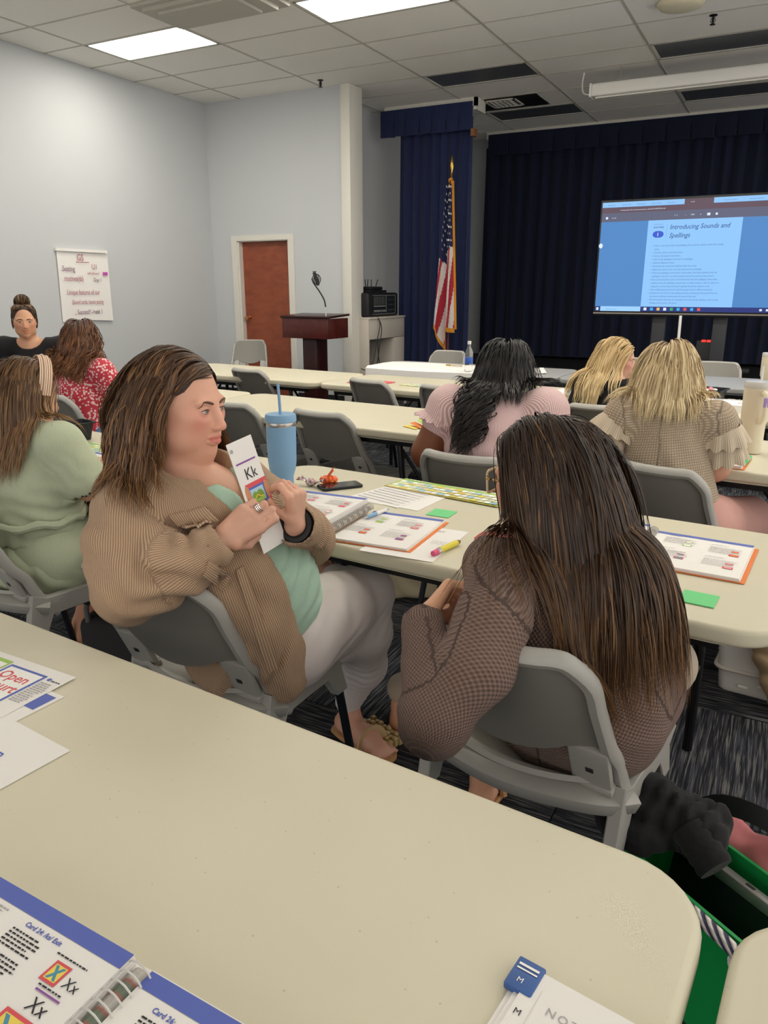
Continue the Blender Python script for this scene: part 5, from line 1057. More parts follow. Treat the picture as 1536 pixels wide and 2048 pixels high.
def sheet(label, x, y, z, rz, w_, h, items=(), m=M_paper, th=.0012, group=None, name='paper_sheet', cat='paper', seed=1, curl=0.0):
    """paper with its lower left corner at x, y"""
    t = thing(name, label, cat, (x, y, z), rz, group); G = [[(a * w_, b * h, th + curl * max(0, a - .6) ** 2) for b in (0, .5, 1)] for a in np.linspace(0, 1, 6)]
    MB().grid(G, th).build('page', m, t, smooth=60)
    if items: prt(t, items, th + .0004, seed=seed)
    return t
def cardbox(x, y, s, c, c2): return [('r', x, y, x + s * 1.5, y + s, c), ('r', x + s * .2, y + s * .15, x + s * 1.3, y + s * .85, c2)]
def book(label, x, y, z, rz, tl, tr, w_=.235, h=.29, orange=True, items_l=(), items_r=(), coil_r=.013, nring=30, seed=2, pen=None):
    """open coil-bound book; origin at the lower end of the spine"""
    t = thing('coil_bound_book', label, 'book', (x, y, z), rz); g = .012
    for sg, th, nm, it in ((-1, tl, 'left_pages', items_l), (1, tr, 'right_pages', items_r)):
        a, b = sorted((sg * g, sg * (g + w_)))
        if orange: MB().rbox(a - (.012 if sg < 0 else 0), b + (.012 if sg > 0 else 0), -.004, h + .006, 0, .002, .0008, 1).build('cover', M_orange, t)
        n = max(2, int(th / .004)); m = MB()
        for i in range(n): o = .0015 * math.sin(i * 2.1 + seed); m.box(a + (o if sg < 0 else 0), b + (o if sg > 0 else 0), 0 + o * .6, h + o * .4, .002 + th * i / n, .002 + th * (i + .86) / n)
        m.build(nm, M_paper, t, smooth=0); zt = .002 + th * (n - .14) / n + .0005
        prt(t, [('r', a, h - .020, b, h - .001, BLUE)] + [tuple(q) for q in it], zt, seed=seed + sg)
    m = MB()
    for i in range(nring):
        yy = .008 + (h - .016) * i / (nring - 1); m.tube([(coil_r * math.cos(u), yy + .003 * u / 6, max(tl, tr) * .5 + coil_r * math.sin(u)) for u in np.linspace(-.5, 3.7, 11)], .0011, 5)
    r_ = m.build('coil', M_chrome2, t); r_['kind'] = 'stuff'
    MB().tube([(0, .004, max(tl, tr) * .45), (0, h - .004, max(tl, tr) * .45)], coil_r * .55, 10).build('spine_tabs', M_tabs, t)
    return t
M_chrome2 = mat('white_wire', 'c9c7c3', .35, var=0.0)
N_ = NT('coloured_tabs'); wv = N_.n('TexWave', Scale=9.0, bands_direction='Y'); N_.l(N_.coord('Object'), wv.inputs[0]); N_.color(N_.ramp(wv.outputs[0], [(.2, 'b8b4ae'), (.5, 'a4645c'), (.8, '6f7a6a')])); N_.b.inputs['Roughness'].default_value = .7; M_tabs = N_.m
def entries(x0, spec):
    out = []
    for x, y, c, c2 in spec: out += [('l', x0 + x, y + .058, .085, .006, 9, PALE), ('l', x0 + x, y + .075, .05, .006, 1, GRAY)] + cardbox(x0 + x + .055, y + .030, .012, c, WHITE if c2 is None else c2) + cardbox(x0 + x + .052, y - .002, .016, c, c2 if c2 is not None else PINK)
    return out
ZT = TH + .001
# --- row 2: the open books and what lies round them
book('thick coil-bound book open on the table in front of the corduroy woman', -1.080, 1.700, ZT, R(3), .046, .008, items_l=entries(-.247, ((.02, .19, RED, PINK), (.14, .17, PINK, RED), (.03, .10, PINK, RED), (.13, .07, PINK, None), (.02, .03, PINK, None))), items_r=entries(.012, ((.0, .185, GREEN, GREEN), (.12, .17, RED, PINK), (.0, .07, RED, ORANGE), (.12, .06, RED, BLUE))))
book('coil-bound book open on the table right of the woman in the cardigan', -.288, 1.905, ZT, R(-4), .024, .010, items_l=entries(-.247, ((.02, .19, RED, PINK), (.14, .17, PINK, RED), (.03, .10, PINK, RED), (.13, .07, PINK, None))), items_r=entries(.012, ((.03, .185, GREEN, WHITE), (.03, .07, RED, TEAL), (.15, .16, RED, ORANGE), (.15, .055, RED, PINK))), w_=.25, h=.285)
def pen_thing(name, label, cat, a, b, segs, group=None):
    """segs: (t0, t1, radius0, radius1, material, part name)"""
    a = np.asarray(a, float); b = np.asarray(b, float); t = thing(name, label, cat, a, group=group)
    for t0, t1, r0, r1, m_, nm in segs: MB().tube([(b - a) * t0, (b - a) * (t0 * .5 + t1 * .5), (b - a) * t1], [r0, (r0 + r1) / 2, r1], 10).build(nm, m_, t)
    return t
pen_thing('pen', 'blue and white ballpoint pen lying on the open book of the corduroy woman', 'pen', (-1.062, 1.885, ZT + .017), (-1.042, 2.005, ZT + .017), [(0, .10, .001, .004, M_chrome, 'tip'), (.10, .5, .005, .0055, mat('pen_blue', '7fa9cf', .4), 'grip'), (.5, .92, .0055, .005, M_white, 'barrel'), (.92, 1.0, .003, .003, mat('pen_blue', '7fa9cf', .4), 'push_button')])
pen_thing('pencil_pen', 'fat yellow pencil-shaped pen with a pink end on loose paper', 'pen', (-.757, 1.712, ZT + .009), (-.732, 1.838, ZT + .009), [(0, .16, .0072, .0085, mat('hot_pink', 'e05a86', .5), 'eraser'), (.16, .26, .0086, .0086, M_chrome, 'ferrule'), (.26, .88, .0083, .0083, mat('pencil_yellow', 'dccd3a', .45), 'barrel'), (.88, 1.0, .0083, .0045, mat('pencil_wood', '7a5a36', .6), 'tip')])
sheet('white paper lying under the orange cover of the left book', -.955, 1.665, ZT - .0004, R(2), .215, .28, [('l', .02, .25, .17, .009, 2, GRAY), ('l', .15, .16, .05, .008, 4, PALE)], seed=4)
sheet('white sheet with a green table printed on it, behind the left book', -1.255, 2.135, ZT, R(-15), .215, .26, [('r', .01, y_, .20, y_ + .012, c_) for y_, c_ in zip(np.arange(.02, .24, .026), [PALE, PALE, PALE, PALE, PALE, PALE, PALE, PALE, GREEN])] + [('l', .015, y_ + .003, .17, .009, 1, GRAY) for y_ in np.arange(.02, .24, .026)], seed=6, group=None)
sheet('plain white sheet beneath the green table sheet', -1.19, 2.10, ZT - .0006, R(-5), .215, .27)
def chart(label, x, y, z, rz, w_=.46, h=.135):
    it = [('r', 0, 0, w_, h, GREEN), ('r', .0, .0, w_, .004, ORANGE)]; cols = [15, WHITE, 15, WHITE, YELLOW, SKY]
    for i in range(17):
        for j in range(4):
            x0 = .008 + i * (w_ - .016) / 17; y0 = .008 + j * .026; it.append(('r', x0, y0, x0 + .0225, y0 + .021, cols[(i * 2 + j * 3 + i // 5) % 6])); 
            if (i + j) % 2 == 0: it.append(('l', x0 + .003, y0 + .012, .016, .006, 2, (RED, BLUE, GRAY)[(i + j) % 3]))
    it.append(('l', .03, .118, .10, .012, 1, WHITE)); return sheet(label, x, y, z, rz, w_, h, it, name='sound_chart', cat='chart', m=mat('green_card', '9ab858', .6))
chart('long green letter chart lying behind the sheets on the middle table', -1.215, 2.305, ZT + .002, R(-9))
def sticky(label, x, y, rz, n=1, z=ZT): return sheet(label, x, y, z, rz, .076, .076, m=mat('green_sticky', '6fce86', .7, var=.02), th=.0012 * n, name='sticky_note', cat='sticky note')
sticky('bright green sticky note at the top edge of the left open book', -.935, 2.055, R(0))
sticky('bright green sticky note lying alone near the right table edge', -.143, 1.703, R(-5), 2)
def phone(label, c, rz, mcase, mface, w_=.075, l=.155, th=.009):
    t = thing('phone', label, 'phone', c, rz); MB().prism(rrect(-w_ / 2, w_ / 2, -l / 2, l / 2, .012, 5), 0, th, .003, 3).build('case', mcase, t); MB().prism(rrect(-w_ / 2 + .004, w_ / 2 - .004, -l / 2 + .004, l / 2 - .004, .010, 5), th - .0005, th + .0006, 0).build('back_face', mface, t); return t
phone('black phone lying by the candy on the middle table', (-1.352, 2.225, ZT), R(-38), M_black, mat('black_glass', '16181d', .08, var=0.0, spec=.6))
M_glit = NT('glitter_back'); M_glit.color(M_glit.ramp(M_glit.noise(M_glit.coord('Object'), 420, 2), [(.3, '5a4a42'), (.7, 'a2958c')])); M_glit.b.inputs['Roughness'].default_value = .3; M_glit = M_glit.m
phone('phone with a pink case and glittery back beside the right book', (-.247, 1.795, ZT), R(-62), mat('pink_case', 'ee8f92', .4), M_glit, th=.012)
sheet('white paper sticking out under the pink phone', -.40, 1.655, ZT - .0004, R(-3), .205, .28, [('l', .13, .22, .06, .009, 3, PINK)])
# candies
M_foil = NT('silver_wrapper'); v_ = M_foil.coord('Object'); M_foil.color(M_foil.ramp(M_foil.noise(v_, 60, 2), [(.35, 'd8d4d2'), (.5, '8f2f3a'), (.55, 'e8e4e2'), (.68, '4a3f6a')])); M_foil.b.inputs['Roughness'].default_value = .3; M_foil.b.inputs['Metallic'].default_value = .4; M_foil = M_foil.m
M_owrap = mat('orange_wrapper', 'e8622a', .35, var=.05)
c0 = A3(-1.452, 2.19, ZT)
t = thing('wrapped_candy', 'silver twist-wrapped candy beside the blue tumbler', 'candy', c0); F_ = Field(); F_.ell((0, 0, .014), (.022, .016, .014)).fold((0, 0, .014), .05, (.9, .3, .2), .012, .0012); V, F = F_.solve((-.04, -.04, -.002), (.04, .04, .04), .002); np_mesh('candy_body', V, F, M_foil, t)
rows = [[(.018 + .030 * k / 4, (u * (.006 + .020 * k / 4)), .014 + .006 * math.sin(u * 7 + k) * k / 4 + .012 * k / 4) for u in np.linspace(-1, 1, 9)] for k in range(5)]; MB().grid(rows, .0008).build('wrapper_twist', M_foil, t); MB().grid([[(-x, y, z) for x, y, z in r_] for r_ in rows], .0008).build('wrapper_twist', M_foil, t)
c0 = A3(-1.412, 2.245, ZT)
t = thing('peanut_candy', 'orange wrapped candy with yellow lettering next to the black phone', 'candy', c0, R(25)); F_ = Field(); F_.ell((0, 0, .016), (.034, .024, .016)).fold((0, 0, .016), .06, (.8, .5, .2), .016, .0015); V, F = F_.solve((-.05, -.05, -.002), (.05, .05, .05), .002); np_mesh('candy_body', V, F, M_owrap, t)
m = MB(); m.grid([[(-.010 + .026 * k / 3 + .006 * u * u, .018 * u, .022 + .034 * k / 3 + .004 * math.sin(u * 9)) for u in np.linspace(-1, 1, 9)] for k in range(4)], .0008); m.build('wrapper_fin', M_owrap, t)
m = MB(); V, F = text_mesh("REESE'S", .013, bold=.0006, align='CENTER'); m.add(np.stack([V[:, 0], -.0215 - .0 * V[:, 1] + .010 * (V[:, 1] / .013), .014 + V[:, 1]], 1), F); m.build('lettering', PM[YELLOW], t)
# tumbler
t = thing('tumbler', 'light blue insulated tumbler with a straw and steel band', 'tumbler', (-1.452, 2.02, ZT)); M_tb = mat('blue_powder_coat', '7ba3c6', .55, var=.02, bump=.03, bscale=900)
MB().lathe([(.030, 0), (.036, .003), (.0365, .075), (.044, .098), (.048, .13), (.0495, .245), (.0495, .247)], 40).build('cup', M_tb, t); MB().lathe([(.0492, .246), (.0500, .248), (.0500, .258), (.0492, .260)], 40).build('steel_band', mat('brushed_steel', 'b9b4b0', .3, metal=.9), t)
MB().lathe([(.0500, .260), (.0515, .262), (.0515, .280), (.049, .285), (.0, .286)], 40).build('lid', M_tb, t); MB().tube([(.004, -.006, .284), (.0, -.004, .34), (-.006, 0, .385)], .0048, 12).build('straw', M_tb, t)
# letter card in her hands
cTL, cTR, cBL, cBR = pd(473, 882, 1.635), pd(523, 861, 1.687), pd(528, 1108, 1.685), pd(571, 1080, 1.737)
xa = (cTR - cTL) * .5 + (cBR - cBL) * .5; ya = (cTL - cBL) * .5 + (cTR - cBR) * .5; cw, chh = np.linalg.norm(xa), np.linalg.norm(ya); xa = nrm(xa); ya = nrm(ya - xa * np.dot(ya, xa)); Tc = frame((0, 0, 0), xa, ya)
t = thing('letter_card', 'tall white letter card with Kk held up by the corduroy woman', 'card', cBL)
m = MB(); m.T = Tc; m.box(0, cw, 0, chh, -.0012, 0); m.build('card', M_paper, t, smooth=0)
y0 = chh * .38; ph = chh * .24; g_ = lambda *a: a
it = [('r', cw * .10, chh * .80, cw * .88, chh * .815, PURPLE), ('t', 'Kk', .036, cw * .30, chh * .655, INK, dict(width=.85)), ('r', 0.012 * 1, y0, cw, y0 + ph, RED), ('r', cw * .20, y0 + ph * .14, cw * .90, y0 + ph * .84, BLUE), ('r', cw * .28, y0 + ph * .24, cw * .80, y0 + ph * .76, SKY)]
prt(t, it, .0006, T=Tc)
def blob(cx, cy, rx, ry, n=14, a0=0, a1=6.283): return [(cx + rx * math.cos(a), cy + ry * math.sin(a)) for a in np.linspace(a0, a1, n)]
prt(t, [('p', blob(cw * .42, y0 + ph * .42, cw * .13, ph * .22), DGREEN), ('p', blob(cw * .62, y0 + ph * .42, cw * .15, ph * .24), DGREEN), ('r', cw * .29, y0 + ph * .24, cw * .79, y0 + ph * .36, GREEN), ('p', blob(cw * .18, y0 + ph * .60, cw * .09, ph * .36), SKIN), ('p', blob(cw * .92, y0 + ph * .55, cw * .08, ph * .36), SKIN), ('r', cw * .35, y0 - .004, cw, y0 + ph * .12, SKIN), ('p', blob(cw * .10, chh * .93, .0045, .0045), GRAY), ('l', cw * .62, chh * .20, cw * .2, .004, 1, GRAY)], .0009, T=Tc)
m = MB(); m.T = Tc; m.tube([(cw * (.33 + .40 * u), y0 + ph * (.36 + .16 * math.exp(-((u - .45) / .2) ** 2) + .03 * math.sin(u * 9)), .0014) for u in np.linspace(0, 1, 16)], .0013, 5); m.build('print', PM[YELLOW], t)
# --- row 1: flyers, agenda, big open book, notepad
ang = math.atan2(pt(152, 1357, ZT)[1] - pt(0, 1305, ZT)[1], pt(152, 1357, ZT)[0] - pt(0, 1305, ZT)[0])
def corner_sheet(label, tr, along, w_, h, items, z=ZT, seed=1):
    """sheet given by its upper right corner and the direction of its top edge"""
    a = math.atan2(along[1], along[0]); c, s_ = math.cos(a), math.sin(a); x = tr[0] - c * w_ + s_ * h; y = tr[1] - s_ * w_ - c * h; return sheet(label, x, y, z, a, w_, h, items, seed=seed)
d1 = pt(152, 1357, ZT) - pt(0, 1305, ZT)
blu = corner_sheet('white page with a blue block sticking out from under the flyer', pt(128, 1394, ZT), pt(128, 1394, ZT) - pt(30, 1352, ZT) , .28, .215, [('r', .205, .16, .273, .205, BLUE)], ZT - .0004)
W_, H_ = .28, .216
fly = corner_sheet('printed flyer with a red and blue logo at the left edge of the near table', pt(152, 1357, ZT), d1, W_, H_, [
    ('r', .135, .085, .235, .193, BLUE), ('r', .141, .091, .229, .187, WHITE), ('t', 'Open', .034, .146, .152, RED, dict(bold=.0006, width=.95)), ('t', 'Court', .034, .146, .121, RED, dict(bold=.0006, width=.95)), ('t', 'Reading', .014, .168, .103, RED, dict(bold=.0002)),
    ('r', .06, .10, .13, .20, GREEN), ('r', .064, .104, .126, .190, WHITE), ('l', .070, .17, .05, .012, 4, GRAY), ('r', .02, .02, .125, .088, RED), ('t', 'Hear the', .012, .03, .06, INK), ('l', .03, .05, .07, .010, 3, INK),
    ('p', blob(.247, .186, .0045, .0045), BLUE), ('l', .254, .183, .022, .006, 1, INK), ('l', .240, .172, .034, .0058, 12, GRAY), ('p', blob(.150, .072, .0045, .0045), BLUE), ('l', .158, .069, .03, .006, 1, INK), ('l', .142, .06, .09, .0058, 8, GRAY)], ZT + .0016, 3)
d2 = pt(140, 1502, ZT) - pt(25, 1440, ZT)
corner_sheet('white agenda page with dark blue lettering at the left edge of the near table', pt(140, 1502, ZT), d2, .26, .28, [('t', 'Open', .030, .120, .205, BLUE, dict(bold=.0005)), ('t', 'Court', .030, .115, .178, BLUE, dict(bold=.0005)), ('t', 'Reading', .012, .135, .163, BLUE), ('t', 'Training Agenda', .0185, .078, .118, INK, dict(italic=True))], ZT, 5)
bz = ZT; s0 = pt(285, 1912, bz + .035); s1 = pt(150, 2048, bz + .035); up_dir = nrm((s0 - s1) * A3(1, 1, 0)); ba = math.atan2(up_dir[1], up_dir[0]) - math.pi / 2
hB = .29; o_ = s0 - up_dir * hB
book('big coil-bound book open at the lower left corner of the near table', o_[0] - .004, o_[1], bz, ba - R(1), .030, .022, w_=.245, h=hB, orange=False, coil_r=.019, nring=24, seed=5,
    items_l=[('t', 'Card 24: /ks/ Exit', .0078, -.142, .2585, BLUE, dict(bold=.0002)), ('l', -.150, .250, .050, .0045, 5, INK), ('l', -.155, .222, .060, .0045, 6, INK), ('l', -.24, .262, .07, .0045, 20, GRAY), ('l', -.082, .252, .045, .004, 1, INK), ('r', -.074, .224, -.052, .247, RED), ('r', -.071, .227, -.055, .244, YELLOW), ('p', [(-.070, .228), (-.066, .228), (-.056, .243), (-.060, .243)], TEAL), ('p', [(-.060, .228), (-.056, .228), (-.066, .243), (-.070, .243)], TEAL), ('t', 'Xx', .016, -.047, .228, INK), ('l', -.068, .2195, .035, .004, 1, INK), ('r', -.066, .2145, -.032, .2165, PURPLE), ('t', 'Xx', .020, -.058, .196, INK), ('r', -.072, .155, -.034, .190, RED), ('r', -.068, .159, -.038, .186, YELLOW), ('p', [(-.067, .160), (-.061, .160), (-.039, .185), (-.045, .185)], TEAL), ('p', [(-.045, .160), (-.039, .160), (-.061, .185), (-.067, .185)], TEAL)],
    items_r=[('t', 'Card 26:', .0080, .044, .2565, BLUE, dict(bold=.0002)), ('l', .04, .248, .07, .0045, 14, INK), ('l', .14, .256, .09, .0045, 14, GRAY)])
sheet('white page showing beneath the top of the big coil-bound book', o_[0] - .085, o_[1] + .205, ZT - .0006, ba + R(3), .10, .095)
n0 = pt(1067, 1949, ZT); nd = nrm(pt(1245, 2048, ZT) - n0); na = math.atan2(nd[1], nd[0])
t = thing('notepad', 'white notes pad with a dark blue corner tab on the near table', 'notepad', n0, na)
for k, (dx, dz) in enumerate(((-.012, 0), (-.006, .003), (0, .006))): MB().box(dx, .26 + dx, -.20, .0 - .003 * (2 - k), dz, dz + .0025).build('page', M_paper, t, smooth=0)
MB().rbox(-.018, .012, -.034, .005, .0015, .0105, .002, 2).build('corner_tab', mat('navy_tab', '3d5f9c', .5), t)
prt(t, [('t', 'NOTES', .013, .030, -.042, GRAY, dict(spacing=1.3)), ('r', .018, -.19, .0185, -.02, PALE), ('t', 'M', .010, .004, -.058, INK), ('t', 'M', .010, .002, -.100, INK)], .0092)
prt(t, [('r', -.014, -.006, .008, -.003, WHITE), ('r', -.014, -.011, .008, -.009, WHITE), ('t', 'M', .009, -.008, -.026, WHITE)], .0112)
# --- left of row 2: tray, chart, paper of the woman in green
def tray(label, c, rz, w_=.13, l=.20, h=.075, fill=None):
    t = thing('tray', label, 'tray', c, rz); r_ = lambda a, b, z: [(x, y, z) for x, y in rrect(-a, a, -b, b, .02, 4)]; rings = [r_(w_ * .36, l * .40, 0), r_(w_ * .48, l * .48, h), r_(w_ * .54, l * .53, h), r_(w_ * .54, l * .53, h - .006), r_(w_ * .46, l * .46, h - .006), r_(w_ * .35, l * .39, .004)]
    n = len(rings[0]); vs = sum(rings, []); fs = [tuple(range(n - 1, -1, -1))] + [(k * n + i, k * n + (i + 1) % n, (k + 1) * n + (i + 1) % n, (k + 1) * n + i) for k in range(5) for i in range(n)] + [tuple(range(5 * n, 6 * n))]
    MB().add(vs, fs).build('tub', M_black, t, smooth=40); return t
tray('black plastic tub on the table beside the woman in green', pt(150, 880, ZT), R(-12), .13, .16, .085)
chart('green striped chart lying behind the hand of the woman in green', -2.80, 2.25, ZT, R(-6), .62, .13)
book('open book with a blue top edge under the hand of the woman in green', -2.42, 1.92, ZT, R(-4), .012, .012, w_=.23, h=.27, orange=False, nring=20, seed=8)
# --- row 3 right: book, marker, papers, cream tumblers
book('open book with an orange cover beside the green marker', -.262, 3.20, ZT, R(-4), .006, .012, w_=.155, h=.23, nring=16, seed=9, items_r=[('t', 'BLEND', .014, .045, .165, RED, dict(bold=.0004)), ('t', 'WRITTEN', .014, .045, .13, RED, dict(bold=.0004)), ('l', .045, .09, .04, .012, 1, RED), ('l', .045, .06, .07, .012, 1, RED)])
pen_thing('marker', 'green marker lying beside the orange-covered book', 'marker', pt(1486, 930, ZT + .008), pt(1500, 914, ZT + .008), [(0, .35, .008, .009, mat('marker_green', '2fa05f', .4), 'cap'), (.35, 1, .009, .0085, mat('marker_green2', '3dbb72', .4), 'barrel')])
sheet('white sheet with black marks at the right edge beside the cream tumbler', .03, 3.12, ZT, R(-8), .22, .28, [('r', .05, .262, .06, .272, INK), ('r', .08, .265, .085, .27, INK), ('l', .07, .10, .1, .010, 8, PALE)])
chart('green letter chart on the table beside the elbow of the knit-top woman', -1.02, 3.70, ZT, R(-8), .46, .135)
sheet('small white card near the elbow of the woman in the cream knit top', -.80, 3.55, ZT, R(-30), .06, .15, [('l', .01, .12, .04, .012, 4, GRAY)])
t = thing('folded_card', 'folded card with red and yellow stripes by the elbow of the pink blouse', 'card', pt(838, 856, ZT), R(-8))
for k, (a_, c_) in enumerate(((0, YELLOW), (.35, ORANGE), (.7, GREEN))): m = MB(); m.grid([[(-.09 + .06 * k / 2 + .10 * u, .012 * v - .04 * u + .02 * k, .003 + .016 * k * (1 - u)) for v in np.linspace(-1, 3, 3)] for u in np.linspace(0, 1, 4)], .001); m.build('fold', PM[c_], t)
M_cream_t = mat('cream_powder_coat', 'd8cfb8', .5, var=.02)
def handled_tumbler(label, c, rz, hsc=1.0):
    t = thing('handled_tumbler', label, 'tumbler', c, rz); s_ = hsc
    MB().lathe([(.034 * s_, 0), (.0385 * s_, .003), (.040 * s_, .115 * s_), (.050 * s_, .135 * s_), (.0515 * s_, .25 * s_)], 36).build('cup', M_cream_t, t); MB().lathe([(.0515 * s_, .25 * s_), (.0525 * s_, .252 * s_), (.0525 * s_, .268 * s_), (.049 * s_, .274 * s_), (0, .276 * s_)], 36).build('lid', mat('clear_lid', 'c9c6c0', .2, var=.05), t)
    MB().tube(spline([(0, -.050 * s_, .232 * s_), (0, -.082 * s_, .236 * s_), (0, -.092 * s_, .20 * s_), (0, -.088 * s_, .15 * s_), (0, -.062 * s_, .128 * s_), (0, -.046 * s_, .13 * s_)], 5), .0095 * s_, 8).build('handle', M_cream_t, t)
    MB().rbox(-.010, .010, -.101 * s_, -.085 * s_, .185 * s_, .225 * s_, .006).build('handle_badge', mat('lilac_badge', 'a389c2', .5), t)
    MB().tube([(.01, .015, .27 * s_), (.012, .02, .33 * s_)], .005, 8).build('straw', mat('clear_straw', 'd9d9d6', .1), t); return t
handled_tumbler('cream handled tumbler on the right table in front of the knit-top woman', pt(1500, 905, ZT), R(20), 1.12)
handled_tumbler('second cream handled tumbler farther back at the right edge', pt(1531, 795, ZT), R(20), 1.05)
# --- row 4
tb_ = tray('black tub filled with wrapped sweets behind the knit-top woman', pt(1420, 803, ZT), R(-10), .16, .22, .08)
for k in range(8): a = k * 2.4; s_ = thing('sweet', ('red', 'white', 'pink', 'silver')[k % 4] + ' wrapped sweet in the black tub, ' + ('first', 'second')[k // 4] + ' of its colour', 'candy', pt(1420, 803, ZT) + A3(.045 * math.cos(a) * (k / 8), .07 * math.sin(a) * (k / 8), .072), a, group='sweets in the black tub'); MB().lathe([(0, -.004), (.012, 0), (.014, .006), (.009, .012), (0, .014)], 8).build('wrapper', (M_red, M_white, M_pink, M_chrome)[k % 4], s_)
def closed_book(label, x, y, z, rz, w_, l, h, mc=M_paper, items=()):
    t = thing('book', label, 'book', (x, y, z), rz); MB().box(.002, w_ - .002, .002, l - .002, .002, h - .002).build('page_block', M_paper, t, smooth=0); MB().rbox(0, w_, 0, l, h - .002, h, .0008, 1).rbox(0, w_, 0, l, 0, .002, .0008, 1).build('cover', mc, t, smooth=0)
    if items: prt(t, items, h + .0004)
    return t
closed_book('thick white book under the black tub of sweets', -.42, 4.76, ZT, R(-5), .30, .24, .04, items=[('r', .0, .215, .30, .225, BLUE), ('t', 'SOUND', .02, .20, .15, RED), ('l', .20, .12, .07, .015, 3, RED)])
closed_book('low stack-like white book between the pink blouse and the blonde hair', -1.34, 4.78, ZT, R(-5), .22, .27, .035)
closed_book('red magazine with yellow and blue pictures on the front cream table', -2.92, 4.93, ZT, R(-6), .30, .22, .006, M_red, [('r', .03, .03, .12, .12, YELLOW), ('r', .14, .08, .22, .19, SKY), ('r', .04, .14, .12, .2, BLUE), ('r', .16, .02, .24, .06, ORANGE), ('l', .05, .13, .2, .02, 1, WHITE)])
chart('pale green chart strip lying right of the red magazine', -2.50, 4.98, ZT, R(-6), .46, .12)
# things at the red-blouse woman's place
tray('small black tub at the right elbow of the red blouse', pt(236, 775, ZT), R(20), .12, .14, .06)
sheet('white lined sheet at the right elbow of the red blouse', -3.70, 3.62, ZT, R(10), .20, .26, [('l', .02, .22, .15, .012, 14, GRAY)])
t = thing('white_box', 'small white box at the left end of the front cream table', 'box', pt(270, 742, ZT)); MB().rbox(-.05, .07, -.05, .05, 0, .06, .006).build('box_body', M_white, t); MB().rbox(-.054, .074, -.054, .054, .052, .064, .004).build('box_lid', M_trim, t)
# --- row 5 grey tables
t = thing('paper_roll', 'roll of white chart paper spread over the grey table and hanging over its edge', 'paper', (-2.9, 6.1, TH)); P = []
for i in range(13):
    u = i / 12; x = -.47 + 1.08 * u; P.append([(x + .03 * (v - .5), .0 - .12 * 0 + y, z + .004 * math.sin(5 * u + 3 * v)) for v, y, z in ((0, .52, .004), (.3, .30, .008), (.55, .06, .008), (.72, -.04 , .010), (.82, -.085, -.005), (1.0, -.10, -.14))])
MB().grid(P, .002).build('paper', M_paper, t, smooth=60)
m = MB(); m.tube([(.61, -.05, .03), (.63, .48, .03)], .026, 14); m.build('roll', M_paper, t)
pen_thing('marker', 'brown marker lying on the white chart paper', 'marker', (-2.72, 6.37, TH + .022), (-2.56, 6.36, TH + .022), [(0, .3, .007, .008, M_brass, 'cap'), (.3, 1, .008, .008, mat('taupe_marker', 'b9ad92', .4), 'barrel')])
M_pet = mat('clear_plastic', 'ffffff', .05, var=0); M_pet.node_tree.nodes['Principled BSDF'].inputs['Transmission Weight'].default_value = .92; M_pet.node_tree.nodes['Principled BSDF'].inputs['IOR'].default_value = 1.12
wb_ = pt(937, 745, TH); t = thing('water_bottle', 'clear plastic water bottle with a blue label on the grey table', 'bottle', (wb_[0], wb_[1], TH + .001))
MB().lathe([(.030, 0), (.034, .006), (.034, .05), (.032, .06), (.034, .07), (.034, .15), (.030, .175), (.014, .215), (.0125, .235)], 20).build('bottle', M_pet, t); MB().lathe([(.015, .235), (.0155, .237), (.0155, .26), (.0, .262)], 16).build('cap', M_white, t); MB().lathe([(.0345, .075), (.0350, .077), (.0350, .125), (.0345, .127)], 20).build('label_band', mat('blue_label', '3a5fb5', .4), t)
sheet('white sheets fanned on the grey table left of the blonde woman', -2.07, 6.12, TH + .001, R(20), .34, .42, th=.006, curl=.05)
sheet('printed white sheet on the grey table behind the knit-top woman', -.95, 6.06, TH + .001, R(-2), .42, .28, [('l', .05, .22, .25, .014, 2, GRAY)])
sheet('white sheets between the two blonde heads on the grey table', -1.35, 6.05, TH + .001, R(4), .26, .34, th=.004)
# ---------------------------------------------------------------- lectern, desk, amplifier, flag, television, poster
t = thing('lectern', 'mahogany lectern standing before the brown door', 'lectern', (-4.95, 7.45, 0), R(-2))
MB().rbox(-.325, .325, -.02, .0, .875, 1.115, .004).build('front_panel', M_podium, t)
for x in (-.325, .305): MB().rbox(x, x + .02, .0, .40, .875, 1.10, .004).build('side_panel', M_podium, t)
m = MB(); m.T = frame((0, .19, 1.125), (1, 0, 0), (0, 1, .05)); m.rbox(-.34, .34, -.225, .225, -.012, .012, .004); m.build('top', mat('dark_mahogany', '2b0f0d', .3), t)
MB().rbox(-.095, .095, .06, .30, .04, .88, .006).build('column', mat('dark_mahogany', '2b0f0d', .3), t)
MB().rbox(-.27, .27, -.02, .40, 0, .045, .008).build('base', M_podium, t)
t = thing('microphone', 'black gooseneck microphone with a round shock mount on the lectern', 'microphone', (-4.66, 7.43, 1.13))
MB().tube([(0, 0, 0), (.0, 0, .10)], .007, 8).build('stem', mat('pale_metal', 'cfcac2', .3, metal=.6), t); MB().tube(spline([(0, 0, .10), (-.02, 0, .18), (-.08, 0, .27), (-.155, 0, .36), (-.175, 0, .41)], 5), .008, 8).build('gooseneck', M_black, t)
m = MB(); 
for a in (0, 1.57): m.tube([(-.115 + .055 * math.cos(u) * math.cos(a), .055 * math.cos(u) * math.sin(a), .40 + .055 * math.sin(u)) for u in np.linspace(0, 6.283, 21)[:-1]], .0045, 6, closed=True)
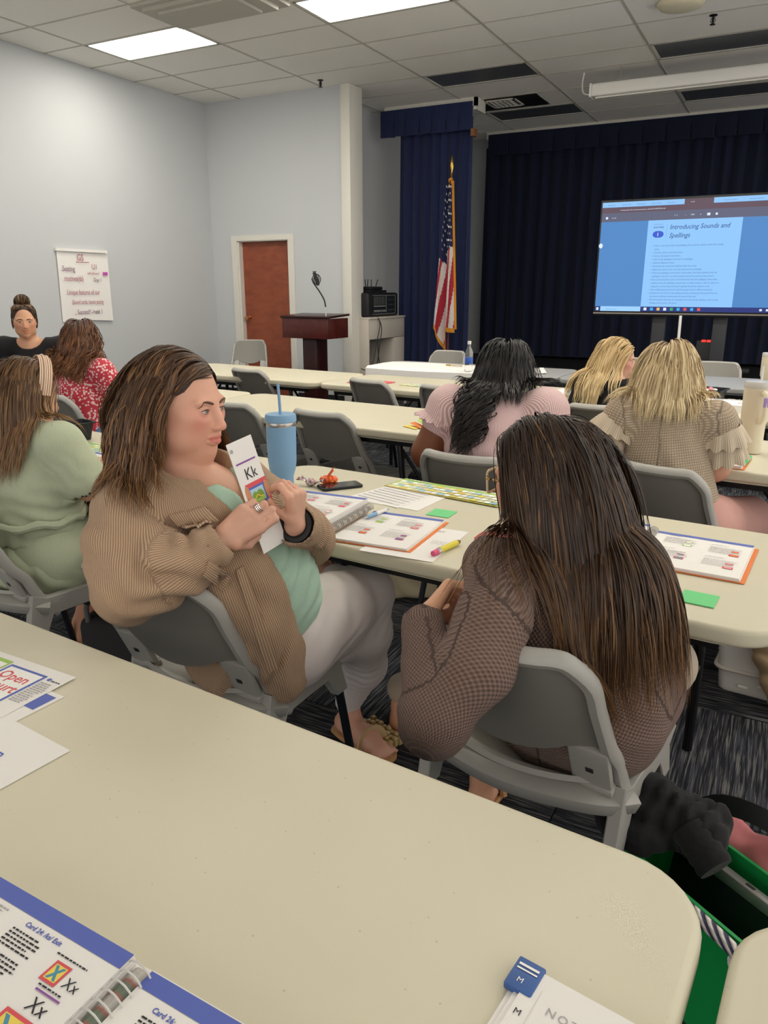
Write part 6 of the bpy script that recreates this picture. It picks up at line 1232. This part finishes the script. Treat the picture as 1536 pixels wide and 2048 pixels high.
m.build('shock_mount', M_black, t); MB().tube([(-.145, 0, .475), (-.115, 0, .40), (-.095, 0, .335)], [.018, .022, .018], 12).build('capsule', M_black, t); MB().tube([(-.140 + .022 * math.cos(u), .022 * math.sin(u), .485) for u in np.linspace(0, 6.283, 17)[:-1]], .003, 6, closed=True).build('hoop', M_black, t)
M_desk = mat('beige_desk', 'c3bbb0', .5, var=.02)
t = thing('desk', 'beige desk with an open kneehole behind the white corner post', 'desk', (-5.0, 9.035, 0))
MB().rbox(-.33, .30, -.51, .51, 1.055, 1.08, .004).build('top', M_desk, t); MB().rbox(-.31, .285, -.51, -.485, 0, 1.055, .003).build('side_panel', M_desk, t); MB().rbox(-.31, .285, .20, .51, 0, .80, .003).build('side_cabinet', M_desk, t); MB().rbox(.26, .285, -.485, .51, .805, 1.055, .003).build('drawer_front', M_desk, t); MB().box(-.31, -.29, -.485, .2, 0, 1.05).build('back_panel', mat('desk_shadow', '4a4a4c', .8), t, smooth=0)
t = thing('amplifier', 'black powered mixer amplifier with rows of sliders on the beige desk', 'amplifier', (-5.0, 9.0, 1.081))
MB().rbox(-.27, .25, -.42, .42, 0, .30, .03, 3).build('case', M_black, t)
MB().box(.251, .256, -.30, .32, .035, .265).build('front_plate', mat('panel_black', '1f2226', .4), t, smooth=0)
MB().box(.254, .258, -.305, .325, .030, .037).box(.254, .258, -.305, .325, .263, .270).box(.254, .258, .318, .325, .03, .27).box(.254, .258, .06, .066, .05, .26).build('panel_edge', mat('panel_silver', 'a8a8a4', .4, metal=.5), t, smooth=0)
for k in range(8): y = -.27 + .042 * k; MB().box(.2565, .258, y, y + .005, .15, .25).box(.2565, .262, y - .008, y + .014, .125, .14).box(.2565, .262, y - .006, y + .012, .06, .085).build('slider', mat('slider_grey', '8f9090', .5), t, smooth=0)
for k in range(9): m = MB(); m.T = frame((.256, .12 + .07 * (k % 3), .08 + .065 * (k // 3)), (0, 1, 0), (0, 0, 1)); m.lathe([(.014, 0), (.012, .014), (0, .015)], 10); m.build('knob', mat('knob_black', '303236', .4), t)
t = thing('router', 'small black router with four aerials on top of the amplifier', 'router', (-4.95, 9.0, 1.382)); MB().rbox(-.10, .12, -.24, .24, 0, .03, .008).build('dock', M_black, t); MB().rbox(-.08, .10, -.17, .17, .03, .075, .015).build('case', M_black, t)
for y, dy in ((-.12, -.02), (-.08, .02), (.03, 0), (.15, .06)): MB().tube([(0, y, .07), (0, y + dy, .165)], .006, 6).build('aerial', M_black, t)
t = thing('cable', 'black cables hanging from the amplifier in front of the beige desk', 'cable', (-4.68, 8.75, 0))
for pts in ([(-.05, .0, 1.10), (.02, -.02, 1.0), (.03, -.14, .75), (.02, -.22, .52), (.0, -.34, .44), (-.05, -.40, .46)], [(-.05, .03, 1.10), (.02, .02, .95), (.03, -.06, .70), (.02, -.12, .45), (-.02, -.2, .30)], [(-.04, .02, .80), (.0, .0, .5), (.02, .12, .42), (.01, .3, .46), (-.05, .4, .30)]): MB().tube(spline(pts, 5), .006, 6).build('wire', M_black, t)
# flag
FX, FY = -3.925, 9.2
t = thing('flag', 'draped American flag with gold fringe on a wooden pole with a gold spear', 'flag', (FX, FY, 0))
MB().tube([(0, .03, .02), (0, .03, 2.76)], .0135, 12).build('pole', mat('flagpole_wood', '6b2f1d', .4), t); MB().lathe([(.16, 0), (.16, .02), (.05, .05), (.03, .09), (.022, .12)], 20, (0, .03, 0)).build('base', M_brass, t)
m = MB(); m.lathe([(.012, 2.75), (.02, 2.77), (.012, 2.79), (.012, 2.81), (.026, 2.86), (.020, 2.92), (.006, 2.98), (0, 3.0)], 12, (0, .03, 0)); m.build('spear', M_brass, t)
NU, NV = 60, 70
def flag_pt(u, v):
    """u 0 hoist .. 1 fly edge gathered in folds, v 0 top .. 1 bottom"""
    wl = .035 + .10 * v ** .8; wr = .02 + .125 * v ** 1.1 * (1 - .15 * v); z = 2.70 - v * (1.72 + .28 * math.sin(math.pi * u) ** 2 * (u < .62) + .05 * u)
    a = u * 3.0 * math.pi; x = -wl + (wl + wr) * (u + .045 * math.sin(2 * a)) ; y = -.02 - (.03 + .045 * v) * math.sin(a + .6) - .03 * v
    return (x - .02 * v, y, z)
P = np.array([[flag_pt(u, v) for v in np.linspace(0, 1, NV)] for u in np.linspace(0, 1, NU)])
M_fb = mat('flag_blue', '20264c', .85); M_fr = mat('flag_red', 'a8283a', .85); M_fw = mat('flag_white', 'd6d0cc', .85); M_fg = mat('gold_fringe', 'd08a28', .8, var=.2, scale=120)
m = MB(); vs = P.reshape(-1, 3); m.v.append(vs); m.nv = len(vs)
for i in range(NU - 1):
    for j in range(NV - 1):
        u, v = i / (NU - 1), j / (NV - 1); can = v < .47 + .10 * (.5 - u)
        st = int((u * 3.4 + v * 2.2) * 2.0 + .2) % 2; m.f.append((i * NV + j, i * NV + j + 1, (i + 1) * NV + j + 1, (i + 1) * NV + j)); m.m.append(0 if can else (1 if st else 2))
m.build('flag_cloth', [M_fb, M_fr, M_fw], t, smooth=80)
sm = MB()
for r_ in range(10):
    for c in range(6):
        u = .12 + c * .16 + (.08 if r_ % 2 else 0); v = .04 + r_ * .044
        if u > .95: continue
        p = np.array(flag_pt(u, v)); du = nrm(np.array(flag_pt(u + .02, v)) - p); dv = nrm(np.array(flag_pt(u, v - .02)) - p); n_ = np.cross(du, dv); n_ = n_ if n_[1] < 0 else -n_; s_ = .019
        pts = [p + n_ * .004 + (du * math.sin(k * math.pi / 5) + dv * math.cos(k * math.pi / 5)) * (s_ if k % 2 == 0 else s_ * .42) for k in range(10)]; sm.add([p + n_ * .004] + pts, [(0, 1 + k, 1 + (k + 1) % 10) for k in range(10)])
so = sm.build('star', M_fw, t, smooth=0); so['kind'] = 'stuff'
m = MB(); e = P[-1]; m.grid([[tuple(q + A3(0, -.004, 0)) for q in e], [tuple(q + A3(.030, -.006, -.004 + .003 * (k % 2))) for k, q in enumerate(e)]], .004); b_ = P[:, -1]; m.grid([[tuple(q + A3(0, -.004, .01)) for q in b_], [tuple(q + A3(.0, -.006, -.045)) for q in b_]], .004); m.build('fringe', M_fg, t)
m = MB(); m.tube([(.0 + .02 * math.sin(k * 1.7), -.01 + .01 * math.cos(k * 2.2), 2.73 - .012 * k) for k in range(9)], [.012, .02, .022, .018, .02, .016, .014, .012, .006], 8); m.build('tassel', M_fg, t)
# television
def glow(name, col, st=1.0):
    m_ = mat(name, '050505', .3, var=0.0, emit=col, estr=st); return m_
SC = [glow('screen_field', '4a86c6'), glow('screen_page', '8ec6ff'), glow('screen_bar', '5f4a58'), glow('screen_tool', '5c5f78'), glow('screen_task', '1f2f78'), glow('screen_tab', '8fc4f5'), glow('screen_text', '3d5f96'), glow('screen_white', 'dcecff'), glow('screen_pill', '2f57d0'), glow('screen_green', '2fae6a'), glow('screen_red', 'd85a50'), glow('screen_search', '9fd2ff'), glow('screen_cyan', '38b0e8'), glow('screen_yellow', 'e8c05a'), glow('screen_mist', '6d9fdc')]
t = thing('television', 'large flat television showing a blue slide on reading routines', 'television', (-.905, 8.30, 0))
TW, Z0, Z1 = .96, 1.205, 2.262
MB().rbox(-TW, TW, -.03, .04, 1.16, 2.285, .008).build('bezel', M_black, t); MB().box(-TW + .005, TW - .005, -.036, -.03, 1.178, 1.19).build('silver_strip', mat('tv_silver', '8f8a84', .3, metal=.7), t, smooth=0)
L_, W2 = -TW + .018, 2 * TW - .036; TX = frame((L_, -.031, Z0), (1, 0, 0), (0, 0, 1)); H2 = Z1 - Z0; k_ = W2 / 1.0
fx = lambda a: a * W2; fz = lambda b: b * H2
its = [('r', 0, 0, W2, H2, 0), ('r', 0, H2 * .955, W2, H2, 5), ('r', W2 * .415, H2 * .945, W2 * .555, H2, 2), ('r', 0, H2 * .905, W2, H2 * .953, 2), ('r', 0, H2 * .825, W2, H2 * .905, 3), ('r', W2 * .245, H2 * .045, W2 * .70, H2 * .825, 1), ('r', 0, 0, W2, H2 * .045, 4), ('r', W2 * .03, .0, W2 * .245, H2 * .045, 11),
    ('t', 'Introducing Sounds and', .062, W2 * .355, H2 * .742, 6, dict(italic=True, bold=.0006, width=.92)), ('t', 'Spellings', .062, W2 * .355, H2 * .668, 6, dict(italic=True, bold=.0006, width=.92)), ('t', 'ROUTINE', .022, W2 * .275, H2 * .755, 6, dict(bold=.0005)), ('t', 'INSTRUCTIONAL', .011, W2 * .275, H2 * .785, 6), ('p', [(W2 * .30 + .040 * math.cos(a) + .012 * (1 if math.cos(a) > 0 else -1), H2 * .700 + .031 * math.sin(a)) for a in np.linspace(0, 6.283, 24)], 8), ('t', 'I', .044, W2 * .2955, H2 * .685, 7, dict(bold=.001)), ('r', W2 * .340, H2 * .66, W2 * .3412, H2 * .79, 14)]
body = ['Point to the back of the Sound/Spelling Card, and ask students what they already', 'know.', 'Turn the card to show the picture.', 'Point to the picture and name it.', 'Point to the spelling(s) and name the spelling(s).', 'Read the alliterative story.', 'Reread the story and have students make the sound.', 'Repeat the sound at the card, the sound and the spelling(s).', 'Write the spelling(s) on the board. At the same time have students write the', 'spelling(s) in the air or on white boards and say the sound as they write it.', 'Have several students come to the board and write the spelling(s). Have other', 'students write the spelling(s) several times on white boards, in the air, and so on,', 'saying the sound as they write each spelling. Proofread students\' work.', 'Have students generate words with the target sound in different positions.', 'Review the card. Point to the spelling and have students give the sound. Point to', 'the picture and have students give the name of the card.', 'Remind students that they can remember the sound of the spelling on the card by', 'thinking of the sound in the story.']
for i, s_ in enumerate(body):
    y_ = H2 * (.592 - .0305 * i); its.append(('t', s_, .0215, W2 * .288, y_, 6, dict(width=.90)))
    if i not in (1, 9, 11, 12, 15, 17): its.append(('p', blob(W2 * .280, y_ + .006, .003, .003, 8), 6))
its += [('t', '61.pdf', .016, W2 * .055, H2 * .855, 7), ('t', '61.pdf', .014, W2 * .445, H2 * .968, 7), ('t', '1 / 1', .020, W2 * .37, H2 * .857, 7), ('t', '-', .026, W2 * .425, H2 * .855, 7), ('t', '100%', .018, W2 * .45, H2 * .857, 7), ('t', '+', .026, W2 * .495, H2 * .853, 7), ('t', 'training.mcgraw-hill.com/repository/private_data/DOC/50002395/61.pdf', .0155, W2 * .095, H2 * .922, 7, dict(width=.95)), ('t', 'Type here to search', .014, W2 * .06, H2 * .014, 6), ('r', W2 * .022, H2 * .85, W2 * .034, H2 * .87, 7), ('r', W2 * .53, H2 * .85, W2 * .545, H2 * .872, 7), ('p', blob(W2 * .575, H2 * .861, .011, .011), 7), ('p', blob(.012, H2 * .61, .020, .024), 7)]
for i, c in enumerate((7, 12, 13, 7, 9, 12, 10, 12, 10)): its += [('r', W2 * (.262 + .034 * i), H2 * .010, W2 * (.277 + .034 * i), H2 * .036, c)]
for i in range(5): its += [('l', W2 * (.03 + .075 * i), H2 * .97, .09, .02, 1, 14)]
for i in range(3): its += [('l', W2 * (.60 + .12 * i), H2 * .97, .15, .02, 1, 14)]
for i in range(4): its += [('r', W2 * (.83 + .03 * i), H2 * .014, W2 * (.842 + .03 * i), H2 * .032, 7)]
its += [('r', W2 * .008, H2 * .008, W2 * .020, H2 * .034, 7)]
prt(t, its, .0, name='screen', T=TX, mats=SC)
for x in (-.36, .22): MB().rbox(x, x + .13, .03, .10, .05, 1.2, .006).build('stand_post', mat('stand_dark', '2a2b30', .5), t)
MB().rbox(-.55, .55, -.25, .30, .0, .05, .01).build('stand_base', M_black, t); MB().rbox(-.6, .6, .0, .15, .62, .66, .006).build('stand_shelf', M_black, t)
t = thing('white_pole', 'thin white pole standing before the television', 'pole', (-.98, 8.2, 0)); MB().tube([(.02, 0, .02), (0, 0, 1.17)], .014, 10).build('tube', M_white, t); MB().lathe([(.12, 0), (.12, .015), (.02, .03)], 16, (.02, 0, 0)).build('foot', M_white, t)
t = thing('subwoofer', 'black box with a small red light below the television', 'box', (-.70, 8.55, .0)); MB().rbox(-.13, .13, -.12, .12, 0, .92, .01).build('cabinet', M_black, t); m = MB()
for x in (-.06, -.01, .04): m.rbox(x - .022, x + .022, -.128, -.119, .905, .93, .003, 1)
m.build('red_light', mat('red_glow', '3a0505', .4, var=0, emit='e03a34', estr=1.2), t)
# poster on the left wall
t = thing('wall_poster', 'white flip chart sheet with red handwriting taped to the left wall', 'poster', (XL + .006, 5.80, 1.08)); m = MB()
G_ = [[(.004 + .004 * math.sin(3 * u + 2 * v) + .01 * (1 - v) * u, .70 * u + .02 * v - .0 * u, .76 * v + .01 * math.sin(u * 4) * (1 - v)) for v in np.linspace(0, 1, 8)] for u in np.linspace(0, 1, 8)]
m.grid(G_, .001); m.build('sheet', M_paper, t); T_ = frame((.020, 0, 0), (0, 1, 0), (0, 0, 1)); RR, PP_, PK = 0, 1, 2
HW = [mat('marker_red', 'a8566a', .7, var=0.0), mat('marker_plum', '7a4468', .7, var=0.0), mat('marker_magenta', 'c04ab0', .7, var=0.0)]
prt(t, [('t', 'GS', .095, .27, .645, 0, dict(width=.8)), ('r', .25, .625, .43, .632, 0), ('t', 'U1', .075, .46, .56, 0, dict(width=.9)), ('t', '.Seating', .080, .05, .53, 1, dict(width=.72)), ('t', 'whiteboard', .045, .39, .50, 0, dict(italic=True, width=.8)), ('r', .61, .495, .68, .53, 2), ('t', '.routines(ds)', .080, .06, .43, 0, dict(width=.66)), ('t', 'Day 1', .060, .47, .425, 1, dict(width=.8)), ('t', '.Unique features of our', .078, .08, .285, 0, dict(width=.62)), ('t', '(Sound cards, lesson pacing', .068, .14, .185, 0, dict(width=.58)), ('t', '.', .10, .16, .07, 0), ('t', 'Success!! ->unit 1', .075, .20, .075, 1, dict(width=.66))], 0, name='handwriting', T=T_, mats=HW)
m = MB(); m.T = T_; m.box(.0, .70, .735, .765, -.016, .006); m.build('top_pad', M_paper, t, smooth=0)
# ---------------------------------------------------------------- things on the floor
M_binG = mat('green_plastic', '189a4d', .4, var=.04)
bx = pt(1330, 1700, .28); t = thing('storage_bin', 'bright green open storage bin on the floor behind the near table', 'bin', (.05, 1.369, 0), R(-34))
def shell(a0, b0, a1, b1, h, th, n=5, r=.04):
    o = [[(x, y, h * k / n) for x, y in rrect(-(a0 + (a1 - a0) * k / n), a0 + (a1 - a0) * k / n, -(b0 + (b1 - b0) * k / n), b0 + (b1 - b0) * k / n, r, 4)] for k in range(n + 1)]
    i_ = [[(x * (1 - th / a0), y * (1 - th / b0), max(th, z)) for x, y, z in q] for q in o][::-1]; R_ = o + i_; c = len(R_[0]); vs = sum(R_, []); fs = [tuple(range(c - 1, -1, -1))] + [(k * c + i, k * c + (i + 1) % c, (k + 1) * c + (i + 1) % c, (k + 1) * c + i) for k in range(len(R_) - 1) for i in range(c)] + [tuple(range((len(R_) - 1) * c, len(R_) * c))]
    return MB().add(vs, fs)
shell(.20, .08, .235, .098, .30, .006).build('tub', M_binG, t, smooth=40); MB().lathe([(.022, 0), (.02, .006), (0, .007)], 12, (0, 0, 0))
m = MB(); m.T = frame((.12, .093, .25), (1, 0, 0), (0, 0, 1)); m.lathe([(.03, -.006), (.03, .004), (0, .006)], 16); m.T = frame((.10, -.095, .25), (-1, 0, 0), (0, 0, 1)); m.lathe([(.03, -.006), (.03, .004), (0, .006)], 16); m.build('handle_button', M_white, t)
M_rope = NT('speckled_rope'); wv = M_rope.n('TexWave', Scale=30.0, bands_direction='DIAGONAL'); M_rope.l(M_rope.coord('Object'), wv.inputs[0]); M_rope.color(M_rope.ramp(wv.outputs[0], [(.35, '3a3a52'), (.5, 'b8b4b2'), (.8, 'd6d2cc')])); M_rope.b.inputs['Roughness'].default_value = .8; M_rope.bump(wv.outputs[0], .8, .004); M_rope = M_rope.m
MB().tube(spline([(-.15, -.105, .24), (-.13, -.125, .30), (-.02, -.14, .325), (.10, -.125, .30), (.13, -.105, .24)], 8), .013, 10).build('rope_handle', M_rope, t)
lt = thing('laptop', 'closed grey laptop standing on edge inside the green bin', 'laptop', (.05, 1.369, 0), R(-34)); m = MB(); m.T = frame((.02, -.005, .005), (1, 0, 0), (0, .20, 1)); m.rbox(-.19, .21, 0, .26, -.012, .012, .006); m.build('base_half', mat('laptop_black', '15161a', .4), lt); m = MB(); m.T = frame((.02, -.005, .005), (1, 0, 0), (0, .20, 1)); m.rbox(-.19, .21, .2605, .285, -.012, .014, .004); m.build('port_edge', mat('laptop_grey', '8b8a88', .35, metal=.4), lt)
for x, w_ in ((-.02, .02), (.06, .022), (.13, .03), (.18, .016)): m = MB(); m.T = frame((.02, -.005, .005), (1, 0, 0), (0, .20, 1)); m.rbox(x - w_ / 2, x + w_ / 2, .284, .2862, -.004, .005, .001, 1); m.build('port', M_black, lt)
M_jack = fabric('black_jacket', '1b1b1d', '2b2b2d', 'plain', su=120, bump=.2)
F_ = Field(); jc = A3(-.115, 1.468, .275); J_ = [(jc + A3(-.07, .03, .0), jc + A3(-.02, .02, .12), .085, .08), (jc + A3(-.02, .02, .10), jc + A3(.13, -.03, .09), .085, .075), (jc + A3(.06, .07, .08), jc + A3(.16, .05, .10), .06, .05), (jc + A3(-.10, -.03, .05), jc + A3(-.02, -.08, .07), .07, .06)]
for a, b, r0, r1 in J_: F_.cone(jc + (a - jc) * .72, jc + (b - jc) * .72, r0 * .68, r1 * .68, k=.025)
F_.fold(jc + A3(.05, 0, .12), .14, (.9, -.3, .1), .030, .007, .6).fold(jc + A3(-.06, -.02, .08), .13, (.4, .3, .8), .045, .010)
t = thing('jacket', 'crumpled black jacket with an elastic cuff heaped in the green bin', 'jacket', jc); V, F = F_.solve(jc - .25, jc + .30, .006); np_mesh('cloth', V, F, M_jack, t, dict(u=V[:, 0], v=V[:, 1]), off=jc)
m = MB(); m.tube([jc + A3(.065 + .008 * k, -.035 - .006 * k, .085 - .005 * k) for k in range(9)], [.036 + .003 * (k % 2) for k in range(9)], 14); m.build('elastic_cuff', M_jack, t, off=jc)
pk = pt(1440, 1640, .22); t = thing('pink_bag', 'pink fabric bag with a black strap behind the green bin', 'bag', (.07, 1.60, 0), R(-34)); F_ = Field(); F_.box((0, 0, .13), (.16, .055, .13), k=.02, rd=.04).fold((0, 0, .2), .25, (.9, .2, .5), .11, .008); V, F = F_.solve((-.32, -.14, -.002), (.32, .14, .30), .009); np_mesh('bag_body', V, F, mat('dusty_pink', 'c9797c', .85), t); MB().tube(spline([(-.12, -.06, .25), (-.06, -.02, .31), (.04, .02, .31), (.10, .06, .24)], 6), .022, 8, squash=(0, 1, 0), prof=[(-1, -.15), (1, -.15), (1, .15), (-1, .15)]).build('strap', M_black, t)
t = thing('yellow_tote', 'mustard yellow bag with a looped strap at the right edge of the floor', 'bag', (.27, 1.55, 0), R(-34)); F_ = Field(); F_.box((0, 0, .17), (.15, .08, .17), k=.02, rd=.05).fold((0, 0, .22), .22, (.8, .2, .6), .09, .010); V, F = F_.solve((-.22, -.16, -.002), (.22, .16, .38), .008); np_mesh('bag_body', V, F, mat('mustard_cloth', 'd9962a', .8), t); MB().tube(spline([(-.12, -.03, .28), (-.17, -.03, .40), (-.12, -.02, .50), (-.02, 0, .48), (.06, .02, .32)], 6), .022, 8, squash=(0, 1, 0), prof=[(-1, -.12), (1, -.12), (1, .12), (-1, .12)]).build('strap', mat('mustard_strap', 'c08a22', .8), t)
# clear bin with beige cloth under row 2
t = thing('clear_bin', 'clear plastic tub with a white rim on the floor under the table at the right', 'bin', (.22, 2.93, 0), R(-5)); M_clearb = mat('cloudy_plastic', 'd5d3ce', .3, var=.05); M_clearb.node_tree.nodes['Principled BSDF'].inputs['Alpha'].default_value = .75
shell(.27, .18, .29, .20, .24, .005).build('tub', M_clearb, t, smooth=40); MB().tube([(x, y, .09) for x, y in rrect(-.285, .285, -.193, .193, .04, 4)], .008, 6, closed=True).build('rim', mat('white_rim', 'c9c4bc', .4), t)
for k in range(7): m = MB(); x = -.20 + .065 * k; m.rbox(x, x + .035, -.198, -.188, .03 + .015 * (k % 2), .04 + .015 * (k % 2), .003, 1); m.build('rib', M_white, t)
cc = A3(.10, 2.70, .0); F_ = Field(); F_.cone(cc + A3(-.01, .03, .26), cc + A3(.03, .0, .10), .08, .05, k=.03).cone(cc + A3(.03, .0, .10), cc + A3(.035, -.01, .045), .045, .035, k=.02).fold(cc + A3(0, 0, .18), .15, (.3, .5, .8), .06, .009)
t = thing('beige_cloth', 'crumpled beige cloth hanging over the edge of the clear tub', 'cloth', cc); V, F = F_.solve(cc + A3(-.14, -.12, .0), cc + A3(.15, .14, .36), .006); np_mesh('cloth', V, F, mat('khaki_cloth', 'b39a78', .85), t, off=cc)
# canvas tote with lettering under the middle table
tc = A3(-1.50, 3.02, 0); t = thing('canvas_tote', 'cream canvas tote with black lettering on the floor under the middle table', 'bag', tc, R(28)); F_ = Field(); F_.box((0, 0, .13), (.17, .07, .13), k=.02, rd=.035).fold((0, -.05, .12), .2, (.7, .2, .6), .09, .006); V, F = F_.solve((-.24, -.14, -.002), (.24, .14, .30), .007); np_mesh('bag_body', V, F, mat('canvas', 'c2b496', .9, bump=.2, bscale=300), t)
m = MB(); V, F = text_mesh('BOOK', .075, bold=.001, align='CENTER'); m.add(np.stack([V[:, 0] + .05, np.full(len(V), -.080), .14 + V[:, 1]], 1), F); m.build('lettering', M_ink, t)
# woven purse on the floor between the two women, and the plastic bag behind the corduroy chair
pc = pt(735, 1455, .06); t = thing('woven_purse', 'flat gold woven purse on the floor between the two chairs', 'bag', (pc[0] + .01, pc[1] + .03, 0), R(-25)); m = MB()
for i in range(8):
    for j in range(6): m.rbox(-.08 + .020 * i, -.08 + .020 * i + .0185, -.06 + .020 * j, -.06 + .020 * j + .0185, .0, .03 + .005 * ((i + j) % 2), .004, 1)
o = m.build('woven_panel', mat('gold_weave', 'b79f6d', .5, var=.15, scale=60), t); o['kind'] = 'stuff'
bg = pt(285, 1300, .15); t = thing('plastic_bag', 'white plastic carrier bag on the floor behind the corduroy woman', 'bag', (-1.84, 1.79, 0)); F_ = Field(); F_.ell((0, 0, .11), (.10, .09, .12)).cone((-.05, 0, .2), (-.03, .0, .34), .05, .025, k=.04).cone((.05, 0, .2), (.06, .0, .30), .04, .02, k=.04).fold((0, 0, .15), .3, (.4, .6, .7), .05, .010, 1.6).fold((0, 0, .2), .25, (.9, .1, .3), .035, .005, 1.4); V, F = F_.solve((-.20, -.18, .0), (.20, .18, .38), .007); np_mesh('bag_body', V, F, mat('white_film', 'd8d2d0', .3, var=.04), t)

bk_ = pt(235, 1300, .12); t = thing('dark_bag', 'dark bag with a grey looped handle on the floor by the near table', 'bag', (bk_[0] - .02, bk_[1] + .08, 0), R(20)); MB().rbox(-.16, .16, -.09, .09, 0, .24, .04, 3).build('bag_body', mat('dark_canvas', '2c2a2c', .85), t); MB().tube(spline([(-.12, -.07, .22), (-.10, -.09, .31), (.0, -.10, .35), (.10, -.09, .31), (.12, -.07, .22)], 6), .010, 8).build('handle', mat('grey_strap', '6b6a6c', .7), t)
